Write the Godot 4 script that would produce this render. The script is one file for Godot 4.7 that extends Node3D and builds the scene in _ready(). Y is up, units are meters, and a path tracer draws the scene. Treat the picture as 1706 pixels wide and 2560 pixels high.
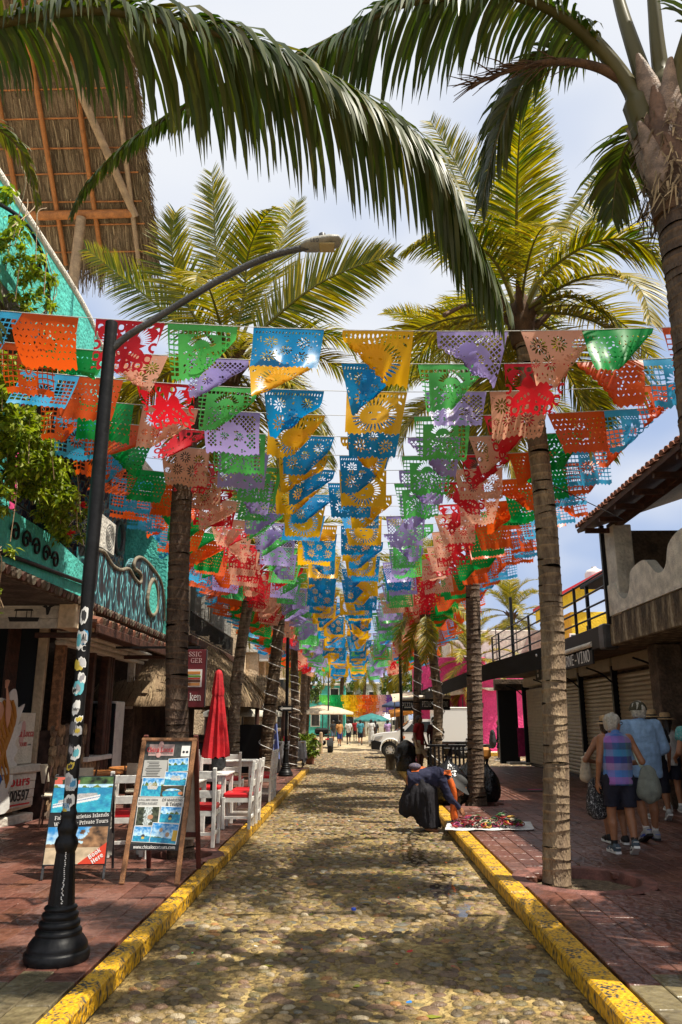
extends Node3D
# A cobbled pedestrian street under strings of cut-paper banners, between palms and shops.
var M := {}
var used := {}
var rng := RandomNumberGenerator.new()


func _ready() -> void:
	rng.seed = 7
	camera_and_light()
	make_materials()
	ground()
	left_building()
	left_far_side()
	right_building()
	right_far_side()
	far_end()
	palms()
	banners()
	left_props()
	right_props()
	people()
	vehicles()
	small_things()


func camera_and_light() -> void:
	var cam := Camera3D.new()
	cam.name = "camera"
	cam.fov = 67.52
	cam.near = 0.05
	cam.far = 900.0
	cam.position = Vector3(0, 1.68, 0)
	cam.rotation_degrees = Vector3(15.136, 1.011, 0)
	cam.current = true
	add_child(cam)
	var sun := DirectionalLight3D.new()
	sun.name = "sun"
	sun.light_energy = 1.6
	sun.light_color = Color(1.0, 0.965, 0.90)
	sun.light_angular_distance = 0.5
	sun.shadow_enabled = true
	add_child(sun)
	sun.look_at_from_position(Vector3(0.37, 0.875, 0.155), Vector3.ZERO, Vector3.UP)
	var e := Environment.new()
	e.background_mode = Environment.BG_SKY
	e.sky = Sky.new()
	e.sky.sky_material = sky_material()
	e.background_energy_multiplier = 1.0
	e.tonemap_mode = Environment.TONE_MAPPER_LINEAR
	e.tonemap_exposure = 1.5
	e.sdfgi_enabled = true
	e.ssao_enabled = true
	e.ssil_enabled = true
	var w := WorldEnvironment.new()
	w.name = "world"
	w.environment = e
	add_child(w)


func sky_material() -> Material:
	# bright hazy tropical sky: thin broken cloud over pale blue, the same all the way round
	var m := PanoramaSkyMaterial.new()
	var w := 1024
	var h := 512
	var n := FastNoiseLite.new()
	n.seed = 11
	n.frequency = 0.55
	n.fractal_octaves = 5
	n.fractal_gain = 0.5
	var im := Image.create(w, h, false, Image.FORMAT_RGBF)
	for j in h:
		var el := PI * (0.5 - (j + 0.5) / h)
		for i in w:
			var az := TAU * i / w
			var d := Vector3(cos(el) * sin(az), sin(el), cos(el) * cos(az))
			var q := d / (maxf(d.y, 0.0) + 0.35)
			var t := n.get_noise_3d(q.x * 2.0 + 3.1, q.y * 2.0, q.z * 2.0 + 2.2) * 0.9 + 0.62
			t = smoothstep(0.16, 0.80, t)
			var up := clampf(d.y, 0.0, 1.0)
			var clear := Color(0.30, 0.38, 0.55).lerp(Color(0.28, 0.36, 0.53), up)
			var c := clear.lerp(Color(0.58, 0.60, 0.64), t)
			if d.y < 0:
				c = Color(0.30, 0.29, 0.27)
			im.set_pixel(i, j, c)
	m.panorama = ImageTexture.create_from_image(im)
	return m


# ---------------------------------------------------------------- naming
func numbered(s: String) -> String:
	var k: int = used.get(s, 0)
	used[s] = k + 1
	return s if k == 0 else "%s_%03d" % [s, k]


func tag(o: Node, label: String, category: String, group := "") -> Node:
	o.set_meta("label", label)
	o.set_meta("category", category)
	if group:
		o.set_meta("group", group)
	return o


func thing(called: String, label: String, category: String, at := Vector3.ZERO, turn := 0.0, group := "") -> Node3D:
	var o := Node3D.new()
	o.name = numbered(called)
	o.position = at
	o.rotation.y = turn
	add_child(o)
	tag(o, label, category, group)
	return o


func put(called: String, g, m: Material, parent: Node = self) -> MeshInstance3D:
	var o := MeshInstance3D.new()
	o.name = numbered(called) if parent == self else called
	o.mesh = g.mesh() if g is Geo else g
	o.material_override = m
	parent.add_child(o, true)
	return o


func struct(called: String, g, m: Material) -> MeshInstance3D:
	var o := put(called, g, m)
	o.set_meta("kind", "structure")
	return o


func copy_of(o: Node3D, label: String, at: Vector3, turn := 0.0) -> Node3D:
	var c: Node3D = o.duplicate()
	c.name = numbered(str(o.name).rstrip("0123456789").rstrip("_"))
	add_child(c)
	c.position = at
	c.rotation.y = turn
	c.set_meta("label", label)
	return c


func r(a: float, b: float) -> float:
	return rng.randf_range(a, b)


func V(x: float, y: float, z: float) -> Vector3:
	return Vector3(x, y, z)


# ---------------------------------------------------------------- geometry
class Geo:
	var v := PackedVector3Array()
	var n := PackedVector3Array()
	var u := PackedVector2Array()
	var c := PackedColorArray()
	var ix := PackedInt32Array()
	var col := Color.WHITE
	var coloured := false

	func vert(p: Vector3, nn: Vector3, uv := Vector2.ZERO) -> int:
		v.append(p)
		n.append(nn)
		u.append(uv)
		c.append(col)
		return v.size() - 1

	func tri(a: Vector3, b: Vector3, d: Vector3) -> void:
		var nn := (b - a).cross(d - a).normalized()
		var k := v.size()
		vert(a, nn); vert(b, nn); vert(d, nn)
		ix.append_array(PackedInt32Array([k, k + 2, k + 1]))

	func quad(a: Vector3, b: Vector3, d: Vector3, e: Vector3) -> void:
		# counter-clockwise seen from outside; uv runs a(0,1) b(1,1) d(1,0) e(0,0)
		var nn := (d - a).cross(e - b).normalized()
		var k := v.size()
		vert(a, nn, Vector2(0, 1)); vert(b, nn, Vector2(1, 1)); vert(d, nn, Vector2(1, 0)); vert(e, nn, Vector2(0, 0))
		ix.append_array(PackedInt32Array([k, k + 2, k + 1, k, k + 3, k + 2]))

	func out_quad(a: Vector3, b: Vector3, d: Vector3, e: Vector3, from: Vector3) -> void:
		if (d - a).cross(e - b).dot((a + b + d + e) * 0.25 - from) < 0:
			quad(e, d, b, a)
		else:
			quad(a, b, d, e)

	func box(at: Vector3, size: Vector3, bev := 0.0, bas := Basis()) -> void:
		var h := size * 0.5
		bev = minf(bev, minf(h.x, minf(h.y, h.z)) * 0.9)
		var P := func(k: int, s: Vector3) -> Vector3:
			var q := Vector3(s.x * (h.x - (0.0 if k == 0 else bev)), s.y * (h.y - (0.0 if k == 1 else bev)), s.z * (h.z - (0.0 if k == 2 else bev)))
			return at + bas * q
		for k in 3:
			var l := (k + 1) % 3
			var m := (k + 2) % 3
			for s in [-1.0, 1.0]:
				var f := []
				for w in [[-1, -1], [1, -1], [1, 1], [-1, 1]]:
					var sg := Vector3.ZERO
					sg[k] = s; sg[l] = w[0]; sg[m] = w[1]
					f.append(P.call(k, sg))
				out_quad(f[0], f[1], f[2], f[3], at)
			if bev > 0.0:
				for s in [-1.0, 1.0]:
					for t in [-1.0, 1.0]:
						var a := Vector3.ZERO
						a[k] = s; a[l] = t; a[m] = -1
						var b := a
						b[m] = 1
						out_quad(P.call(k, a), P.call(k, b), P.call(l, b), P.call(l, a), at)
		if bev > 0.0:
			for x in [-1.0, 1.0]:
				for y in [-1.0, 1.0]:
					for z in [-1.0, 1.0]:
						var s := Vector3(x, y, z)
						if x * y * z > 0:
							tri(P.call(0, s), P.call(1, s), P.call(2, s))
						else:
							tri(P.call(0, s), P.call(2, s), P.call(1, s))

	func bar(a: Vector3, b: Vector3, w: float, d: float, bev := 0.0, up := Vector3.UP) -> void:
		# a rectangular bar from a to b, w across, d along «up»
		var y := (b - a).normalized()
		if absf(y.dot(up)) > 0.98:
			up = Vector3.BACK
		var x := up.cross(y).normalized()
		box((a + b) * 0.5, Vector3(w, (b - a).length(), d), bev, Basis(x, y, x.cross(y)))

	func grid(rows: Array, closed := false) -> void:
		# rows of points, smooth normals; the outside is to the left of row direction x column direction
		var nr := rows.size()
		var nc: int = rows[0].size()
		var base := v.size()
		for i in nr:
			for j in nc:
				var p: Vector3 = rows[i][j]
				var ja := (j + 1) % nc if closed else mini(j + 1, nc - 1)
				var jb := (j + nc - 1) % nc if closed else maxi(j - 1, 0)
				var du: Vector3 = rows[i][ja] - rows[i][jb]
				var dv: Vector3 = rows[mini(i + 1, nr - 1)][j] - rows[maxi(i - 1, 0)][j]
				if du.length_squared() < 1e-12:
					var i2 := i + 1 if i == 0 else i - 1
					du = rows[i2][ja] - rows[i2][jb]
				var nn := du.cross(dv).normalized()
				vert(p, nn, Vector2(float(j) / (nc if closed else nc - 1), float(i) / maxi(nr - 1, 1)))
		for i in nr - 1:
			for j in (nc if closed else nc - 1):
				var a := base + i * nc + j
				var b := base + i * nc + (j + 1) % nc
				ix.append_array(PackedInt32Array([a, a + nc, b, b, a + nc, b + nc]))

	func tube(pts: Array, rad, sides := 8, caps := true) -> void:
		var rows := []
		var nt := pts.size()
		var t0: Vector3 = (pts[1] - pts[0]).normalized()
		var x := t0.cross(Vector3.UP if absf(t0.y) < 0.9 else Vector3.RIGHT).normalized()
		for i in nt:
			var t: Vector3 = (pts[mini(i + 1, nt - 1)] - pts[maxi(i - 1, 0)]).normalized()
			x = (x - t * x.dot(t)).normalized()
			var y := t.cross(x)
			var rr: float = rad[i] if rad is Array or rad is PackedFloat32Array else rad
			var row := []
			for j in sides:
				var a := TAU * j / sides
				row.append(pts[i] + (x * cos(a) + y * sin(a)) * rr)
			rows.append(row)
		grid(rows, true)
		if caps:
			fan(rows[0], pts[0] - t0)
			fan(rows[nt - 1], pts[nt - 1] + (pts[nt - 1] - pts[nt - 2]))

	func fan(ring: Array, outside: Vector3) -> void:
		var mid := Vector3.ZERO
		for p in ring:
			mid += p
		mid /= ring.size()
		for j in ring.size():
			var a: Vector3 = ring[j]
			var b: Vector3 = ring[(j + 1) % ring.size()]
			if (a - mid).cross(b - mid).dot(outside - mid) > 0:
				tri(mid, a, b)
			else:
				tri(mid, b, a)

	func lathe(prof: Array, sides := 20, xf := Transform3D(), caps := true, flutes := 0, depth := 0.0) -> void:
		# prof: Vector2(radius, height) from bottom to top
		var rows := []
		for q in prof:
			var row := []
			for j in sides:
				var a := -TAU * j / sides
				var k: float = 1.0 - depth * (0.5 + 0.5 * cos(a * flutes)) if flutes > 0 else 1.0
				row.append(xf * Vector3(cos(a) * q.x * k, q.y, sin(a) * q.x * k))
			rows.append(row)
		grid(rows, true)
		if caps:
			if prof[0].x > 0.001:
				fan(rows[0], xf * Vector3(0, prof[0].y - 1, 0))
			if prof[-1].x > 0.001:
				fan(rows[-1], xf * Vector3(0, prof[-1].y + 1, 0))

	func ell(at: Vector3, rad: Vector3, bas := Basis(), seg := 12, rings := 8) -> void:
		var rows := []
		for i in rings + 1:
			var f := -PI / 2 + PI * i / rings
			var row := []
			for j in seg:
				var a := -TAU * j / seg
				row.append(at + bas * Vector3(cos(f) * cos(a) * rad.x, sin(f) * rad.y, cos(f) * sin(a) * rad.z))
			rows.append(row)
		grid(rows, true)

	func prism(poly: PackedVector2Array, depth: float, xf := Transform3D()) -> void:
		# outline in x,y, from z=0 to z=depth
		if not Geometry2D.is_polygon_clockwise(poly):
			pass
		else:
			poly = poly.duplicate()
			poly.reverse()
		var t := Geometry2D.triangulate_polygon(poly)
		for k in range(0, t.size(), 3):
			var a := poly[t[k]]
			var b := poly[t[k + 1]]
			var d := poly[t[k + 2]]
			if (b - a).cross(d - a) < 0:
				var s := b
				b = d
				d = s
			tri(xf * Vector3(a.x, a.y, depth), xf * Vector3(b.x, b.y, depth), xf * Vector3(d.x, d.y, depth))
			tri(xf * Vector3(a.x, a.y, 0), xf * Vector3(d.x, d.y, 0), xf * Vector3(b.x, b.y, 0))
		var m := poly.size()
		for k in m:
			var a := poly[k]
			var b := poly[(k + 1) % m]
			quad(xf * Vector3(a.x, a.y, 0), xf * Vector3(b.x, b.y, 0), xf * Vector3(b.x, b.y, depth), xf * Vector3(a.x, a.y, depth))

	func mesh() -> ArrayMesh:
		var a := []
		a.resize(Mesh.ARRAY_MAX)
		a[Mesh.ARRAY_VERTEX] = v
		a[Mesh.ARRAY_NORMAL] = n
		a[Mesh.ARRAY_TEX_UV] = u
		if coloured:
			a[Mesh.ARRAY_COLOR] = c
		a[Mesh.ARRAY_INDEX] = ix
		var m := ArrayMesh.new()
		m.add_surface_from_arrays(Mesh.PRIMITIVE_TRIANGLES, a)
		return m


func geo_box(at: Vector3, size: Vector3, bev := 0.0) -> Geo:
	var g := Geo.new()
	g.box(at, size, bev)
	return g


func spline(pts: Array, steps: int) -> Array:
	# a smooth line through the points
	var out := []
	var m := pts.size()
	for i in m - 1:
		var p0: Vector3 = pts[maxi(i - 1, 0)]
		var p1: Vector3 = pts[i]
		var p2: Vector3 = pts[i + 1]
		var p3: Vector3 = pts[mini(i + 2, m - 1)]
		for k in steps:
			out.append(p1.cubic_interpolate(p2, p0, p3, float(k) / steps))
	out.append(pts[m - 1])
	return out


func spline2(pts: Array, steps: int) -> PackedVector2Array:
	var out := PackedVector2Array()
	var m := pts.size()
	for i in m - 1:
		for k in steps:
			out.append(pts[i].cubic_interpolate(pts[i + 1], pts[maxi(i - 1, 0)], pts[mini(i + 2, m - 1)], float(k) / steps))
	out.append(pts[m - 1])
	return out


func letters(text: String, height: float, at: Vector3, turn: Basis, m: Material, parent: Node, font := "Droid Sans", width := 0.0, called := "lettering", bold := 400) -> MeshInstance3D:
	# raised flat lettering; «height» is the height of a capital, «at» the middle of the word
	var t := TextMesh.new()
	var f := SystemFont.new()
	f.font_names = PackedStringArray([font])
	f.font_weight = bold
	t.font = f
	t.text = text
	t.font_size = 48
	t.pixel_size = height / 34.0
	t.depth = 0.004
	t.curve_step = 2.0
	var o := put(called, t, m, parent)
	var b := turn
	if width > 0.0:
		var w := t.get_aabb().size.x
		if w > 0.0:
			b = turn * Basis.from_scale(Vector3(width / w, 1, 1))
	o.transform = Transform3D(b, at)
	return o


# ---------------------------------------------------------------- materials
func lin(a: float, b: float, d: float) -> Color:
	return Color(a, b, d).linear_to_srgb()


func flat(key: String, c: Color, rough := 0.7, metal := 0.0) -> StandardMaterial3D:
	var m := StandardMaterial3D.new()
	m.resource_name = key
	m.albedo_color = c.linear_to_srgb()
	m.roughness = rough
	m.metallic = metal
	M[key] = m
	return m


func noise_bytes(sd: int, freq: float, oct: int, size: int, kind := FastNoiseLite.TYPE_SIMPLEX_SMOOTH) -> PackedByteArray:
	var f := FastNoiseLite.new()
	f.seed = sd
	f.frequency = freq
	f.fractal_octaves = oct
	f.noise_type = kind
	var im := f.get_seamless_image(size, size)
	im.convert(Image.FORMAT_L8)
	return im.get_data()


func ramp_texture(stops: Array, noises: Array, size := 256, hard := 1.0) -> ImageTexture:
	# colours (linear) along the sum of several noises
	var gr := Gradient.new()
	gr.offsets = PackedFloat32Array(stops.map(func(s): return s[0]))
	gr.colors = PackedColorArray(stops.map(func(s): return s[1].linear_to_srgb()))
	var lut := PackedByteArray()
	for i in 256:
		var c := gr.sample(i / 255.0)
		lut.append(c.r8); lut.append(c.g8); lut.append(c.b8)
	var acc := PackedFloat32Array()
	acc.resize(size * size)
	var total := 0.0
	for q in noises:
		var b := noise_bytes(q[0], q[1], q[2], size)
		total += q[3]
		for i in acc.size():
			acc[i] += b[i] * q[3]
	var data := PackedByteArray()
	data.resize(size * size * 3)
	for i in acc.size():
		var k := clampi(int((acc[i] / total - 127.5) * hard + 127.5), 0, 255) * 3
		data[i * 3] = lut[k]
		data[i * 3 + 1] = lut[k + 1]
		data[i * 3 + 2] = lut[k + 2]
	var im := Image.create_from_data(size, size, false, Image.FORMAT_RGB8, data)
	im.generate_mipmaps()
	return ImageTexture.create_from_image(im)


func bump_texture(sd: int, freq: float, oct: int, strength := 4.0, size := 256) -> ImageTexture:
	var f := FastNoiseLite.new()
	f.seed = sd
	f.frequency = freq
	f.fractal_octaves = oct
	var im := f.get_seamless_image(size, size)
	im.convert(Image.FORMAT_RGBA8)
	im.bump_map_to_normal_map(strength)
	return ImageTexture.create_from_image(im)


func grainy(key: String, stops: Array, noises: Array, scale: Vector3, rough := 0.8, bump := "", bump_scale := 0.6, hard := 1.6) -> StandardMaterial3D:
	var m := flat(key, Color.WHITE, rough)
	m.albedo_texture = ramp_texture(stops, noises, 256, hard)
	m.uv1_triplanar = true
	m.uv1_world_triplanar = true
	m.uv1_scale = scale
	if bump:
		m.normal_enabled = true
		m.normal_texture = M[bump]
		m.normal_scale = bump_scale
	return m


func plain_grain(key: String, c: Color, vary := 0.25, scale := 1.0, rough := 0.75, bump := "bump_fine", bump_scale := 0.4) -> StandardMaterial3D:
	# one base colour with mottling and fine grain, from a few shared grain textures
	var level := clampi(int(vary * 8.0), 0, 3)
	var tk := "mottle_%d_%d" % [level, hash(key) % 3]
	if not M.has(tk):
		var v: float = [0.1, 0.2, 0.32, 0.5][level]
		var top := 1.0 + v
		M[tk] = ramp_texture([[0.0, Color(0.85, 0.85, 0.87) * (1.0 - v) / top], [0.35, Color.WHITE * (1.0 - v * 0.8) / top], [0.6, Color.WHITE / top], [1.0, Color.WHITE]], [[hash(tk) % 1000, 0.012, 4, 1.0], [hash(tk) % 777, 0.09, 3, 0.6]], 256, 1.6)
	var v2: float = [0.1, 0.2, 0.32, 0.5][level]
	var m := flat(key, c * (1.0 + v2), rough)
	m.albedo_texture = M[tk]
	m.uv1_triplanar = true
	m.uv1_world_triplanar = true
	m.uv1_scale = Vector3.ONE * scale
	if bump:
		m.normal_enabled = true
		m.normal_texture = M[bump]
		m.normal_scale = bump_scale
	return m


func leafy(key: String, c: Color, through: Color, rough := 0.45) -> StandardMaterial3D:
	var m := flat(key, c, rough)
	m.vertex_color_use_as_albedo = true
	m.cull_mode = BaseMaterial3D.CULL_DISABLED
	m.backlight_enabled = true
	m.backlight = through.linear_to_srgb()
	return m


func make_materials() -> void:
	M.bump_fine = bump_texture(3, 0.09, 4, 5.0)
	M.bump_soft = bump_texture(5, 0.025, 4, 7.0)
	grainy("mortar", [[0.0, Color(0.06, 0.042, 0.015)], [0.35, Color(0.18, 0.122, 0.040)], [0.6, Color(0.31, 0.215, 0.072)], [1.0, Color(0.45, 0.335, 0.14)]], [[21, 0.008, 5, 1.0], [22, 0.06, 4, 0.9]], Vector3.ONE * 0.8, 0.85, "bump_fine", 1.6)
	grainy("sand", [[0.0, Color(0.25, 0.19, 0.11)], [0.5, Color(0.42, 0.33, 0.2)], [1.0, Color(0.55, 0.45, 0.3)]], [[23, 0.012, 5, 1.0], [24, 0.08, 3, 0.6]], Vector3.ONE * 0.3, 0.95, "bump_fine", 0.6)
	grainy("joint", [[0.0, Color(0.02, 0.012, 0.01)], [1.0, Color(0.09, 0.05, 0.04)]], [[25, 0.03, 4, 1.0]], Vector3.ONE * 0.5, 0.95)
	grainy("kerb_paint", [[0.0, Color(0.03, 0.027, 0.02)], [0.13, Color(0.06, 0.05, 0.035)], [0.19, Color(0.22, 0.21, 0.19)], [0.23, Color(0.36, 0.19, 0.012)], [0.45, Color(0.60, 0.32, 0.008)], [1.0, Color(0.74, 0.42, 0.012)]], [[31, 0.012, 5, 0.8], [32, 0.07, 4, 1.2]], Vector3(1.6, 0.7, 1.3), 0.5, "bump_fine", 0.7, 2.0)
	var pv := grainy("paver", [[0.0, Color(0.36, 0.32, 0.30)], [0.45, Color(0.75, 0.72, 0.70)], [0.7, Color(0.92, 0.9, 0.89)], [1.0, Color(1, 1, 1)]], [[33, 0.008, 5, 1.2], [34, 0.08, 4, 0.7]], Vector3.ONE * 0.4, 0.42, "bump_fine", 0.5)
	pv.vertex_color_use_as_albedo = true
	var st := grainy("cobble", [[0.0, Color(0.5, 0.48, 0.46)], [0.5, Color(0.9, 0.88, 0.86)], [1.0, Color(1, 1, 1)]], [[35, 0.03, 4, 1.0], [36, 0.11, 3, 0.7]], Vector3.ONE * 3.0, 0.55, "bump_fine", 0.9)
	st.vertex_color_use_as_albedo = true
	grainy("soil", [[0.0, Color(0.05, 0.035, 0.02)], [0.5, Color(0.14, 0.10, 0.06)], [1.0, Color(0.28, 0.21, 0.13)]], [[37, 0.03, 5, 1.0], [38, 0.12, 3, 1.0]], Vector3.ONE * 1.3, 0.95, "bump_fine", 1.0)
	plain_grain("red_rim", Color(0.20, 0.08, 0.062), 0.5, 1.4)
	var tk := grainy("trunk", [[0.0, Color(0.32, 0.28, 0.26)], [0.4, Color(0.72, 0.68, 0.64)], [1.0, Color(1, 1, 1)]], [[41, 0.02, 5, 1.0], [42, 0.1, 3, 0.8]], Vector3(2.2, 0.7, 2.2), 0.9, "bump_fine", 1.0, 1.8)
	tk.vertex_color_use_as_albedo = true
	leafy("frond", Color(1, 1, 1), Color(0.75, 0.8, 0.22))
	leafy("vine_leaf", Color(1, 1, 1), Color(0.7, 0.8, 0.3))
	plain_grain("fibre", Color(0.10, 0.055, 0.03), 0.5, 2.0, 0.95)
	plain_grain("sheath", Color(0.15, 0.085, 0.055), 0.5, 1.6, 0.7)
	plain_grain("black_iron", Color(0.009, 0.009, 0.010), 0.4, 1.5, 0.42, "bump_soft", 0.15).metallic_specular = 0.35
	plain_grain("grey_metal", Color(0.06, 0.06, 0.063), 0.3, 1.5, 0.4)
	plain_grain("white_paint", Color(0.72, 0.71, 0.67), 0.05, 0.8, 0.5, "bump_soft", 0.12)
	plain_grain("white_wall", Color(0.62, 0.58, 0.50), 0.14, 0.5, 0.85)
	plain_grain("cream_wall", Color(0.62, 0.48, 0.32), 0.14, 0.4, 0.85)
	plain_grain("turquoise_wall", Color(0.08, 0.52, 0.44), 0.22, 0.5, 0.8)
	plain_grain("pink_wall", Color(0.72, 0.05, 0.21), 0.12, 0.3, 0.8)
	plain_grain("yellow_wall", Color(0.72, 0.50, 0.02), 0.12, 0.4, 0.8)
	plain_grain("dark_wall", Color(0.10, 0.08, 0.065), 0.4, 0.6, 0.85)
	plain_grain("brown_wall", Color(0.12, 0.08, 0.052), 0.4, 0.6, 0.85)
	plain_grain("wood_dark", Color(0.07, 0.025, 0.014), 0.45, 1.5, 0.6)
	plain_grain("wood_orange", Color(0.46, 0.17, 0.04), 0.3, 1.5, 0.6)
	plain_grain("wood_pale", Color(0.42, 0.29, 0.17), 0.3, 1.8, 0.7)
	plain_grain("wood_frame", Color(0.28, 0.13, 0.055), 0.45, 2.5, 0.6)
	grainy("band_concrete", [[0.0, Color(0.05, 0.035, 0.02)], [0.4, Color(0.12, 0.085, 0.05)], [0.7, Color(0.20, 0.15, 0.085)], [1.0, Color(0.38, 0.32, 0.22)]], [[51, 0.012, 5, 1.0], [52, 0.07, 3, 0.4]], Vector3(1.4, 0.35, 1.4), 0.9, "bump_fine", 0.6, 2.0)
	plain_grain("stucco", Color(0.76, 0.71, 0.61), 0.18, 1.2, 0.9, "bump_fine", 1.2)
	plain_grain("roof_tile", Color(0.24, 0.09, 0.05), 0.45, 1.2, 0.85)
	plain_grain("shutter", Color(0.40, 0.33, 0.22), 0.12, 0.8, 0.38, "bump_soft", 0.2)
	plain_grain("black_canvas", Color(0.016, 0.017, 0.02), 0.3, 1.0, 0.7)
	plain_grain("tarp", Color(0.20, 0.195, 0.18), 0.2, 1.0, 0.7, "bump_soft", 0.8)
	plain_grain("stone", Color(0.26, 0.17, 0.10), 0.45, 1.4, 0.85, "bump_fine", 1.0)
	grainy("thatch", [[0.0, Color(0.05, 0.032, 0.018)], [0.45, Color(0.22, 0.15, 0.085)], [1.0, Color(0.52, 0.38, 0.23)]], [[61, 0.05, 4, 1.0], [62, 0.13, 2, 0.7]], Vector3(5.0, 0.7, 5.0), 0.95, "bump_fine", 1.0, 1.6)
	var str := flat("straw", Color.WHITE, 0.9)
	str.vertex_color_use_as_albedo = true
	str.cull_mode = BaseMaterial3D.CULL_DISABLED
	flat("black", Color(0.008, 0.008, 0.009), 0.6)
	flat("ink", Color(0.01, 0.01, 0.012), 0.6)
	flat("white", Color(0.78, 0.77, 0.74), 0.6)
	flat("red_paint", Color(0.52, 0.012, 0.02), 0.5)
	flat("red_vinyl", Color(0.55, 0.008, 0.015), 0.32)
	flat("rubber", Color(0.012, 0.012, 0.012), 0.8)
	flat("chrome", Color(0.6, 0.6, 0.6), 0.25, 0.9)
	var gl := flat("glass", Color(0.02, 0.025, 0.03), 0.06)
	gl.metallic_specular = 0.6
	var pn := flat("pane", Color(0.7, 0.8, 0.85), 0.03)
	pn.albedo_color.a = 0.14
	pn.transparency = BaseMaterial3D.TRANSPARENCY_ALPHA
	flat("string", Color(0.6, 0.6, 0.58), 0.6)


# ---------------------------------------------------------------- ground
const KL := -1.54   # street face of the left kerb
const KR := 1.42
const ROAD_END := -27.6
const STONES := [[Color(0.33, 0.24, 0.12), 11], [Color(0.21, 0.155, 0.088), 10], [Color(0.17, 0.105, 0.08), 6], [Color(0.44, 0.30, 0.13), 5], [Color(0.60, 0.51, 0.35), 3], [Color(0.15, 0.175, 0.165), 2], [Color(0.50, 0.22, 0.07), 1], [Color(0.075, 0.065, 0.055), 2], [Color(0.21, 0.185, 0.08), 4], [Color(0.36, 0.21, 0.14), 3]]


func sheet(x0: float, x1: float, z0: float, z1: float, y: float) -> Geo:
	var g := Geo.new()
	g.quad(V(x0, y, z0), V(x1, y, z0), V(x1, y, z1), V(x0, y, z1))
	return g


func pick_stone() -> Color:
	var t := 0
	for s in STONES:
		t += s[1]
	var k := rng.randi_range(0, t - 1)
	for s in STONES:
		k -= s[1]
		if k < 0:
			return s[0]
	return STONES[0][0]


func muddy(c: Color) -> Color:
	# river stones worn and caked with the mortar they lie in
	return c.lerp(Color(0.235, 0.16, 0.06), 0.34) * 0.82


func stone_mesh(c: Color) -> ArrayMesh:
	# a river stone, mostly sunk in the mortar: unit half-length, height about 0.5
	var g := Geo.new()
	g.coloured = true
	g.col = c
	var m := 9
	var rad := []
	for j in m:
		rad.append(r(0.82, 1.12))
	var rows := []
	for q in [[1.0, -0.10], [0.96, 0.14], [0.76, 0.34], [0.40, 0.46], [0.001, 0.5]]:
		var row := []
		for j in m:
			var a := -TAU * j / m
			row.append(V(cos(a) * q[0] * rad[j], q[1] * r(0.93, 1.07), sin(a) * q[0] * rad[j]))
		rows.append(row)
	g.grid(rows, true)
	return g.mesh()


func multi(called: String, mesh: Mesh, m: Material, xf: Array, cols: Array, parent: Node) -> MultiMeshInstance3D:
	var mm := MultiMesh.new()
	mm.transform_format = MultiMesh.TRANSFORM_3D
	mm.use_colors = cols.size() > 0
	mm.mesh = mesh
	mm.instance_count = xf.size()
	for i in xf.size():
		mm.set_instance_transform(i, xf[i])
		if cols.size():
			mm.set_instance_color(i, cols[i])
	var o := MultiMeshInstance3D.new()
	o.name = numbered(called) if parent == self else called
	o.multimesh = mm
	o.material_override = m
	parent.add_child(o, true)
	o.set_meta("kind", "stuff")
	return o


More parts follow.
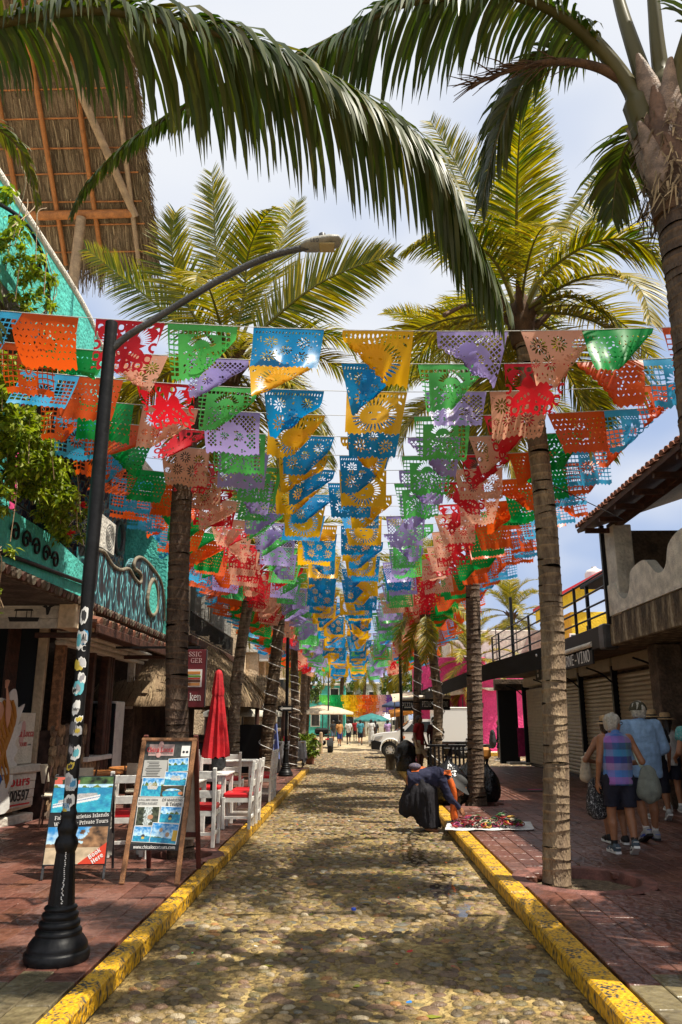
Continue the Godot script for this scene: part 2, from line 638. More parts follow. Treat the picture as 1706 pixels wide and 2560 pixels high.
func ground() -> void:
	struct("ground", sheet(-300, 300, 20, -600, -0.06), M.sand)
	var street := struct("street", sheet(KL - 0.1, KR + 0.12, 1.0, ROAD_END, 0.0), M.mortar)
	var plaza := struct("crossing_road", sheet(-14, 16, ROAD_END, -90.0, -0.004), M.sand)
	# river stones set in mortar
	var kinds := []
	for s in STONES:
		kinds.append([stone_mesh(muddy(s[0])), stone_mesh(muddy(s[0]))])
	var pale := [stone_mesh(Color.WHITE), stone_mesh(Color.WHITE), stone_mesh(Color.WHITE)]
	var bulk := [[], [], []]
	var cols := [[], [], []]
	var single := 0
	var wear := FastNoiseLite.new()
	wear.seed = 4
	wear.frequency = 0.9
	var z := -4.2
	while z > ROAD_END - 14.0:
		var x0 := KL + 0.03
		var x1 := KR - 0.03
		var far := z < ROAD_END
		if far:
			x0 = -7.0
			x1 = 9.0
		var x := x0 + r(0.0, 0.1)
		var grow := 1.0 if not far else 1.7
		while x < x1:
			var a := r(0.028, 0.068) * grow * (1.35 if rng.randf() < 0.12 else 1.0)
			var b := a * r(0.5, 0.8)
			x += a
			if x > x1 - a * 0.6:
				break
			var gone := wear.get_noise_2d(x * 1.3, z) > 0.36 and rng.randf() < 0.7
			if not gone:
				var bas := Basis(Vector3.UP, r(-0.45, 0.45) + (PI / 2 if rng.randf() < 0.12 else 0.0)) * Basis.from_scale(V(a, r(0.020, 0.042), b))
				var xf := Transform3D(bas, V(x, r(-0.003, 0.002), z + r(-0.022, 0.022)))
				var c := pick_stone()
				if single < 300 and not far:
					single += 1
					var at := 0
					for i in STONES.size():
						if STONES[i][0] == c:
							at = i
					var o := put("cobblestone", kinds[at][rng.randi_range(0, 1)], M.cobble, street)
					o.transform = xf
				else:
					var k := rng.randi_range(0, 2)
					bulk[k].append(xf)
					cols[k].append(muddy(c) * r(0.85, 1.15))
			x += a + r(0.006, 0.028) * grow
		z -= r(0.068, 0.088) * grow
	for k in 3:
		multi("cobblestones", pale[k], M.cobble, bulk[k], cols[k], street)
	# moss and grass-green film in the joints
	var mg := Geo.new()
	mg.coloured = true
	for i in 1500:
		var q := Vector2(r(-1.3, 1.35), r(-4.6, -26.0))
		var dens := 0.10
		if q.y < -8.6 and q.y > -14.0 and q.x > -0.6:
			dens = 0.85
		if q.y < -14:
			dens = 0.25
		if rng.randf() > dens:
			continue
		mg.col = Color(r(0.10, 0.22), r(0.13, 0.20), 0.015)
		var ring := []
		var s := r(0.012, 0.04)
		for j in 7:
			var a := TAU * j / 7
			ring.append(V(q.x + cos(a) * s * r(0.6, 1.5), 0.006, q.y - sin(a) * s * r(0.4, 0.9)))
		mg.fan(ring, V(q.x, 1, q.y))
	flat("moss", Color.WHITE, 0.95).vertex_color_use_as_albedo = true
	put("moss", mg, M.moss, street).set_meta("kind", "stuff")
	# a trickle of dirty water that runs down beside the right kerb
	var wg := Geo.new()
	var rows := []
	for i in 26:
		var zz := -7.4 - i * 0.22
		var mid := 0.86 + 0.08 * sin(i * 0.3) + 0.03 * sin(i * 0.9) - i * 0.004
		var w := 0.07 + 0.07 * absf(sin(i * 0.33 + 0.4)) + r(0.0, 0.02)
		rows.append([V(mid - w, 0.0085, zz), V(mid + w, 0.0085, zz)])
	wg.grid(rows)
	var wm := flat("dirty_water", Color(0.05, 0.03, 0.012), 0.04)
	wm.albedo_color.a = 0.42
	wm.transparency = BaseMaterial3D.TRANSPARENCY_ALPHA
	struct("water", wg, wm)

	# kerbs of painted concrete, one block after another
	for side in [-1, 1]:
		var w := 0.155 if side < 0 else 0.205
		var cx := KL - w / 2 if side < 0 else KR + w / 2
		var kg := Geo.new()
		kg.box(V(0, 0.065, 0), V(w, 0.14, 1.19), 0.018)
		var km := kg.mesh()
		var base := Node3D.new()
		base.name = "left_kerb" if side < 0 else "right_kerb"
		add_child(base)
		base.set_meta("kind", "structure")
		for i in 20:
			var o := put("kerb_block", km, M.kerb_paint, base)
			o.position = V(cx + r(-0.004, 0.004), r(-0.003, 0.003), -3.6 - i * 1.2)
			o.rotation.y = r(-0.004, 0.004)
	pavement("left_pavement", KL - 0.175, -8.2, [[-2.06, -9.75, 0.36], [-2.78, -18.4, 0.4], [-2.4, -21.3, 0.4], [-2.06, -26.2, 0.4]], -1)
	pavement("right_pavement", KR + 0.225, 8.4, [[2.28, -8.42, 0.56], [2.3, -15.45, 0.5], [1.98, -20.0, 0.35], [2.0, -25.6, 0.35]], 1)


func pavement(called: String, xa: float, xb: float, pits: Array, side: int) -> void:
	var o := struct(called, sheet(minf(xa, xb), maxf(xa, xb), 1.0, ROAD_END + 0.4, 0.03), M.joint)
	var pw := 0.205
	var pl := 0.41
	var shapes := []
	var hues := [Color(0.165, 0.066, 0.045), Color(0.19, 0.082, 0.058), Color(0.135, 0.056, 0.040), Color(0.205, 0.10, 0.075), Color(0.175, 0.073, 0.046)]
	var greys := [Color(0.20, 0.165, 0.09), Color(0.17, 0.145, 0.085)]
	for c in hues + greys:
		var g := Geo.new()
		g.coloured = true
		g.col = c
		g.box(V(0, -0.03, 0), V(pw - 0.006, 0.06, pl - 0.006), 0.006)
		shapes.append(g.mesh())
	var white := Geo.new()
	white.coloured = true
	white.box(V(0, -0.03, 0), V(pw - 0.006, 0.06, pl - 0.006), 0.006)
	var cells := []
	var nx := int(absf(xb - xa) / pw)
	for i in nx:
		var x := xa + side * (i + 0.5) * pw
		var z := -3.4 - (0.5 if i % 2 else 0.0) * pl
		while z > ROAD_END + 0.5:
			var skip := false
			for p in pits:
				if Vector2(x - p[0], z - p[1]).length() < p[2] + 0.03:
					skip = true
			if not skip:
				cells.append(V(x, 0.13, z))
			z -= pl
	var seen := func(p: Vector3) -> float: return p.length() + (50.0 if absf(p.x) > -p.z * 0.46 + 0.1 else 0.0)
	cells.sort_custom(func(a, b): return seen.call(a) < seen.call(b))
	var xf := []
	var cols := []
	for k in cells.size():
		var p: Vector3 = cells[k]
		p.y += r(-0.0025, 0.0025)
		var t := Transform3D(Basis.from_euler(V(r(-0.005, 0.005), r(-0.006, 0.006), r(-0.006, 0.006))), p)
		var old := p.z > -5.4
		var h := rng.randi_range(0, 4) if not old else 5 + rng.randi_range(0, 1)
		if k < 300:
			var q := put("paver", shapes[h], M.paver, o)
			q.transform = t
		else:
			xf.append(t)
			cols.append((hues + greys)[h] * r(0.9, 1.1))
	multi("pavers", white.mesh(), M.paver, xf, cols, o)
	# tree pits: a concrete rim round bare soil
	for p in pits:
		var g := Geo.new()
		var rows := []
		for q in [[p[2] - 0.02, 0.03], [p[2], 0.128], [p[2] + 0.012, 0.138], [p[2] + 0.14, 0.138], [p[2] + 0.155, 0.12]]:
			var row := []
			for j in 40:
				var a := TAU * j / 40
				row.append(V(p[0] + cos(a) * q[0] * 1.0, q[1], p[1] + sin(a) * q[0]))
			rows.append(row)
		g.grid(rows, true)
		put("pit_rim", g, M.red_rim, o)
		var sg := Geo.new()
		rows = []
		for i in 7:
			var row := []
			for j in 24:
				var a := TAU * j / 24
				var rr: float = p[2] * (1.0 - i / 6.0)
				row.append(V(p[0] + cos(a) * rr, 0.034 + i * 0.004 + r(-0.006, 0.006), p[1] + sin(a) * rr))
			rows.append(row)
		sg.grid(rows, true)
		put("pit_soil", sg, M.soil, o)


# ---------------------------------------------------------------- palms
func frond_geo(pts: Array, longest: float, count: int, droop: float, o := {}) -> Geo:
	count = int(count * 1.35)
	# a feather leaf: a tapering midrib with narrow leaflets on both sides that hang by their own weight
	var g := Geo.new()
	g.coloured = true
	var line := spline(pts, 10)
	var ln := line.size()
	var acc := [0.0]
	for i in range(1, ln):
		acc.append(acc[-1] + line[i].distance_to(line[i - 1]))
	var total: float = acc[-1]
	var thick: float = o.get("thick", 0.028)
	var rads := []
	for i in ln:
		rads.append(lerpf(thick, 0.004, pow(acc[i] / total, 0.7)) * (1.7 if acc[i] / total < 0.05 else 1.0))
	var green: Color = o.get("green", Color(0.055, 0.085, 0.012))
	var gold: Color = o.get("gold", Color(0.36, 0.24, 0.02))
	var aged: float = o.get("aged", 0.1)
	g.col = o.get("rib", Color(0.20, 0.19, 0.05))
	g.tube(line, rads, 6, false)
	var first: float = o.get("first", 0.16)
	var wide: float = o.get("wide", 0.027)
	var at := 0
	var lift: float = o.get("lift", 0.25)
	var hang: float = o.get("hang", 0.0)
	for i in count:
		var t := lerpf(first, 0.995, float(i) / count)
		var s := t * total
		while at < ln - 2 and acc[at + 1] < s:
			at += 1
		var p: Vector3 = line[at].lerp(line[at + 1], clampf((s - acc[at]) / maxf(acc[at + 1] - acc[at], 1e-5), 0, 1))
		var tang: Vector3 = (line[mini(at + 2, ln - 1)] - line[maxi(at - 1, 0)]).normalized()
		var flat_side := tang.cross(Vector3.UP)
		var sd: Vector3 = o.get("side", Vector3.ZERO)
		if sd == Vector3.ZERO:
			sd = flat_side.normalized() if flat_side.length() > 0.15 else Vector3.RIGHT
		sd = (sd - tang * sd.dot(tang)).normalized()
		var up := sd.cross(tang)
		var prof := minf(1.0, 0.45 + 2.2 * (t - first)) * (1.0 - 0.72 * pow(maxf(0.0, (t - 0.45) / 0.55), 1.6))
		if o.has("tip"):
			prof = minf(1.0, 0.45 + 2.2 * (t - first)) * (1.0 - (1.0 - o.tip) * pow(t, 4.0))
		prof *= lerpf(1.0, o.get("tail", 1.0), smoothstep(0.46, 0.62, t))
		for w in [-1.0, 1.0]:
			if rng.randf() < 0.05:
				continue
			var long: float = longest * prof * (r(0.84, 1.08) if rng.randf() > 0.07 else r(0.3, 0.7))
			var d: Vector3 = (tang * (0.35 + 0.75 * t + r(-0.1, 0.1)) + sd * w * r(0.8, 1.0) + up * (lift + r(-0.12, 0.12)) + Vector3.DOWN * hang).normalized()
			var yellow := clampf(aged + r(-0.25, 0.25) + (0.55 if rng.randf() < aged * 0.8 else 0.0), 0, 1)
			var base := green.lerp(gold, yellow) * r(0.75, 1.25)
			var q := p
			var twist := r(-0.5, 0.5)
			var weak := droop * r(0.7, 1.35)
			var k0 := g.v.size()
			var segs := 4
			for k in segs + 1:
				var f := float(k) / segs
				var across := tang - d * tang.dot(d)
				across = across.normalized().rotated(d, twist + f * 0.3)
				var ww: float = wide * ([0.55, 1.0, 0.9, 0.6, 0.04][k]) * 0.5 * (0.55 + 0.45 * prof)
				var nn := d.cross(across).normalized()
				g.col = base.lerp(gold * 0.9, clampf(f - 0.55, 0, 1) * (0.3 + aged))
				g.vert(q + across * ww, nn)
				g.vert(q - across * ww, nn)
				d = (d + Vector3.DOWN * weak * (0.35 + 0.65 * f)).normalized()
				q += d * long / segs
			for k in segs:
				var a := k0 + k * 2
				g.ix.append_array(PackedInt32Array([a, a + 2, a + 1, a + 1, a + 2, a + 3]))
	return g


func trunk_geo(pts: Array, r0: float, r1: float, ring := 0.095, o := {}) -> Geo:
	# a ringed palm stem: every old leaf base leaves a ledge and a pale scar
	var g := Geo.new()
	g.coloured = true
	var line := spline(pts, 12)
	var acc := [0.0]
	for i in range(1, line.size()):
		acc.append(acc[-1] + line[i].distance_to(line[i - 1]))
	var total: float = acc[-1]
	var sides: int = o.get("sides", 16)
	var dark: Color = o.get("dark", Color(0.10, 0.068, 0.045))
	var light: Color = o.get("light", Color(0.30, 0.225, 0.145))
	var n := FastNoiseLite.new()
	n.seed = rng.randi() % 1000
	n.frequency = 0.8
	var rings := int(total / ring)
	var marks := []
	var along := 0.0
	for i in rings + 1:
		marks.append(along)
		along += r(0.55, 1.45)
	var base := g.v.size()
	var rows := 0
	for i in rings + 1:
		var wob := r(0.8, 1.2)
		var tilt := r(-0.03, 0.03)
		var tph := r(0, TAU)
		for sub in 3:
			var gap: float = (marks[i + 1] if i < rings else along) - marks[i]
			var s: float = minf((marks[i] + [0.0, 0.10, 0.90][sub] * gap) * total / along, total)
			var f := s / total
			var k := 0
			while k < line.size() - 2 and acc[k + 1] < s:
				k += 1
			var p: Vector3 = line[k].lerp(line[k + 1], clampf((s - acc[k]) / maxf(acc[k + 1] - acc[k], 1e-5), 0, 1))
			var flare: float = 1.0 + o.get("flare", 0.35) * exp(-s * 3.2)
			var rr: float = lerpf(r0, r1, f) * flare * [1.018 + 0.016 * wob, 0.985, 1.0][sub]
			for j in sides:
				var a := -TAU * j / sides
				var bump := 1.0 + 0.07 * n.get_noise_2d(cos(a) * 2.0 + s * 0.8, sin(a) * 2.0 + s * 1.2)
				var dy := tilt * sin(a + tph) if s > 0.05 and f < 0.99 else 0.0
				var nn := V(cos(a), [-0.5, 0.6, 0.0][sub], sin(a)).normalized()
				var m := clampf(0.42 + 0.75 * n.get_noise_2d(cos(a) * 1.2 + 9.0, s * 1.1 + sin(a)) + r(-0.12, 0.12), 0, 1)
				g.col = dark.lerp(light, m)
				if sub == 0:
					g.col = g.col.lerp(light * 1.35, 0.65)
				g.vert(p + V(cos(a) * rr * bump, dy, sin(a) * rr * bump), nn)
			rows += 1
	for i in rows - 1:
		for j in sides:
			var a := base + i * sides + j
			var b := base + i * sides + (j + 1) % sides
			g.ix.append_array(PackedInt32Array([a, a + sides, b, b, a + sides, b + sides]))
	return g


var frond_kinds := []


func make_frond_kinds() -> void:
	# fronds that leave the crown along +x, from nearly upright to hanging
	for e in [78, 62, 45, 25, 5, -22, -50]:
		for k in 2:
			var el := deg_to_rad(e + r(-5, 5))
			var pts := [Vector3.ZERO]
			var p := Vector3.ZERO
			var long := 2.55 if e > 0 else 2.2
			for i in 6:
				var el2 := el - (0.10 + 0.16 * i / 5.0) * i * (1.0 if e > -30 else 0.5)
				p += V(cos(el2), sin(el2), 0.03 * i * (k * 2 - 1)) * long / 6.0
				pts.append(p)
			frond_kinds.append(frond_geo(pts, 0.62, 70, 0.10 if e > 40 else 0.2, {"green": Color(0.065, 0.11, 0.012), "gold": Color(0.50, 0.36, 0.02), "aged": 0.30 + (0.1 if e < 30 else 0.0), "side": V(0, 0, 1)}).mesh())


func palm(called: String, label: String, trunk_pts: Array, r0: float, r1: float, o := {}) -> Node3D:
	var base: Vector3 = trunk_pts[0]
	var t := thing(called, label, "palm tree", base, 0.0, o.get("group", "palms along the street"))
	var local := trunk_pts.map(func(p): return p - base)
	put("trunk", trunk_geo(local, r0, r1, o.get("ring", 0.095), o), M.trunk, t)
	var top: Vector3 = local[-1]
	var count: int = o.get("count", 20)
	var size: float = o.get("size", 1.0)
	var az := r(0, TAU)
	for i in count:
		az += 2.399
		var q := float(i) / count
		var k := clampi(int(q * 7.0), 0, 6) * 2 + rng.randi_range(0, 1)
		var f := put("frond", frond_kinds[k], o.get("leaf", M.frond), t)
		f.transform = Transform3D(Basis(Vector3.UP, az) * Basis.from_scale(Vector3.ONE * size * r(0.9, 1.1)), top + V(0, 0.12 - 0.2 * q, 0))
	crown_heart(t, top, r1, size)
	return t


func crown_heart(t: Node3D, top: Vector3, r1: float, size: float) -> void:
	var g := Geo.new()
	for i in 9:
		var a := i * 2.399
		var d := V(cos(a), 1.25, sin(a)).normalized()
		var rows := []
		var p := top + V(cos(a), 0, sin(a)) * r1 * 0.55 + V(0, -0.28 + i * 0.03, 0)
		g.tube([p, p + d * 0.2 * size, p + d * 0.42 * size + V(cos(a), 0, sin(a)) * 0.06], [0.06 * size, 0.048 * size, 0.022 * size], 7)
	put("leaf_sheath", g, M.fibre, t)
	var fb := Geo.new()
	fb.lathe([Vector2(r1 * 0.95, -0.42), Vector2(r1 * 1.25, -0.22), Vector2(r1 * 1.3, 0.0), Vector2(r1 * 0.8, 0.2), Vector2(0.01, 0.34)], 12, Transform3D(Basis(), top))
	put("fibre", fb, M.fibre, t)


func bent(called: String, pts: Array, longest: float, count: int, droop: float, m: Material, t: Node3D, o := {}) -> void:
	# one frond of a crown along given points (relative to the world)
	var b := t.position
	put(called, frond_geo(pts.map(func(p): return p - b), longest, count, droop, o), m, t)


func palms() -> void:
	make_frond_kinds()
	# the near palm at the right edge of the view
	var dk := {"green": Color(0.037, 0.072, 0.009), "gold": Color(0.17, 0.145, 0.02), "aged": 0.04, "rib": Color(0.15, 0.13, 0.05), "wide": 0.038}
	var t := thing("palm_tree", "tall near palm at the right edge with brown leaf sheaths and dark drooping fronds", "palm tree", V(2.72, 0.04, -5.2), 0.0, "palms along the street")
	var b := t.position
	var tp := [V(2.72, 0.04, -5.2), V(2.52, 1.9, -5.1), V(2.45, 3.0, -5.05), V(2.43, 3.85, -5.0), V(2.46, 4.62, -5.0), V(2.43, 5.63, -5.0), V(2.41, 6.1, -5.0)]
	put("trunk", trunk_geo(tp.map(func(p): return p - b), 0.17, 0.16, 0.08, {"dark": Color(0.055, 0.033, 0.022), "light": Color(0.19, 0.13, 0.085), "sides": 20}), M.trunk, t)
	bent("frond", [V(2.30, 6.07, -5.0), V(2.13, 6.54, -4.95), V(1.76, 6.96, -4.85), V(1.31, 7.14, -4.75), V(0.8, 7.04, -4.65), V(0.33, 6.89, -4.6), V(-0.10, 6.55, -4.55), V(-0.53, 6.36, -4.6), V(-1.0, 6.24, -4.7), V(-1.55, 6.04, -4.85), V(-1.88, 5.83, -4.95), V(-2.10, 5.63, -5.05), V(-2.20, 5.43, -5.1)], 0.85, 165, 0.75, M.frond, t, dk.merged({"thick": 0.075, "first": 0.15, "lift": 0.1, "hang": 0.3, "tail": 0.36, "side": V(0.1, 0.25, 1)}))
	bent("frond", [V(2.30, 6.3, -5.05), V(2.12, 6.9, -5.1), V(1.93, 7.19, -5.25), V(1.66, 7.18, -5.4), V(1.42, 6.94, -5.5), V(1.29, 6.66, -5.6), V(1.18, 6.29, -5.65), V(1.11, 5.93, -5.7)], 0.62, 70, 0.6, M.frond, t, dk.merged({"thick": 0.05, "first": 0.3, "green": Color(0.045, 0.07, 0.014)}, true))
	bent("frond", [V(2.37, 6.26, -5.0), V(2.37, 6.36, -5.2), V(2.33, 6.38, -5.5), V(2.31, 6.25, -5.75), V(2.29, 5.95, -5.9)], 0.55, 36, 0.6, M.frond, t, dk.merged({"thick": 0.03, "green": Color(0.045, 0.07, 0.014)}, true))
	bent("frond", [V(2.34, 6.4, -5.0), V(2.22, 7.12, -5.0), V(2.16, 7.9, -5.1), V(2.0, 8.7, -5.3), V(1.6, 9.3, -5.6)], 0.8, 80, 0.3, M.frond, t, dk.merged({"thick": 0.08, "first": 0.35}))
	bent("frond", [V(2.45, 6.4, -5.0), V(2.41, 7.01, -4.9), V(2.43, 7.6, -4.8), V(2.6, 8.6, -4.4), V(2.8, 9.2, -3.8)], 0.8, 80, 0.3, M.frond, t, dk.merged({"thick": 0.075, "first": 0.35}))
	bent("frond", [V(2.5, 6.3, -5.0), V(2.9, 6.8, -5.0), V(3.6, 7.1, -5.0), V(4.4, 6.9, -4.8), V(4.9, 6.4, -4.7)], 0.8, 80, 0.4, M.frond, t, dk.merged({"thick": 0.07}))
	bent("frond", [V(2.45, 6.3, -4.95), V(2.6, 6.9, -4.4), V(2.8, 7.1, -3.6), V(2.9, 6.9, -2.8), V(2.9, 6.5, -2.3)], 0.8, 80, 0.4, M.frond, t, dk.merged({"thick": 0.07}))
	for i in 3:  # extra fronds out of view on the sun side, added to shade the trunk
		var f := put("frond", frond_kinds[[4, 6, 8][i]], M.frond, t)
		f.transform = Transform3D(Basis(Vector3.UP, deg_to_rad(-20 + i * 25)) * Basis.from_scale(Vector3.ONE * 1.2), V(2.45, 6.35, -5.0) - b)
	# a dried flower branch reaching over the street
	var g := Geo.new()
	var br := spline([V(2.25, 6.42, -4.97), V(1.98, 6.62, -4.95), V(1.69, 6.65, -4.9), V(1.41, 6.63, -4.9), V(1.15, 6.54, -4.9), V(0.93, 6.43, -4.9)], 8).map(func(p): return p - b)
	g.tube(br, range(br.size()).map(func(i): return lerpf(0.045, 0.008, float(i) / br.size())), 7)
	for i in 60:
		var k := int(lerpf(14, br.size() - 2, i / 60.0))
		var d := (V(-1, r(-0.55, 0.55), r(-0.5, 0.5))).normalized()
		g.tube([br[k], br[k] + d * 0.12, br[k] + d * 0.24 + V(0, -0.03 + r(-0.03, 0.03), 0)], [0.008, 0.006, 0.003], 4, false)
	put("flower_branch", g, M.fibre, t)
	# stout leaf bases that clasp the top of the trunk, with torn fibre between them
	plain_grain("leaf_base", Color(0.26, 0.18, 0.13), 0.4, 2.5, 0.6)
	for i in 16:
		var a := 0.3 + i * 2.399
		var d := V(cos(a), 0, sin(a))
		var sd := V(-sin(a), 0, cos(a))
		var lo := 5.40 + 0.045 * i
		var rows := []
		for k in 9:
			var f := k / 8.0
			var wd: float = [0.015, 0.07, 0.105, 0.115, 0.105, 0.085, 0.062, 0.045, 0.02][k]
			var c := V(2.41, lo + 0.62 * f, -5.0) + d * (0.125 + 0.035 * sin(f * PI) + 0.12 * pow(f, 3.0)) - b
			var row := []
			for q in 12:
				var t2 := TAU * q / 12
				row.append(c - sd * cos(t2) * wd * (1.0 + 0.08 * sin(f * 9.0 + i)) + d * (sin(t2) * (0.02 + wd * 0.25) - 0.35 * pow(cos(t2) * wd, 2.0) / 0.115))
			rows.append(row)
		var sg := Geo.new()
		sg.grid(rows, true)
		put("leaf_sheath", sg, M.leaf_base if i % 3 else M.sheath, t)
	var fb := Geo.new()
	fb.lathe([Vector2(0.155, 5.3), Vector2(0.165, 5.6), Vector2(0.17, 6.0), Vector2(0.14, 6.3), Vector2(0.05, 6.5)], 12, Transform3D(Basis(), V(2.41 - b.x, -b.y, -5.0 - b.z)))
	put("fibre", fb, M.fibre, t)
	fb = Geo.new()
	fb.coloured = true
	for i in 500:
		var a := r(0, TAU)
		var d := V(cos(a), 0, sin(a))
		thatch_strands(fb, 1, V(2.41, r(5.35, 6.2), -5.0) - b + d * r(0.15, 0.21), Vector3.ZERO, Vector3.ZERO, (V(0, -1, 0) + rand_dir() * 0.7).normalized(), d, 0.2, 0.2)
	put("torn_fibre", fb, M.straw, t).set_meta("kind", "stuff")

	# the palm just outside the left edge, whose fronds hang in at the top left
	t = thing("palm_tree", "near palm beyond the left edge whose huge dark frond arches over the street", "palm tree", V(-3.6, 0.04, -3.9), 0.0, "palms along the street")
	b = t.position
	put("trunk", trunk_geo([V(0, 0, 0), V(0.1, 2.5, 0), V(0.12, 5.1, 0)], 0.19, 0.16), M.trunk, t)
	bent("frond", [V(-3.42, 5.15, -3.9), V(-3.01, 5.76, -3.9), V(-2.27, 6.02, -3.9), V(-1.71, 6.11, -3.9), V(-1.29, 6.09, -3.95), V(-1.01, 6.06, -4.0), V(-0.73, 5.99, -4.05), V(-0.44, 5.88, -4.1), V(-0.06, 5.72, -4.2), V(0.20, 5.6, -4.3), V(0.5, 5.39, -4.4), V(0.71, 5.01, -4.5), V(0.88, 4.7, -4.6), V(1.01, 4.45, -4.65)], 0.96, 190, 0.95, M.frond, t, dk.merged({"thick": 0.07, "first": 0.22, "lift": 0.15, "hang": 0.45, "tip": 0.40, "wide": 0.038, "side": V(0.1, 0.35, 1), "aged": 0.10}, true))
	bent("frond", [V(-3.42, 5.2, -3.95), V(-2.95, 5.6, -4.2), V(-2.65, 5.75, -4.4), V(-2.42, 5.68, -4.6), V(-2.32, 5.45, -4.7), V(-2.28, 5.25, -4.75)], 0.24, 40, 0.5, M.frond, t, dk.merged({"green": Color(0.05, 0.08, 0.014), "aged": 0.25}, true))
	bent("frond", [V(-3.42, 5.1, -3.95), V(-2.9, 5.1, -4.2), V(-2.55, 4.9, -4.35), V(-2.4, 4.45, -4.5), V(-2.36, 4.1, -4.55)], 0.3, 26, 0.5, M.frond, t, dk.merged({"rib": Color(0.45, 0.42, 0.25), "thick": 0.05, "green": Color(0.06, 0.10, 0.02)}, true))
	for az in [2.2, 3.2, 4.1]:
		var dir := V(cos(az), 0, sin(az))
		var c := V(-3.5, 5.15, -3.9)
		bent("frond", [c, c + dir * 0.6 + V(0, 0.7, 0), c + dir * 1.5 + V(0, 1.0, 0), c + dir * 2.4 + V(0, 0.5, 0)], 0.7, 60, 0.4, M.frond, t, dk)
	crown_heart(t, V(0.12, 5.15, 0), 0.16, 1.2)

	# the palm in the round pit on the right, mid distance
	var lg := {"green": Color(0.050, 0.105, 0.008), "gold": Color(0.64, 0.47, 0.01), "aged": 0.24, "thick": 0.032, "rib": Color(0.24, 0.22, 0.05)}
	t = thing("palm_tree", "palm in the round soil pit beside the right kerb with a bright yellow green crown", "palm tree", V(1.97, 0.05, -8.25), 0.0, "palms along the street")
	b = t.position
	put("trunk", trunk_geo([V(1.97, 0.05, -8.25), V(2.04, 1.28, -8.22), V(2.09, 2.49, -8.2), V(2.11, 3.8, -8.2), V(2.06, 5.23, -8.22), V(2.0, 6.3, -8.25)].map(func(p): return p - b), 0.130, 0.108, 0.10, {"flare": 0.12, "light": Color(0.40, 0.30, 0.185), "dark": Color(0.15, 0.10, 0.065), "sides": 22}), M.trunk, t)
	crown_heart(t, V(2.0, 6.35, -8.25) - b, 0.13, 1.0)
	for q in [
		[[V(2.0, 6.38, -8.25), V(2.07, 7.17, -8.3), V(2.17, 8.13, -8.35), V(2.28, 9.08, -8.4), V(2.37, 9.78, -8.2)], 0.62, 0.08, V(1, 0, 0.15), 100],
		[[V(1.97, 6.38, -8.25), V(1.76, 7.29, -8.3), V(1.54, 8.25, -8.5), V(1.28, 9.1, -8.7), V(1.08, 9.74, -8.9)], 0.6, 0.08, V(1, 0.2, 0.3), 90],
		[[V(2.04, 6.4, -8.25), V(2.37, 7.16, -8.2), V(2.85, 7.96, -8.3), V(3.34, 8.63, -8.4), V(3.83, 9.05, -8.5)], 0.34, 0.12, V(0.4, -0.3, 1), 70],
		[[V(2.04, 6.4, -8.25), V(2.63, 7.37, -8.6), V(3.35, 8.36, -9.0), V(4.1, 9.12, -9.4), V(4.77, 9.64, -9.8)], 0.62, 0.14, V(0.5, -0.5, 0.6), 90],
		[[V(2.04, 6.35, -8.2), V(2.19, 6.65, -8.0), V(2.51, 6.86, -7.8), V(2.81, 6.9, -7.6), V(3.15, 6.81, -7.5), V(3.34, 6.46, -7.4), V(3.46, 5.97, -7.4)], 0.72, 0.40, Vector3.ZERO, 110],
		[[V(2.05, 6.3, -8.2), V(2.24, 6.3, -7.9), V(2.43, 6.19, -7.6), V(2.72, 5.84, -7.4), V(2.84, 5.27, -7.3)], 0.5, 0.4, Vector3.ZERO, 60],
		[[V(1.95, 6.41, -8.25), V(1.67, 6.81, -7.9), V(1.3, 6.92, -7.6), V(0.91, 6.77, -7.3), V(0.58, 6.49, -7.1)], 0.66, 0.4, Vector3.ZERO, 90],
		[[V(1.95, 6.3, -8.3), V(1.77, 6.4, -8.6), V(1.25, 6.61, -9.2), V(0.85, 6.42, -9.5), V(0.39, 6.02, -9.7), V(0.22, 5.46, -9.8)], 0.6, 0.35, Vector3.ZERO, 80],
		[[V(2.04, 6.25, -8.3), V(2.49, 6.02, -8.8), V(2.87, 5.78, -9.0), V(3.15, 5.43, -9.2), V(3.28, 4.87, -9.3)], 0.6, 0.35, Vector3.ZERO, 70],
		[[V(2.0, 6.4, -8.3), V(1.8, 6.9, -8.8), V(1.6, 7.2, -9.5), V(1.4, 7.2, -10.2), V(1.3, 6.9, -10.8)], 0.6, 0.25, Vector3.ZERO, 80],
		[[V(2.0, 6.4, -8.2), V(1.9, 7.0, -7.8), V(1.8, 7.5, -7.1), V(1.7, 7.6, -6.4)], 0.6, 0.25, Vector3.ZERO, 80],
		[[V(2.0, 6.4, -8.3), V(2.3, 7.0, -8.9), V(2.6, 7.5, -9.6), V(2.9, 7.6, -10.3), V(3.1, 7.4, -10.9)], 0.6, 0.25, Vector3.ZERO, 80]]:
		bent("frond", q[0], q[1], q[4], q[2], M.frond, t, lg.merged({"side": q[3]}, true))
	fill_crown(t, V(2.0, 6.35, -8.25) - b, 12)
	# cut stub of an old frond
	g = Geo.new()
	g.tube([V(1.95, 6.3, -8.2) - b, V(1.6, 6.42, -8.1) - b, V(1.3, 6.36, -8.05) - b, V(1.05, 6.2, -8.0) - b], [0.03, 0.026, 0.022, 0.03], 7)
	put("cut_stalk", g, M.sheath, t)

	# the palm behind the board stands on the left
	t = thing("palm_tree", "palm behind the two tour boards on the left with a full yellow green crown", "palm tree", V(-2.02, 0.05, -9.75), 0.0, "palms along the street")
	b = t.position
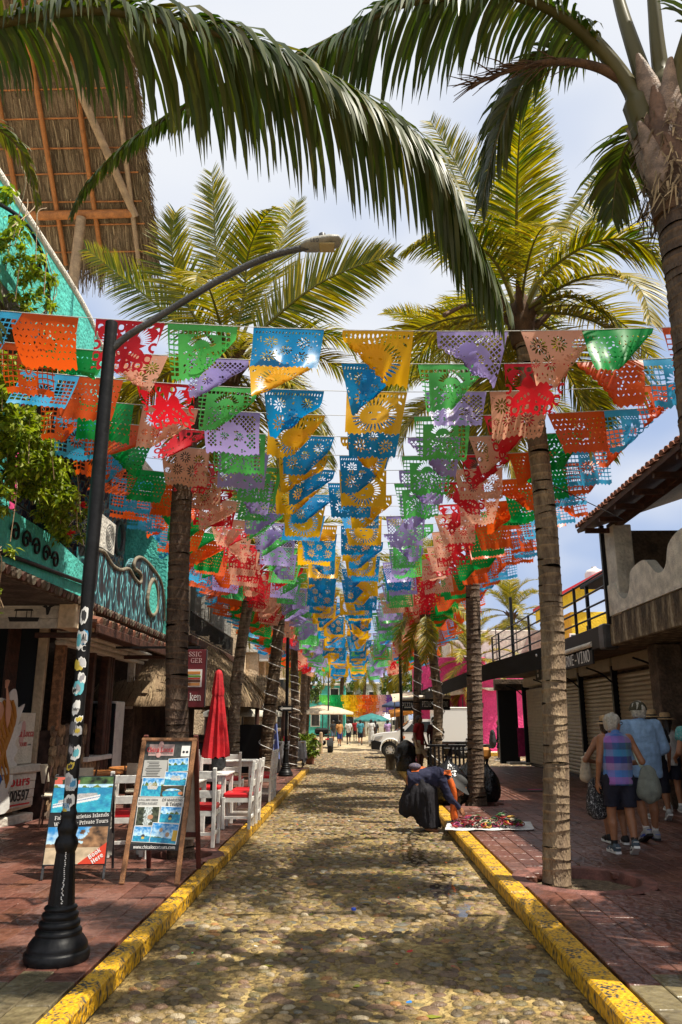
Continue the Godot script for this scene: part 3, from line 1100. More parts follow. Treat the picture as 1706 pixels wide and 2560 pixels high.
	put("trunk", trunk_geo([V(-2.06, 0.05, -9.75), V(-2.16, 1.67, -9.6), V(-2.21, 3.12, -9.5), V(-2.23, 4.42, -9.5), V(-2.19, 5.38, -9.55), V(-1.94, 6.12, -9.65), V(-1.72, 6.53, -9.7)].map(func(p): return p - b), 0.145, 0.12, 0.10, {"flare": 0.2, "dark": Color(0.05, 0.028, 0.018), "light": Color(0.20, 0.13, 0.085), "sides": 20}), M.trunk, t)
	crown_heart(t, V(-1.72, 6.53, -9.7) - b, 0.15, 1.1)
	for q in [
		[[V(-1.69, 6.56, -9.7), V(-1.84, 7.37, -9.7), V(-2.01, 8.35, -9.8), V(-2.09, 9.11, -9.9), V(-2.15, 9.75, -9.9)], 0.7, 0.08, V(1, 0.1, 0.4), 100],
		[[V(-1.66, 6.56, -9.7), V(-1.39, 7.43, -9.8), V(-1.15, 8.34, -10.0), V(-1.0, 9.03, -10.2), V(-0.87, 9.61, -10.4)], 0.62, 0.08, V(1, -0.2, 0.3), 90],
		[[V(-1.64, 6.56, -9.7), V(-1.12, 7.0, -9.5), V(-0.56, 7.37, -9.3), V(-0.02, 7.54, -9.1), V(0.55, 7.66, -9.0)], 0.75, 0.10, V(-0.4, 1, 0.3), 110],
		[[V(-1.75, 6.56, -9.7), V(-2.35, 6.99, -9.8), V(-2.86, 7.5, -9.9), V(-3.46, 8.03, -10.0), V(-4.05, 8.58, -10.1)], 0.55, 0.14, V(0.5, 0.8, 0.4), 90],
		[[V(-1.63, 6.5, -9.7), V(-1.16, 6.91, -9.9), V(-0.6, 7.08, -10.0), V(-0.14, 7.0, -10.1), V(0.04, 6.68, -10.1)], 0.6, 0.25, Vector3.ZERO, 80],
		[[V(-1.8, 6.56, -9.7), V(-2.19, 7.02, -9.3), V(-2.42, 7.57, -9.2), V(-2.48, 8.01, -9.1), V(-2.42, 8.38, -9.0)], 0.6, 0.12, V(1, 0.5, 0.3), 80],
		[[V(-1.69, 6.5, -9.7), V(-1.2, 6.17, -9.4), V(-0.75, 5.79, -9.2), V(-0.43, 5.3, -9.1), V(-0.33, 4.77, -9.1)], 0.62, 0.3, Vector3.ZERO, 80],
		[[V(-1.8, 6.5, -9.7), V(-2.37, 6.66, -10.0), V(-2.87, 6.38, -10.2), V(-3.16, 5.92, -10.3), V(-3.34, 5.31, -10.3)], 0.6, 0.35, Vector3.ZERO, 80],
		[[V(-1.67, 6.59, -9.7), V(-1.54, 7.44, -9.6), V(-1.47, 7.95, -9.4), V(-1.25, 8.2, -9.0), V(-1.0, 8.15, -8.6)], 0.6, 0.16, V(1, 0, 0), 90],
		[[V(-1.7, 6.5, -9.7), V(-1.4, 6.9, -10.3), V(-1.2, 7.1, -11.0), V(-1.0, 6.9, -11.7), V(-0.9, 6.4, -12.2)], 0.6, 0.3, Vector3.ZERO, 80],
		[[V(-1.7, 6.4, -9.7), V(-1.7, 6.4, -9.1), V(-1.75, 6.1, -8.6), V(-1.8, 5.6, -8.3)], 0.55, 0.35, Vector3.ZERO, 60],
		[[V(-1.8, 6.45, -9.75), V(-2.2, 6.2, -10.2), V(-2.5, 5.7, -10.5), V(-2.6, 5.1, -10.6)], 0.55, 0.35, Vector3.ZERO, 60]]:
		bent("frond", q[0], q[1], q[4], q[2], M.frond, t, lg.merged({"side": q[3]}, true))
	fill_crown(t, V(-1.72, 6.5, -9.7) - b, 12)

	# the rest of both rows
	var dk2 := {"dark": Color(0.055, 0.033, 0.022), "light": Color(0.19, 0.13, 0.085)}
	palm("palm_tree", "dark trunked palm behind the crouching woman, beside the black rubbish bags", [V(2.28, 0.05, -15.45), V(2.35, 2.42, -15.45), V(2.42, 4.83, -15.45), V(2.5, 7.0, -15.45), V(2.5, 8.6, -15.4)], 0.155, 0.13, dk2.merged({"flare": 0.5, "size": 1.15}))
	var p3 := palm("palm_tree", "slender pale palm wound with white wire on the right kerb", [V(1.95, 0.05, -20.0), V(2.10, 1.86, -20), V(2.05, 2.84, -20), V(1.94, 3.76, -20), V(1.82, 4.5, -19.9)], 0.125, 0.11, {"light": Color(0.36, 0.27, 0.17), "size": 0.75, "count": 16})
	wire(p3, [V(1.95, 0.05, -20.0), V(2.10, 1.86, -20), V(2.05, 2.84, -20), V(1.94, 3.76, -20)], 0.15, 9)
	var p4 := palm("palm_tree", "dark palm wound with white wire beside the man in the red shirt", [V(1.98, 0.05, -25.6), V(2.02, 2.28, -25.6), V(2.1, 4.2, -25.6), V(2.2, 6.2, -25.6)], 0.14, 0.12, dk2.merged({"size": 1.0}))
	wire(p4, [V(1.98, 0.05, -25.6), V(2.02, 2.28, -25.6), V(2.1, 4.2, -25.6)], 0.16, 10)
	var p5 := palm("palm_tree", "leaning palm behind the closed red umbrella", [V(-2.78, 0.05, -18.4), V(-2.80, 2.02, -18.3), V(-2.71, 3.12, -18.3), V(-2.53, 4.43, -18.2), V(-2.2, 6.6, -18.1)], 0.15, 0.12, {"light": Color(0.34, 0.27, 0.19), "size": 1.0})
	var p6 := palm("palm_tree", "leaning palm wound with white wire just before the second lamp post", [V(-2.4, 0.05, -21.3), V(-2.32, 1.66, -21.3), V(-2.18, 3.14, -21.3), V(-2.05, 4.66, -21.2), V(-1.9, 6.6, -21)], 0.19, 0.13, {"light": Color(0.26, 0.19, 0.12), "size": 1.0})
	wire(p6, [V(-2.4, 0.05, -21.3), V(-2.32, 1.66, -21.3), V(-2.18, 3.14, -21.3), V(-2.05, 4.66, -21.2)], 0.20, 11)
	var p7 := palm("palm_tree", "straight palm wound with wire beside the grey clothed table", [V(-2.06, 0.05, -26.2), V(-1.98, 1.65, -26.2), V(-2.03, 3.2, -26.2), V(-2.1, 5.6, -26.2)], 0.14, 0.12, dk2)
	wire(p7, [V(-2.06, 0.05, -26.2), V(-1.98, 1.65, -26.2), V(-2.03, 3.2, -26.2)], 0.16, 12)
	var far := [
		["palm_tree", "dark trunked palm beyond the crossing on the left, first of its row", V(-2.5, 0, -37), 6.4], ["palm_tree", "dark trunked palm beyond the crossing on the left, second of its row", V(-3.3, 0, -42), 7.0],
		["palm_tree", "dark trunked palm beyond the crossing on the left, third of its row", V(-3.0, 0, -48), 6.0], ["palm_tree", "palm behind the flag pole at the far left end of the street", V(-4.6, 0, -58), 6.5],
		["palm_tree", "bushy palm hanging over the far rainbow banners, left of the middle", V(-1.2, 0, -64), 6.6], ["palm_tree", "bushy palm hanging over the far rainbow banners, right of the middle", V(3.2, 0, -60), 6.2],
		["palm_tree", "palm behind the far awning on the right, above the blue banners", V(5.6, 0, -54), 6.6], ["palm_tree", "slim dark palm between the pickup truck and the far awning", V(3.6, 0, -44), 7.0],
		["palm_tree", "palm over the far market at the middle of the street", V(0.8, 0, -78), 6.4], ["palm_tree", "palm behind the cream umbrella at the far left", V(-7.5, 0, -70), 7.5]]
	for f in far:
		var base: Vector3 = f[2]
		palm(f[0], f[1], [base, base + V(0.1, f[3] * 0.5, 0), base + V(0.25, f[3], 0)], 0.19, 0.14, dk2.merged({"size": 1.25, "count": 18, "sides": 10, "ring": 0.2, "group": "palms beyond the crossing"}))
	palm("palm_tree", "small palm with a neat round crown above the terrace railing on the right", [V(10.4, 0.0, -50), V(10.25, 6.0, -50), V(10.2, 8.2, -50)], 0.24, 0.2, {"size": 1.35, "count": 22, "ring": 0.2, "light": Color(0.3, 0.3, 0.2)})
	palm("palm_tree", "yellow green palm behind the terrace, left of the tall railing post", [V(6.2, 0.0, -40), V(6.1, 2.5, -40), V(6.0, 4.6, -40)], 0.2, 0.16, {"size": 1.2, "count": 20, "ring": 0.2})


func fill_crown(t: Node3D, top: Vector3, n: int) -> void:
	# the lesser fronds between the large ones, mostly level or hanging
	for i in n:
		var k: int = [6, 8, 9, 10, 11, 12, 13][i % 7]
		var f := put("frond", frond_kinds[k], M.frond, t)
		f.transform = Transform3D(Basis(Vector3.UP, 0.4 + i * 2.399) * Basis.from_scale(Vector3.ONE * r(0.8, 1.0)), top)


func wire(t: Node3D, pts: Array, rad: float, turns: int) -> void:
	# string lights wound round a trunk
	var line := spline(pts, 12)
	var g := Geo.new()
	var q := []
	var n := turns * 12
	for i in n:
		var f := float(i) / n * (line.size() - 1)
		var p: Vector3 = line[int(f)].lerp(line[mini(int(f) + 1, line.size() - 1)], f - int(f))
		var a := TAU * i / 12.0
		q.append(p - t.position + V(cos(a), 0, sin(a)) * rad * lerpf(1.15, 0.93, float(i) / n))
	g.tube(q, 0.012, 4, false)
	put("light_wire", g, M.white, t)


# ---------------------------------------------------------------- cut paper banners
const BW := 0.62
const BH := 0.49
var cut := {}
var crumple: FastNoiseLite


func hole(im: Image, c: Vector2, rad: Vector2, turn := 0.0) -> void:
	var big := maxf(rad.x, rad.y) + 1.0
	var ca := cos(turn)
	var sa := sin(turn)
	for y in range(maxi(0, int(c.y - big)), mini(im.get_height(), int(c.y + big) + 1)):
		for x in range(maxi(0, int(c.x - big)), mini(im.get_width(), int(c.x + big) + 1)):
			var d := Vector2(x + 0.5, y + 0.5) - c
			var q := Vector2(d.x * ca + d.y * sa, -d.x * sa + d.y * ca) / rad
			if q.length_squared() < 1.0:
				im.set_pixel(x, y, Color(1, 1, 1, 0))


func flower(im: Image, c: Vector2, rad: float, petals: int) -> void:
	for i in petals:
		var a := TAU * i / petals
		hole(im, c + Vector2(cos(a), sin(a)) * rad * 0.66, Vector2(rad * 0.34, rad * 0.11), a)
	hole(im, c, Vector2.ONE * rad * 0.16)


func lattice(im: Image, area: Rect2, step: float, keep: Callable, diamond := true) -> void:
	var k := int(area.size.x / step)
	var m := int(area.size.y / (step * (0.5 if diamond else 1.0)))
	for j in m:
		for i in k:
			var c := area.position + Vector2((i + (0.5 if diamond and j % 2 else 0.0)) * step + step * 0.5, (j + 1) * step * (0.5 if diamond else 1.0))
			if keep.call(c):
				if diamond:
					for y in range(int(c.y - step * 0.4), int(c.y + step * 0.4) + 1):
						for x in range(int(c.x - step * 0.4), int(c.x + step * 0.4) + 1):
							if absf(x + 0.5 - c.x) + absf(y + 0.5 - c.y) < step * 0.36 and im.get_used_rect().has_point(Vector2i(x, y)):
								im.set_pixel(x, y, Color(1, 1, 1, 0))
				else:
					for y in range(int(c.y - step * 0.38), int(c.y + step * 0.38)):
						for x in range(int(c.x - step * 0.38), int(c.x + step * 0.38)):
							if x >= 0 and y >= 0 and x < im.get_width() and y < im.get_height():
								im.set_pixel(x, y, Color(1, 1, 1, 0))


func pattern(kind: String) -> ImageTexture:
	var w := 192
	var h := 144
	var im := Image.create(w, h, true, Image.FORMAT_RGBA8)
	im.fill(Color(1, 1, 1, 1))
	var mid := Vector2(w / 2.0, h * 0.5)
	var R := RandomNumberGenerator.new()
	R.seed = hash(kind)
	match kind:
		"lattice":
			lattice(im, Rect2(8, 8, w - 16, h - 30), 15, func(c): return (c - Vector2(mid.x, 92)).length() > 56 and c.y < 118)
			for i in 26:
				hole(im, Vector2(mid.x, 88) + Vector2(R.randf_range(-46, 46), R.randf_range(-34, 40)), Vector2(R.randf_range(2, 5), R.randf_range(2, 4)), R.randf() * 3)
			flower(im, Vector2(70, 80), 15, 9)
			flower(im, Vector2(122, 80), 15, 9)
		"tree":
			lattice(im, Rect2(6, 8, w - 12, h - 24), 13, func(c): return absf(c.x - mid.x) > 58 or c.y < 24, false)
			for i in 12:
				var a := lerpf(-2.7, -0.45, i / 11.0)
				hole(im, Vector2(mid.x, 66) + Vector2(cos(a), sin(a)) * 34, Vector2(9, 3), a)
			for i in 90:
				hole(im, Vector2(mid.x + R.randf_range(-52, 52), R.randf_range(62, 124)), Vector2(R.randf_range(2, 5), R.randf_range(1.4, 2.6)), R.randf() * 3)
		"butterfly":
			for y in h:
				for x in w:
					var p := Vector2(absf(x + 0.5 - mid.x), y + 0.5)
					var up := (p - Vector2(42, 48)).rotated(0.55) / Vector2(46, 24)
					var low := (p - Vector2(30, 92)).rotated(-0.5) / Vector2(34, 20)
					var solid := up.length() < 1.0 or low.length() < 1.0 or p.x < 5 + 4 * sin(y * 0.07) or p.x > 86 or y < 9 or y > 134
					for c in [Vector2(70, 104), Vector2(48, 124), Vector2(14, 122), Vector2(78, 20), Vector2(22, 18), Vector2(80, 72)]:
						if absf((p - c).length() - 11.0) < 3.6:
							solid = true
					if not solid:
						im.set_pixel(x, y, Color(1, 1, 1, 0))
			for s in [-1, 1]:
				for i in 8:
					var a := -1.0 + i * 0.17
					hole(im, Vector2(mid.x + s * (16 + cos(a) * 38), 56 + sin(a) * 34), Vector2(15, 2.4), a * s)
				for i in 4:
					hole(im, Vector2(mid.x + s * (16 + i * 9), 86 + i * 5), Vector2(3, 5), s * 0.5)
		"flowers":
			for p in [[40, 42, 24], [96, 36, 22], [150, 46, 24], [66, 84, 22], [124, 86, 24], [26, 88, 12], [172, 92, 12]]:
				flower(im, Vector2(p[0], p[1]), p[2], 12)
			for i in 13:
				hole(im, Vector2(12 + i * 14, 116), Vector2(2.2, 4))
				hole(im, Vector2(18 + i * 14, 126), Vector2(2, 2))
			for i in 30:
				hole(im, Vector2(R.randf_range(10, 182), R.randf_range(14, 108)), Vector2(2, 1.6))
		"sun":
			for i in 30:
				var a := TAU * i / 30
				hole(im, Vector2(mid.x, 78) + Vector2(cos(a) * 58, sin(a) * 44), Vector2(13, 2.8), atan2(sin(a) * 44, cos(a) * 58))
			for i in 15:
				hole(im, Vector2(12 + i * 12, 14), Vector2(2.6, 6))
			for s in [-1, 1]:
				hole(im, Vector2(mid.x + s * 13, 70), Vector2(6, 2.6))
				hole(im, Vector2(mid.x + s * 76, 36), Vector2(8, 3), s * 0.7)
			hole(im, Vector2(mid.x, 94), Vector2(9, 2.5))
		"rings":
			for p in [[52, 44, 20], [140, 44, 20], [52, 98, 22], [140, 98, 22], [96, 70, 17]]:
				flower(im, Vector2(p[0], p[1]), p[2], 10)
			for i in 60:
				var q := Vector2(R.randf_range(8, 184), R.randf_range(22, 126))
				hole(im, q, Vector2(R.randf_range(1.6, 3.6), R.randf_range(1.4, 2.6)), R.randf() * 3)
			for i in 20:
				hole(im, Vector2(10 + i * 9, 13), Vector2(1.8, 4.5), 0.4)
		"sprigs":
			for j in 6:
				for i in 12:
					hole(im, Vector2(14 + i * 15 + (7 if j % 2 else 0), 24 + j * 17), Vector2(4.6, 1.5), (0.8 if (i + j) % 2 else -0.8))
			for i in 12:
				var a := TAU * i / 12
				hole(im, mid + Vector2(cos(a) * 30, sin(a) * 24), Vector2(3.4, 3.4))
		"corner":
			lattice(im, Rect2(6, 12, 60, h - 34), 15, func(_c): return true, false)
			lattice(im, Rect2(126, 12, 60, h - 34), 15, func(_c): return true, false)
			flower(im, mid, 30, 14)
			for i in 10:
				hole(im, Vector2(74 + i * 5, 24 + (i % 2) * 6), Vector2(2.5, 1.5), 0.6)
				hole(im, Vector2(74 + i * 5, 116 + (i % 2) * 6), Vector2(2.5, 1.5), 0.6)
	# scalloped lower edge
	for x in w:
		var e := h - 1 - int(7.0 * absf(cos(x * PI / 16.0)))
		for y in range(e, h):
			im.set_pixel(x, y, Color(1, 1, 1, 0))
	im.generate_mipmaps()
	return ImageTexture.create_from_image(im)


func paper(kind: String, c: Color) -> StandardMaterial3D:
	var key := "paper_%s_%s" % [kind, c.to_html()]
	if M.has(key):
		return M[key]
	if not cut.has(kind):
		cut[kind] = pattern(kind)
	var m := flat(key, c, 0.34)
	m.albedo_texture = cut[kind]
	m.transparency = BaseMaterial3D.TRANSPARENCY_ALPHA_SCISSOR
	m.alpha_scissor_threshold = 0.5
	m.cull_mode = BaseMaterial3D.CULL_DISABLED
	m.backlight_enabled = true
	m.backlight = Color(1, 1, 1)
	return m


func banner_geo(fold: int, sway: float) -> Geo:
	# a thin sheet hung by its upper edge, rippled by the wind; fold 1/2: one lower corner blown over
	var g := Geo.new()
	var nu := 12
	var nv := 9
	var w := BW
	var h := BH
	var ph := r(0, TAU)
	var waves := r(1.0, 2.6)
	var amp := r(0.012, 0.045)
	var shear := r(-0.10, 0.10)
	var pinch := r(0.03, 0.30)
	var cutb := r(0.05, 0.45)
	var cuta := r(0.0, 0.25)
	var curl := r(-0.5, 0.9)
	var a := Vector2(w * 0.5, h * cuta)
	var b := Vector2(w * (cutb - 0.5), h)
	if fold == 2:
		a.x = -a.x
		b.x = -b.x
	if fold == 3:
		a = Vector2(w * 0.5, h * r(0.35, 0.6))
		b = Vector2(-w * 0.5, h * r(0.35, 0.6))
	var d := (b - a).normalized()
	var nrm := Vector2(-d.y, d.x)
	if nrm.dot(Vector2(0, 0) - a) > 0:
		nrm = -nrm
	var rows := []
	if crumple == null:
		crumple = FastNoiseLite.new()
		crumple.seed = 8
		crumple.frequency = 0.35
	for j in nv + 1:
		var row := []
		var v := float(j) / nv
		for i in nu + 1:
			var u := float(i) / nu
			var q := Vector2((u - 0.5) * w * (1.0 - pinch * v) + shear * v * w, v * h)
			var z := 0.011 * crumple.get_noise_2d(u * 9.0 + ph * 50.0, v * 7.0) * (0.3 + v) + amp * v * sin(ph + u * TAU * waves) + 0.3 * amp * sin(ph * 2.0 + v * 5.0 + u * 9.0) * v
			if fold > 0:
				var over := (q - a).dot(nrm)
				if over > 0.0:
					# roll over a soft crease of about 2 cm
					var rad := 0.018
					var ang := minf(over / rad, PI)
					var rest := maxf(0.0, over - PI * rad)
					q -= nrm * over
					q += nrm * (sin(ang) * rad - rest * 0.92)
					z -= (1.0 - cos(ang)) * rad + rest * 0.12
			# swing about the string, more towards the bottom
			var ang2 := sway + curl * q.y / h * 0.5
			row.append(V(q.x, -q.y * cos(ang2) + z * sin(ang2), -q.y * sin(ang2) + z))
		rows.append(row)
	g.grid(rows)
	# the cut pattern is laid out in metres along the flat sheet
	for j in nv + 1:
		for i in nu + 1:
			var v := float(j) / nv
			g.u[j * (nu + 1) + i] = Vector2(0.5 + (float(i) / nu - 0.5) * (1.0 - pinch * v), v)
	return g


func banners() -> void:
	var green := Color(0.0, 0.35, 0.06)
	var lime := Color(0.10, 0.55, 0.12)
	var orange := Color(0.78, 0.10, 0.008)
	var red := Color(0.70, 0.012, 0.025)
	var peach := Color(0.80, 0.40, 0.27)
	var mauve := Color(0.40, 0.32, 0.70)
	var yellow := Color(0.90, 0.47, 0.006)
	var blue := Color(0.0, 0.27, 0.64)
	var cyan := Color(0.05, 0.42, 0.76)
	# columns from left to right: [x, colour and cut on even strings, colour and cut on odd strings]
	var cols := [
		[-3.25, ["cyan", cyan, "corner"], ["orange", orange, "corner"]], [-2.75, ["orange", orange, "sprigs"], ["green", green, "sprigs"]], [-2.1, ["red", red, "butterfly"], ["peach", peach, "flowers"]], [-1.4, ["light green", lime, "tree"], ["mauve", mauve, "lattice"]],
		[-0.66, ["blue", blue, "rings"], ["yellow", yellow, "sun"]], [0.12, ["yellow", yellow, "sun"], ["blue", blue, "rings"]], [0.9, ["mauve", mauve, "lattice"], ["light green", lime, "tree"]], [1.62, ["peach", peach, "flowers"], ["red", red, "butterfly"]],
		[2.3, ["green", green, "sprigs"], ["orange", orange, "sprigs"]], [2.9, ["orange", orange, "corner"], ["cyan", cyan, "corner"]]]
	var cutname := {"corner": "grid and flower", "sprigs": "leaf sprig", "butterfly": "butterfly", "flowers": "starry flower", "tree": "leafy tree", "lattice": "diamond lattice", "sun": "sunburst", "rings": "flower ring"}
	var order := ["first", "second", "third", "fourth", "fifth", "sixth", "seventh", "eighth", "ninth", "tenth", "eleventh", "twelfth", "thirteenth", "fourteenth", "fifteenth", "sixteenth", "seventeenth", "eighteenth", "nineteenth", "twentieth"]
	var ord := func(k: int) -> String:
		if k < 20:
			return order[k]
		if k < 39 and k != 29:
			return ("twenty-" if k < 29 else "thirty-") + order[(k - 20) % 10]
		return "thirtieth" if k == 29 else ("fortieth" if k == 39 else "forty-" + order[(k - 40) % 10])
	var made := 0
	var rest := {}
	var R := 56
	for i in R:
		var z := -6.05 - 0.60 * i + 0.09 * maxf(0.0, i - 5.0)
		var f := float(i) / R
		var y_end := lerpf(5.10, 4.50, f)
		var sag := lerpf(0.14, 0.75, f)
		var yaw := lerpf(0.035, 0.0, minf(1.0, f * 3.0))
		var off := r(-0.1, 0.1)
		var half := 3.4
		var hgt := func(x: float) -> float: return y_end - sag * (1.0 - pow(clampf((x + 0.1) / half, -1, 1), 2)) - yaw * x
		var pts := []
		for k in 25:
			var x := -half - 0.1 + k * 2.0 * half / 24.0
			pts.append(V(x, hgt.call(x) + 0.004, z))
		var sg := Geo.new()
		sg.tube(pts, 0.0035 + 0.004 * f, 4, false)
		tag(put("banner_string", sg, M.string), "thin white string, %s from the front, carrying paper banners across the street" % ord.call(i), "string", "strings of paper banners")
		var at := 0
		for c in cols:
			if rng.randf() < 0.03 and i > 0:
				continue
			var info: Array = c[1] if i % 2 == 0 else c[2]
			if i > 14 and rng.randf() < 0.07:
				info = cols[rng.randi_range(1, 8)][1]
			var x: float = c[0] + off + r(-0.09, 0.09)
			var dice := rng.randf()
			var fold := 0
			if dice < 0.42:
				fold = 1
			elif dice < 0.51:
				fold = 2
			elif dice < 0.55:
				fold = 3
			var g := banner_geo(fold, r(-0.25, 0.2) if rng.randf() < 0.75 else r(-0.7, 0.5))
			var m := paper(info[2], info[1])
			var slope: float = (hgt.call(x + 0.2) - hgt.call(x - 0.2)) / 0.4
			var xf := Transform3D(Basis(Vector3.FORWARD, -atan(slope)), V(x, hgt.call(x), z))
			at += 1
			if made < 300:
				made += 1
				var o := put("paper_banner", g, m)
				o.transform = xf
				tag(o, "%s banner cut with %s, %s from the left on the %s string" % [info[0], cutname[info[2]], ord.call(at - 1), ord.call(i)], "banner", "paper banners strung across the street")
			else:
				if not rest.has(m):
					rest[m] = Geo.new()
				var q: Geo = rest[m]
				var k0 := q.v.size()
				for k in g.v.size():
					q.v.append(xf * g.v[k])
					q.n.append(xf.basis * g.n[k])
					q.u.append(g.u[k])
					q.c.append(Color.WHITE)
				for k in g.ix:
					q.ix.append(k0 + k)
	var am := ArrayMesh.new()
	for m in rest:
		var one: ArrayMesh = rest[m].mesh()
		am.add_surface_from_arrays(Mesh.PRIMITIVE_TRIANGLES, one.surface_get_arrays(0))
		am.surface_set_material(am.get_surface_count() - 1, m)
	var o := MeshInstance3D.new()
	o.name = "far_paper_banners"
	o.mesh = am
	add_child(o)
	tag(o, "the farthest strings of small paper banners over the end of the street", "banners")
	o.set_meta("kind", "stuff")


# ---------------------------------------------------------------- left side
func left_face(x: float) -> Transform3D:
	# outlines given as (z, height); the front looks along +x at the given x, depth goes back
	return Transform3D(Basis(V(0, 0, 1), V(0, 1, 0), V(-1, 0, 0)), V(x, 0, 0))


func right_face(x: float) -> Transform3D:
	# outlines given as (-z, height); the front looks along -x
	return Transform3D(Basis(V(0, 0, -1), V(0, 1, 0), V(1, 0, 0)), V(x, 0, 0))


func leaf(g: Geo, p: Vector3, d: Vector3, nn: Vector3, long: float, wide: float) -> void:
	# one folded leaf with a pointed tip
	d = d.normalized()
	var s := d.cross(nn).normalized()
	nn = s.cross(d)
	var k := g.v.size()
	var m := p + d * long * 0.45
	g.vert(p, nn)
	g.vert(m + s * wide * 0.5 + nn * wide * 0.18, (nn - s * 0.4).normalized())
	g.vert(m - s * wide * 0.5 + nn * wide * 0.18, (nn + s * 0.4).normalized())
	g.vert(p + d * long - nn * long * 0.12, nn)
	g.vert(m, nn)
	g.ix.append_array(PackedInt32Array([k, k + 4, k + 1, k, k + 2, k + 4, k + 1, k + 4, k + 3, k + 4, k + 2, k + 3]))


func rand_dir() -> Vector3:
	return V(r(-1, 1), r(-1, 1), r(-1, 1)).normalized()


func bush(g: Geo, at: Vector3, size: Vector3, count: int, long: float, a: Color, b: Color) -> void:
	# leaves in clumps through a volume
	var clumps := []
	for i in maxi(4, count / 22):
		clumps.append(at + V(r(-1, 1) * size.x, r(-1, 1) * size.y, r(-1, 1) * size.z) * 0.85)
	for i in count:
		var c: Vector3 = clumps[rng.randi_range(0, clumps.size() - 1)]
		var p := c + rand_dir() * r(0.02, 0.13) * (size.length() * 0.5 + 0.3)
		g.col = a.lerp(b, rng.randf()) * r(0.6, 1.3)
		leaf(g, p, V(r(-1, 1), r(-1.2, 0.4), r(-1, 1)), V(r(-0.6, 0.6) + 0.3, 1, r(-0.6, 0.6)), long * r(0.6, 1.25), long * r(0.4, 0.6))


func scroll(g: Geo, at: Vector3, s: float, ex: Vector3, ey: Vector3, rad := 0.012) -> void:
	# a wrought iron S-curl
	var pts := []
	for i in 26:
		var a := i / 25.0 * TAU * 1.35
		var rr := s * (1.0 - i / 25.0 * 0.78)
		pts.append(at + ex * (cos(a) * rr) + ey * (sin(a) * rr))
	g.tube(pts, rad, 5)


func stones(parent: Node, x: float, z0: float, z1: float, y0: float, y1: float, size: float) -> void:
	# irregular stones bedded in a wall whose face looks along +x
	var y := y0
	var shapes := []
	for i in 5:
		var g := Geo.new()
		var poly := PackedVector2Array()
		for j in 7:
			var a := TAU * j / 7 + r(-0.2, 0.2)
			poly.append(Vector2(cos(a) * r(0.44, 0.58), sin(a) * r(0.42, 0.56)))
		g.prism(poly, 0.07, left_face(0.0).translated(V(0.07, 0, 0)))
		shapes.append(g.mesh())
	var mats := []
	for c in [Color(0.30, 0.19, 0.10), Color(0.20, 0.13, 0.08), Color(0.36, 0.26, 0.15), Color(0.15, 0.105, 0.075)]:
		mats.append(plain_grain("stone_%d" % mats.size(), c, 0.4, 2.0, 0.85, "bump_fine", 1.0))
	while y < y1 - size * 0.3:
		var z := z0
		while z > z1 + size * 0.3:
			var w := size * r(0.7, 1.3)
			var o := put("stone", shapes[rng.randi_range(0, 4)], mats[rng.randi_range(0, 3)], parent)
			o.transform = Transform3D(Basis(V(1, 0, 0), r(-0.5, 0.5)) * Basis.from_scale(V(r(0.5, 1.0), size * 1.12, w * 1.12)), V(x + r(-0.012, 0.012), y + size * 0.45, z - w * 0.5))
			z -= w * 0.95
		y += size * 0.86


func thatch_strands(g: Geo, n: int, p0: Vector3, ex: Vector3, ey: Vector3, down: Vector3, nn: Vector3, long: float, spread := 0.12) -> void:
	# straws scattered over the parallelogram p0, ex, ey that lie along «down»
	for i in n:
		var p := p0 + ex * rng.randf() + ey * rng.randf() + nn * r(-0.02, 0.05)
		var d := (down + rand_dir() * spread).normalized()
		var s := d.cross(nn).normalized() * r(0.004, 0.010)
		var l := long * r(0.5, 1.2)
		var t := r(0, 1)
		g.col = Color(0.10, 0.065, 0.035).lerp(Color(0.48, 0.36, 0.21), t * t)
		var k := g.v.size()
		g.vert(p - s, nn); g.vert(p + s, nn); g.vert(p + d * l + s * 0.3 + nn * r(-0.02, 0.02), nn); g.vert(p + d * l - s * 0.3, nn)
		g.ix.append_array(PackedInt32Array([k, k + 2, k + 1, k, k + 3, k + 2]))


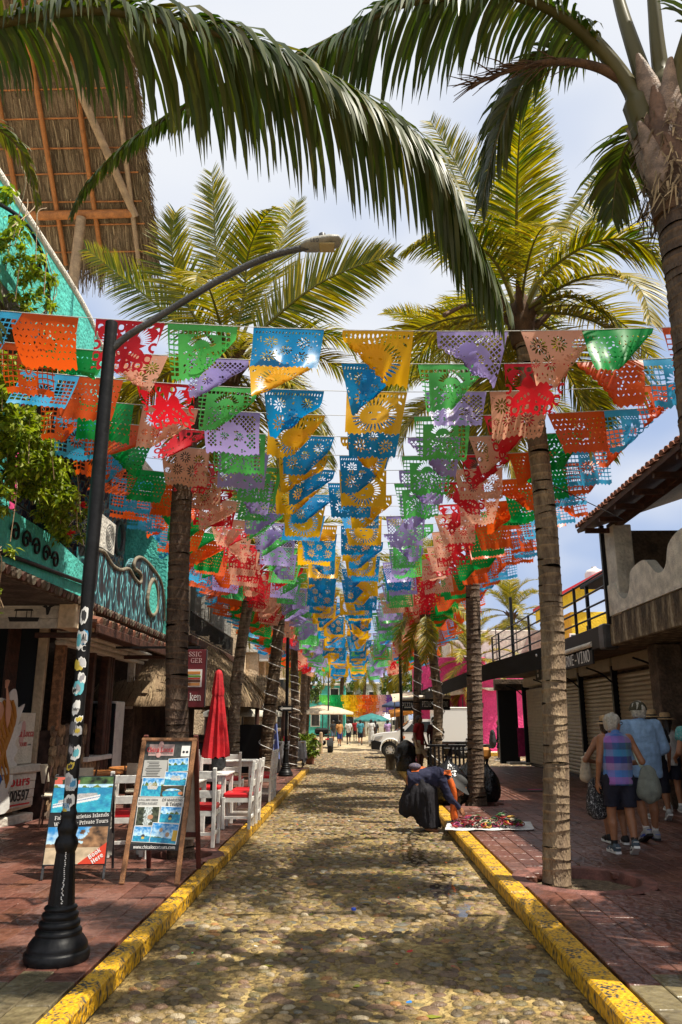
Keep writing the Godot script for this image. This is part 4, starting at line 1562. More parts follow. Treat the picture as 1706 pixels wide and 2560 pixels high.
func left_building() -> void:
	var h := thing("turquoise_building", "turquoise two storey corner building with a curved parapet, mural balcony and dark open ground floor", "building")
	# ground floor: dark rooms behind posts
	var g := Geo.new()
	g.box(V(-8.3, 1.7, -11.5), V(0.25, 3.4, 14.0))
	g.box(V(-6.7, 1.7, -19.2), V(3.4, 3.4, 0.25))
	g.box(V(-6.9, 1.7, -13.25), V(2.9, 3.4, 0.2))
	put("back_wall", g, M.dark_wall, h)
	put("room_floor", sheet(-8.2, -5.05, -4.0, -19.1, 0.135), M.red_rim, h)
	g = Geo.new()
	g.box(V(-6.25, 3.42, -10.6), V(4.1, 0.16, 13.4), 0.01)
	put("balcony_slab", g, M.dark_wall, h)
	# posts and slats of the shop front
	for q in [[-13.18, 0.16, M.wood_frame, 1.5], [-14.75, 0.14, M.wood_dark, 0.95], [-15.62, 0.16, M.wood_dark, 0.13], [-15.78, 0.1, M.wood_dark, 0.13], [-15.93, 0.1, M.wood_dark, 0.13], [-17.6, 0.34, M.white_wall, 1.9], [-18.9, 0.3, M.brown_wall, 0.13]]:
		put("post", geo_box(V(-5.02, (3.3 + q[3]) / 2.0, q[0]), V(0.16, 3.3 - q[3], q[1]), 0.012), q[2], h)
	for i in 9:
		put("slat", geo_box(V(-5.55, 1.75, -12.9 - i * 0.05 + 0.6), V(0.03, 3.0, 0.035), 0.004), M.wood_dark, h)
	# stone dado with a white coping
	g = Geo.new()
	g.box(V(-5.2, 0.77, -13.85), V(0.36, 1.45, 1.5))
	g.box(V(-5.2, 0.5, -15.3), V(0.36, 0.84, 1.5))
	var dado := put("stone_wall", g, M.joint, h)
	stones(dado, -5.02, -13.05, -14.6, 0.10, 1.5, 0.19)
	stones(dado, -5.02, -14.6, -16.0, 0.10, 0.9, 0.19)
	put("coping", geo_box(V(-5.12, 0.965, -15.3), V(0.5, 0.085, 1.42), 0.012), M.white_paint, h)
	# bright things on the shelves inside the shop
	for q in [[-13.6, 1.95, 0.5, 0.5, Color(0.5, 0.06, 0.03)], [-14.1, 2.05, 0.4, 0.55, Color(0.06, 0.2, 0.06)], [-13.9, 1.6, 0.9, 0.2, Color(0.02, 0.12, 0.2)], [-13.75, 1.15, 0.5, 0.25, Color(0.55, 0.04, 0.2)]]:
		put("shelf_goods", geo_box(V(-5.9, q[1], q[0]), V(0.1, q[3], q[2]), 0.03), flat("goods_%.1f_%.1f" % [q[0], q[1]], q[4], 0.5), h)
	put("shelf", geo_box(V(-5.9, 1.4, -13.9), V(0.3, 0.04, 1.4)), M.wood_dark, h)
	# cornice over the door
	g = Geo.new()
	for k in 3:
		g.box(V(-4.98 + 0.05 * k, 2.94 + 0.085 * k, -15.5), V(0.2 + 0.06 * k, 0.08, 5.0 + 0.06 * k), 0.02)
	put("cornice", g, M.white_wall, h)
	# door frame with a picture beside the mermaid board
	g = Geo.new()
	g.box(V(-5.30, 2.1, -13.1), V(0.16, 2.6, 0.1), 0.01)
	g.box(V(-5.9, 3.3, -13.1), V(1.3, 0.2, 0.1), 0.01)
	put("door_frame", g, M.cream_wall, h)
	put("door_glass", geo_box(V(-5.9, 2.0, -13.12), V(1.05, 2.4, 0.03)), M.glass, h)

	# balcony parapets: turquoise panels, then the wavy painted one
	g = Geo.new()
	g.prism(PackedVector2Array([Vector2(-4.0, 3.5), Vector2(-4.0, 4.2), Vector2(-10.3, 4.15), Vector2(-11.6, 4.0), Vector2(-11.6, 3.5)]), 0.14, left_face(-4.2))
	put("parapet", g, M.turquoise_wall, h)
	var top := spline2([Vector2(-11.7, 4.30), Vector2(-12.2, 4.34), Vector2(-12.55, 4.36), Vector2(-13.0, 4.24), Vector2(-13.5, 4.25), Vector2(-13.98, 4.36), Vector2(-14.4, 4.25), Vector2(-14.8, 4.24), Vector2(-14.78, 4.42), Vector2(-14.3, 4.45), Vector2(-14.38, 4.63), Vector2(-14.8, 4.74), Vector2(-15.56, 4.70), Vector2(-16.36, 4.54), Vector2(-16.7, 4.2), Vector2(-16.84, 3.75)], 4)
	var poly := top.duplicate()
	poly.append(Vector2(-16.78, 3.5))
	poly.append(Vector2(-11.7, 3.5))
	var painted := grainy("mural", [[0.0, Color(0.015, 0.015, 0.02)], [0.54, Color(0.03, 0.035, 0.04)], [0.60, Color(0.01, 0.14, 0.18)], [0.66, Color(0.10, 0.48, 0.52)], [0.73, Color(0.45, 0.75, 0.75)], [0.79, Color(0.02, 0.14, 0.18)], [1.0, Color(0.012, 0.02, 0.03)]], [[71, 0.014, 3, 1.0], [72, 0.03, 2, 0.4]], V(1.0, 0.30, 1.05), 0.6, "", 0.5, 2.0)
	g = Geo.new()
	g.prism(poly, 0.16, left_face(-4.2))
	var par := put("painted_parapet", g, painted, h)
	g = Geo.new()
	var line := []
	for p in top:
		line.append(V(-4.2, p.y + 0.02, p.x))
	g.tube(line, 0.036, 7)
	put("parapet_rim", g, plain_grain("rim_brown", Color(0.20, 0.17, 0.12), 0.4, 2.0), par)
	g = Geo.new()
	line = []
	for i in 33:
		var a := TAU * i / 32
		line.append(V(-4.185, 4.12 + 0.37 * sin(a), -15.72 + 0.38 * cos(a) * (1.0 - 0.25 * sin(a))))
	g.tube(line, 0.045, 7)
	put("oval_rim", g, M.rim_brown, par)
	g = Geo.new()
	g.fan(line.slice(0, 32).map(func(p): return p + V(0.012, 0, 0)), V(0, 4, -15))
	put("oval_opening", g, M.turquoise_wall, par)
	# ridged tile edge below the balcony, a half round tile every 14 cm
	for i in 60:
		g = Geo.new()
		if i == 0:
			g.tube([V(0, 0, 0), V(0.24, -0.05, 0)], 0.058, 8)
			M.tile_mesh = g.mesh()
		var t := put("tile", M.tile_mesh, [M.brown_wall, M.rim_brown, M.wood_dark][i % 3], h)
		t.position = V(-4.28, 3.42, -8.0 - i * 0.15)
	# tiled awning over the terrace
	var aw := thing("tile_awning", "dark clay tile awning over the terrace below the painted balcony", "awning")
	put("board", geo_box(V(-4.45, 3.14, -14.2), V(1.0, 0.05, 5.0)), M.wood_dark, aw)
	var tg := Geo.new()
	tg.tube([V(-0.55, 0.14, 0), V(0.0, 0.0, 0), V(0.5, -0.13, 0)], [0.075, 0.085, 0.095], 9)
	var tm := tg.mesh()
	for i in 33:
		var t := put("tile", tm, [M.roof_tile, M.brown_wall, M.wood_dark][i % 3], aw)
		t.position = V(-4.42, 3.24 + r(-0.01, 0.01), -11.8 - i * 0.152)
	put("fascia", geo_box(V(-3.93, 3.02, -14.2), V(0.06, 0.14, 5.0), 0.01), M.wood_dark, aw)
	for z in [-12.0, -16.4]:
		put("bracket", geo_box(V(-4.5, 2.95, z), V(1.0, 0.08, 0.08), 0.01), M.wood_dark, aw)

	# upper storey
	g = Geo.new()
	poly = PackedVector2Array([Vector2(-3.5, 6.72), Vector2(-3.5, 7.92)])
	var crest := spline2([Vector2(-9.0, 7.92), Vector2(-10.3, 7.90), Vector2(-11.2, 7.78), Vector2(-12.0, 7.5), Vector2(-12.6, 7.12), Vector2(-13.0, 6.72)], 5)
	poly.append_array(crest)
	g.prism(poly, 0.3, left_face(-4.2))
	put("gable", g, M.turquoise_wall, h)
	g = Geo.new()
	line = [V(-4.25, 7.95, -3.5)]
	for p in crest:
		line.append(V(-4.25, p.y + 0.03, p.x))
	g.tube(line, 0.085, 8)
	put("gable_rim", g, M.stucco, h)
	g = Geo.new()
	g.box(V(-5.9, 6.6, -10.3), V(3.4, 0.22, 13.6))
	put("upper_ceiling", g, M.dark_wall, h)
	g = Geo.new()
	g.box(V(-6.6, 5.0, -10.2), V(0.2, 3.0, 13.6))
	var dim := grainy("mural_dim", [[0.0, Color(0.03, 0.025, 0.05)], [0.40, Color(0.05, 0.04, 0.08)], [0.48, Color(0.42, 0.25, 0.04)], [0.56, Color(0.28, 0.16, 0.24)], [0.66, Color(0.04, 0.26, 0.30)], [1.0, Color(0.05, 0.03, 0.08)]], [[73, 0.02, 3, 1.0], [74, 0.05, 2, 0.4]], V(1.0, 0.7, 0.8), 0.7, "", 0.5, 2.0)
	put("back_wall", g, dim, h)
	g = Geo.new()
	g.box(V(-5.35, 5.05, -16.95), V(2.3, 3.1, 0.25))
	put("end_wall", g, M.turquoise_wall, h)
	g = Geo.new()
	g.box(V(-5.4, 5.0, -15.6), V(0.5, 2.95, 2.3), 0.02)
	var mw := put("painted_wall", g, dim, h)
	g = Geo.new()
	line = []
	for i in 25:
		var a := TAU * i / 24
		line.append(V(-5.13, 5.5 + 0.34 * sin(a), -16.2 + 0.30 * cos(a)))
	g.tube(line, 0.055, 7)
	put("porthole_rim", g, M.grey_metal, mw)
	g = Geo.new()
	g.fan(line.slice(0, 24), V(0, 5.5, -16.2))
	put("porthole_glass", g, M.glass, mw)
	for q in [[-9.75, 0.22, M.turquoise_wall], [-9.98, 0.12, M.pink_wall]]:
		put("pillar", geo_box(V(-4.75, 5.0, q[0]), V(0.22, 3.0, q[1]), 0.02), q[2], h)
	g = Geo.new()
	line = []
	for i in 25:
		var a := TAU * i / 24
		line.append(V(-5.2, 4.95 + 0.42 * sin(a), -10.9 + 0.34 * cos(a)))
	g.tube(line, 0.05, 7)
	put("oval_mirror", g, M.black_iron, h)
	put("orange_panel", geo_box(V(-4.9, 4.1, -11.15), V(0.06, 0.9, 0.42), 0.01), flat("orange_board", Color(0.80, 0.33, 0.01), 0.6), h)
	# balcony ironwork
	g = Geo.new()
	for y in [4.28, 4.78]:
		g.tube([V(-4.22, y, -7.0), V(-4.22, y, -12.3)], 0.017, 6)
	for i in 12:
		scroll(g, V(-4.22, 4.52, -7.4 - i * 0.42), 0.15, V(0, 0, -1 if i % 2 else 1), V(0, 1, 0), 0.014)
	put("iron_railing", g, M.black_iron, h)
	g = Geo.new()
	for i in 5:
		scroll(g, V(-4.17, 3.9 - 0.02 * i, -9.1 - i * 0.33), 0.13, V(0, 0, -1 if i % 2 else 1), V(0, 1, 0), 0.018)
	g.tube([V(-4.16, 3.56, -8.4), V(-4.16, 3.72, -11.9)], 0.03, 6)
	put("iron_scrolls", g, M.black_iron, h)
	# iron bracket that curves over the gable
	g = Geo.new()
	g.tube(spline([V(-3.95, 7.2, -7.2), V(-3.95, 7.45, -7.9), V(-3.95, 7.38, -8.5), V(-3.95, 7.0, -8.8), V(-3.95, 6.4, -8.7), V(-3.95, 5.9, -8.9)], 6), 0.025, 6)
	scroll(g, V(-3.95, 7.1, -8.35), 0.16, V(0, 0, -1), V(0, 1, 0), 0.022)
	scroll(g, V(-3.95, 7.3, -7.7), 0.12, V(0, 0, 1), V(0, -1, 0), 0.03)
	put("iron_bracket", g, M.black_iron, h)

	# air conditioner on the balcony
	var ac := thing("air_conditioner", "weathered cream air conditioner behind the lamp post on the left balcony", "air conditioner", V(-4.85, 4.72, -14.1))
	put("case", geo_box(V(0, 0.33, 0), V(0.36, 0.66, 0.85), 0.03), M.white_wall, ac)
	g = Geo.new()
	for i in 10:
		g.box(V(0.02, 0.08 + i * 0.055, 0.43), V(0.28, 0.02, 0.02))
	put("vents", g, M.black, ac)
	g = Geo.new()
	for k in 4:
		var ring := []
		for i in 21:
			ring.append(V(0.19, 0.33 + 0.06 * (k + 1) * sin(TAU * i / 20), -0.08 + 0.06 * (k + 1) * cos(TAU * i / 20)))
		g.tube(ring, 0.006, 4, false)
	put("fan_grille", g, M.grey_metal, ac)
	put("stand", geo_box(V(0, -0.56, 0), V(0.3, 1.12, 0.7), 0.02), M.black_iron, ac)

	# painted board under the balcony: boats at sea and a whale's tail
	var pb := thing("painted_board", "dim plank board painted with a boat and a whale tail under the left balcony", "sign", V(-4.95, 3.0, -11.5))
	for i in 3:
		put("plank", geo_box(V(0, 0.07 + i * 0.145, 0), V(1.0, 0.142, 0.03), 0.004), M.white_wall, pb)
	g = Geo.new()
	g.prism(PackedVector2Array([Vector2(-0.25, 0.1), Vector2(0.18, 0.1), Vector2(0.2, 0.16), Vector2(-0.28, 0.17)]), 0.004, Transform3D(Basis(), V(0, 0, 0.0155)))
	g.prism(PackedVector2Array([Vector2(-0.2, 0.26), Vector2(0.1, 0.26), Vector2(0.08, 0.29), Vector2(-0.18, 0.29)]), 0.004, Transform3D(Basis(), V(0, 0, 0.0155)))
	for x in [-0.16, 0.0, 0.07]:
		g.box(V(x, 0.215, 0.018), V(0.012, 0.1, 0.004))
	g.prism(PackedVector2Array([Vector2(0.30, 0.2), Vector2(0.33, 0.2), Vector2(0.36, 0.31), Vector2(0.45, 0.36), Vector2(0.34, 0.345), Vector2(0.315, 0.32), Vector2(0.29, 0.345), Vector2(0.22, 0.33), Vector2(0.28, 0.30)]), 0.004, Transform3D(Basis(), V(0, 0, 0.0155)))
	put("painting", g, M.ink, pb)
	put("beam_end", geo_box(V(0.66, 0.22, -0.3), V(0.26, 0.46, 0.9), 0.01), M.cream_wall, pb)

	palapa()
	# vines
	vine("climbing_vine", "climbing vine with glossy leaves on the iron bracket at the top of the turquoise wall", [[V(-3.95, 7.15, -7.7), V(0.26, 0.5, 0.55), 480], [V(-3.95, 6.8, -8.5), V(0.2, 0.42, 0.4), 420], [V(-3.95, 6.3, -9.0), V(0.15, 0.35, 0.3), 220], [V(-3.92, 5.95, -9.2), V(0.12, 0.3, 0.2), 110]], [])
	vine("flowering_vine", "thick flowering vine with red blooms spilling over the left balcony railing", [[V(-3.9, 5.2, -7.9), V(0.3, 0.5, 0.5), 1900], [V(-3.9, 4.75, -8.6), V(0.34, 0.5, 0.6), 2200], [V(-3.95, 4.55, -9.4), V(0.28, 0.4, 0.55), 1500], [V(-4.0, 4.35, -10.2), V(0.24, 0.34, 0.5), 800], [V(-3.95, 3.9, -8.2), V(0.2, 0.5, 0.25), 320], [V(-3.95, 3.1, -8.2), V(0.12, 0.4, 0.15), 70]], [V(-3.8, 4.42, -9.9), V(-3.8, 4.55, -10.2), V(-3.85, 4.1, -10.05), V(-3.7, 4.9, -8.9), V(-3.75, 4.6, -10.5)])

	# fridge and tables of the terrace
	var fr := thing("drinks_fridge", "tall drinks fridge with a white side standing by the dark shop door", "fridge", V(-5.2, 0.14, -16.45))
	put("body", geo_box(V(0, 0.95, 0), V(0.6, 1.9, 0.62), 0.02), M.white_paint, fr)
	put("glass_door", geo_box(V(0.02, 1.0, 0.34), V(0.56, 1.7, 0.05), 0.01), M.glass, fr)
	g = Geo.new()
	for k in 5:
		for i in 5:
			g.lathe([Vector2(0.03, 0), Vector2(0.03, 0.13), Vector2(0.012, 0.18), Vector2(0.012, 0.22)], 7, Transform3D(Basis(), V(-0.2 + i * 0.1, 0.3 + k * 0.32, 0.375)))
	put("bottles", g, M.brown_wall, fr).set_meta("kind", "stuff")


func vine(called: String, label: String, blobs: Array, blooms: Array) -> void:
	var t := thing(called, label, "vine", V(-4.1, 3.6, blobs[0][0].z))
	var b := t.position
	var g := Geo.new()
	g.coloured = true
	var st := Geo.new()
	for q in blobs:
		bush(g, q[0] - b, q[1], q[2], 0.10, Color(0.10, 0.17, 0.016), Color(0.42, 0.46, 0.03))
		for i in 7:
			var p: Vector3 = q[0] - b + V(r(-1, 1) * q[1].x, q[1].y, r(-1, 1) * q[1].z)
			st.tube(spline([p, p + V(r(-0.1, 0.1), -0.4 * q[1].y, r(-0.2, 0.2)), p + V(r(-0.1, 0.1), -1.6 * q[1].y, r(-0.3, 0.3))], 5), 0.006, 4, false)
	put("foliage", g, M.vine_leaf, t).set_meta("kind", "stuff")
	put("stems", st, M.wood_pale, t)
	flat("bloom", Color(0.62, 0.015, 0.02), 0.6)
	for p in blooms:
		g = Geo.new()
		for i in 9:
			leaf(g, p - b, rand_dir() + V(0.8, 0, 0.3), rand_dir(), 0.085, 0.055)
		put("flower", g, M.bloom, t)


func palapa() -> void:
	# underside of the thatched roof over the roof terrace: a slope that climbs towards the street corner
	var t := thing("thatched_roof", "big palm thatch roof on orange poles over the roof terrace at the top left", "roof", V(-4.2, 10.25, -13.3))
	var up := V(0, sin(0.82), cos(0.82))      # up the slope, towards the camera
	var nn := V(0, -cos(0.82), sin(0.82))     # out of the underside
	var long := 6.6
	var P := func(x: float, s: float, off := 0.0) -> Vector3: return V(x, 0, 0) + up * s + nn * off
	var g := Geo.new()
	var rows := []
	for i in 2:
		rows.append([])
	g.box(P.call(-4.3, long / 2 + 0.1, -0.16), V(9.2, long + 0.2, 0.2), 0.0, Basis(V(1, 0, 0), up, V(1, 0, 0).cross(up)))
	put("thatch", g, M.thatch, t)
	g = Geo.new()
	g.coloured = true
	thatch_strands(g, 5200, P.call(-5.0, 0.2, -0.05), V(5.3, 0, 0), up * (long - 0.2), -up, nn, 0.5, 0.10)
	for i in 1500:
		var x := r(-5.0, 0.32)
		thatch_strands(g, 1, P.call(x, r(-0.1, 0.25), r(-0.2, 0.0)), Vector3.ZERO, Vector3.ZERO, (V(0, -1, -0.25) + rand_dir() * 0.15).normalized(), V(0, -0.3, 1), 0.42, 0.1)
	for i in 2200:
		var s := r(0.0, long)
		thatch_strands(g, 1, P.call(r(0.22, 0.34), s, r(-0.24, -0.02)), Vector3.ZERO, Vector3.ZERO, (V(0.35, -0.75, -0.35) + rand_dir() * 0.2).normalized(), nn, 0.26, 0.15)
	put("straw", g, M.straw, t).set_meta("kind", "stuff")
	for i in 7:
		g = Geo.new()
		var x := 0.0 - i * 0.72
		g.tube([P.call(x, 0.12, 0.06), P.call(x + 0.02, 3.0, 0.07), P.call(x, long, 0.06)], [0.045, 0.05, 0.05], 8)
		put("rafter", g, M.wood_pale if i == 0 else M.wood_orange, t)
	for i in 14:
		g = Geo.new()
		g.tube([P.call(-5.0, 0.35 + i * 0.46, 0.01 + r(-0.01, 0.01)), P.call(0.2, 0.38 + i * 0.46 + r(-0.03, 0.03), 0.01)], 0.017, 5)
		put("batten", g, M.wood_orange, t)
	g = Geo.new()
	g.tube([V(-5.2, 0.55, 0.9), V(0.05, 0.75, 0.75)], [0.10, 0.085], 10)
	put("tie_beam", g, M.wood_orange, t)
	g = Geo.new()
	g.tube([V(0.05, 0.70, 0.72), V(-0.55, 2.0, 2.2), V(-1.05, 3.15, 3.3)], [0.075, 0.07, 0.065], 9)
	put("brace_pole", g, M.wood_pale, t)
	g = Geo.new()
	g.tube([V(-1.15, -2.6, 0.35), V(-1.12, -1.0, 0.5), V(-0.95, 0.62, 0.82)], [0.11, 0.1, 0.09], 10)
	put("post", g, M.wood_pale, t)
	# the roof terrace that carries it
	g = Geo.new()
	g.box(V(-1.9, -2.75, 1.6), V(3.6, 0.3, 7.6), 0.02)
	put("terrace_slab", g, M.stucco, t)


func left_far_side() -> void:
	# building with hanging grey sheets on its balcony
	var b := thing("draped_building", "dark building with grey sheets hanging over its balcony behind the left palms", "building", V(-4.6, 0.03, -21))
	put("wall", geo_box(V(-2.0, 3.2, 0.2), V(3.4, 6.4, 6.6), 0.02), M.brown_wall, b)
	put("balcony_slab", geo_box(V(0.1, 3.46, -0.2), V(1.4, 0.2, 6.4), 0.02), M.wood_dark, b)
	var g := Geo.new()
	g.tube([V(0.75, 4.1, 3.0), V(0.75, 4.1, -3.4)], 0.02, 6)
	g.tube([V(0.75, 3.62, 3.0), V(0.75, 3.62, -3.4)], 0.015, 6)
	for i in 54:
		g.tube([V(0.75, 3.58, 3.0 - i * 0.12), V(0.75, 4.1, 3.0 - i * 0.12)], 0.009, 4, false)
	put("railing", g, M.black_iron, b)
	for q in [[2.4, 0.1], [0.0, -2.2], [-2.35, -3.3]]:
		var rows := []
		for i in 9:
			var row := []
			for j in 22:
				var f := j / 21.0
				var v := i / 8.0
				row.append(V(0.62 + 0.07 * sin(f * 17.0 + q[0]) * (0.4 + v) + 0.05 * sin(f * 41.0 + v * 3.0), 5.85 - v * 2.0 - 0.12 * sin(f * PI) * v, lerpf(q[0], q[1], f + 0.05 * sin(v * 3.0) * (f - 0.5))))
			rows.append(row)
		g = Geo.new()
		g.grid(rows)
		var o := put("hanging_sheet", g, M.tarp, b)
		M.tarp.cull_mode = BaseMaterial3D.CULL_DISABLED
	# hanging red restaurant sign
	var s := thing("restaurant_sign", "dark red hanging sign with a burger picture half hidden by a palm trunk", "sign", V(-2.86, 1.95, -13.6))
	put("board", geo_box(V(0, 0.42, 0), V(0.52, 0.98, 0.05), 0.006), flat("sign_maroon", Color(0.12, 0.006, 0.012), 0.5), s)
	put("frame_edge", geo_box(V(0.265, 0.42, 0), V(0.012, 0.98, 0.06)), M.grey_metal, s)
	letters("SSIC", 0.08, V(0.06, 0.83, 0.027), Basis(), flat("sign_pink", Color(0.55, 0.36, 0.36)), s, "Droid Serif", 0.22)
	letters("GER", 0.08, V(0.09, 0.72, 0.027), Basis(), M.sign_pink, s, "Droid Serif", 0.2)
	letters("ken", 0.12, V(0.1, 0.10, 0.027), Basis(), M.white, s, "Droid Serif", 0.2)
	var pic := put("burger_picture", geo_box(V(0.05, 0.42, 0.03), V(0.3, 0.3, 0.012)), M.white, s)
	for q in [[0.53, 0.05, Color(0.55, 0.22, 0.05), 0.12], [0.47, 0.03, Color(0.12, 0.30, 0.03), 0.13], [0.43, 0.025, Color(0.55, 0.04, 0.02), 0.12], [0.39, 0.04, Color(0.10, 0.04, 0.02), 0.125], [0.335, 0.05, Color(0.45, 0.2, 0.06), 0.12]]:
		g = Geo.new()
		g.box(V(0.05, q[0] - 0.02, 0.039), V(q[3] * 2, q[1], 0.006), 0.002)
		put("print", g, flat("burger_%.2f" % q[0], q[2], 0.5), pic)
	put("arm", geo_box(V(-0.6, 0.95, 0), V(1.5, 0.04, 0.04)), M.black_iron, s)
	# thatched bar
	thatched_bar("thatched_bar", "low shaggy thatch roof of the bar between the two leaning palms", V(-4.6, 0.13, -21.2), 1.95, 3.55, V(1.95, 0, 4.2))
	thatched_bar("thatched_bar", "far small thatch roof on the left beyond the second lamp post", V(-3.9, 0.13, -29.5), 1.9, 3.1, V(1.7, 0, 1.9))
	# cream building
	var c := thing("cream_building", "cream building with projecting balconies and fins behind the thatched bar", "building", V(-5.6, 0.0, -33.0))
	put("wall", geo_box(V(-1.2, 3.6, 0), V(5.0, 7.2, 5.0), 0.03), M.cream_wall, c)
	put("balcony", geo_box(V(1.75, 4.7, 0.3), V(1.4, 0.95, 4.2), 0.03), M.white_wall, c)
	put("balcony", geo_box(V(1.75, 7.0, 0.3), V(1.4, 0.8, 4.2), 0.03), M.white_wall, c)
	for i in 4:
		put("fin", geo_box(V(1.55 + 0.1 * (i % 2), 2.6, 2.2 - i * 1.25), V(0.5, 3.3, 0.16), 0.02), M.cream_wall, c)
	put("bracket", geo_box(V(2.0, 4.05, 2.2), V(0.35, 0.34, 0.3), 0.02), M.white_paint, c)
	for q in [[2.3, 1.0], [2.3, -0.6]]:
		var w := put("window", geo_box(V(1.31, q[0], q[1]), V(0.06, 1.1, 0.8)), M.brown_wall, c)
		put("pane", geo_box(V(1.35, q[0], q[1]), V(0.03, 0.95, 0.66)), M.glass, w)


func thatched_bar(called: String, label: String, at: Vector3, eave: float, ridge: float, half: Vector3) -> void:
	var t := thing(called, label, "thatched roof", at, 0.0)
	var g := Geo.new()
	var rows := []
	for q in [[1.0, eave - 0.12], [1.0, eave + 0.08], [0.86, lerpf(eave, ridge, 0.34)], [0.62, lerpf(eave, ridge, 0.68)], [0.30, lerpf(eave, ridge, 0.93)], [0.02, ridge]]:
		var row := []
		for j in 40:
			var a := -TAU * j / 40
			var rx := absf(cos(a))
			row.append(V(signf(cos(a)) * pow(rx, 0.6) * half.x * q[0], q[1] + r(-0.03, 0.03), signf(sin(a)) * pow(absf(sin(a)), 0.6) * (half.z * q[0] if q[0] > 0.3 else half.z * 0.45)))
		rows.append(row)
	g.grid(rows, true)
	put("thatch", g, M.thatch, t)
	g = Geo.new()
	g.coloured = true
	for i in 5200:
		var a := r(-2.4, 2.4) if i % 2 else r(0, TAU)
		var f := pow(rng.randf(), 0.8)
		var sc: float = lerpf(1.02, 0.3, f)
		var y := lerpf(eave + 0.08, ridge, pow(f, 0.75)) + 0.02
		var p := V(signf(cos(a)) * pow(absf(cos(a)), 0.6) * half.x * sc, y, -signf(sin(a)) * pow(absf(sin(a)), 0.6) * half.z * maxf(sc, 0.45))
		var out := V(p.x / half.x, 0, p.z / half.z).normalized()
		thatch_strands(g, 1, p, Vector3.ZERO, Vector3.ZERO, (out * 0.55 + V(0, -1, 0) + rand_dir() * 0.25).normalized(), (out + V(0, 0.6, 0)).normalized(), 0.4, 0.1)
	put("straw", g, M.straw, t).set_meta("kind", "stuff")
	for sx in [-0.8, 0.8]:
		for sz in [-0.8, 0.8]:
			g = Geo.new()
			g.tube([V(half.x * sx, 0, half.z * sz), V(half.x * sx, eave + 0.2, half.z * sz)], 0.07, 8)
			put("post", g, M.wood_dark, t)
	put("counter", geo_box(V(0.1, 0.52, 0), V(half.x * 1.2, 1.04, half.z * 1.4), 0.02), M.black, t)
	put("counter_top", geo_box(V(0.1, 1.07, 0), V(half.x * 1.3, 0.06, half.z * 1.46), 0.01), M.wood_dark, t)


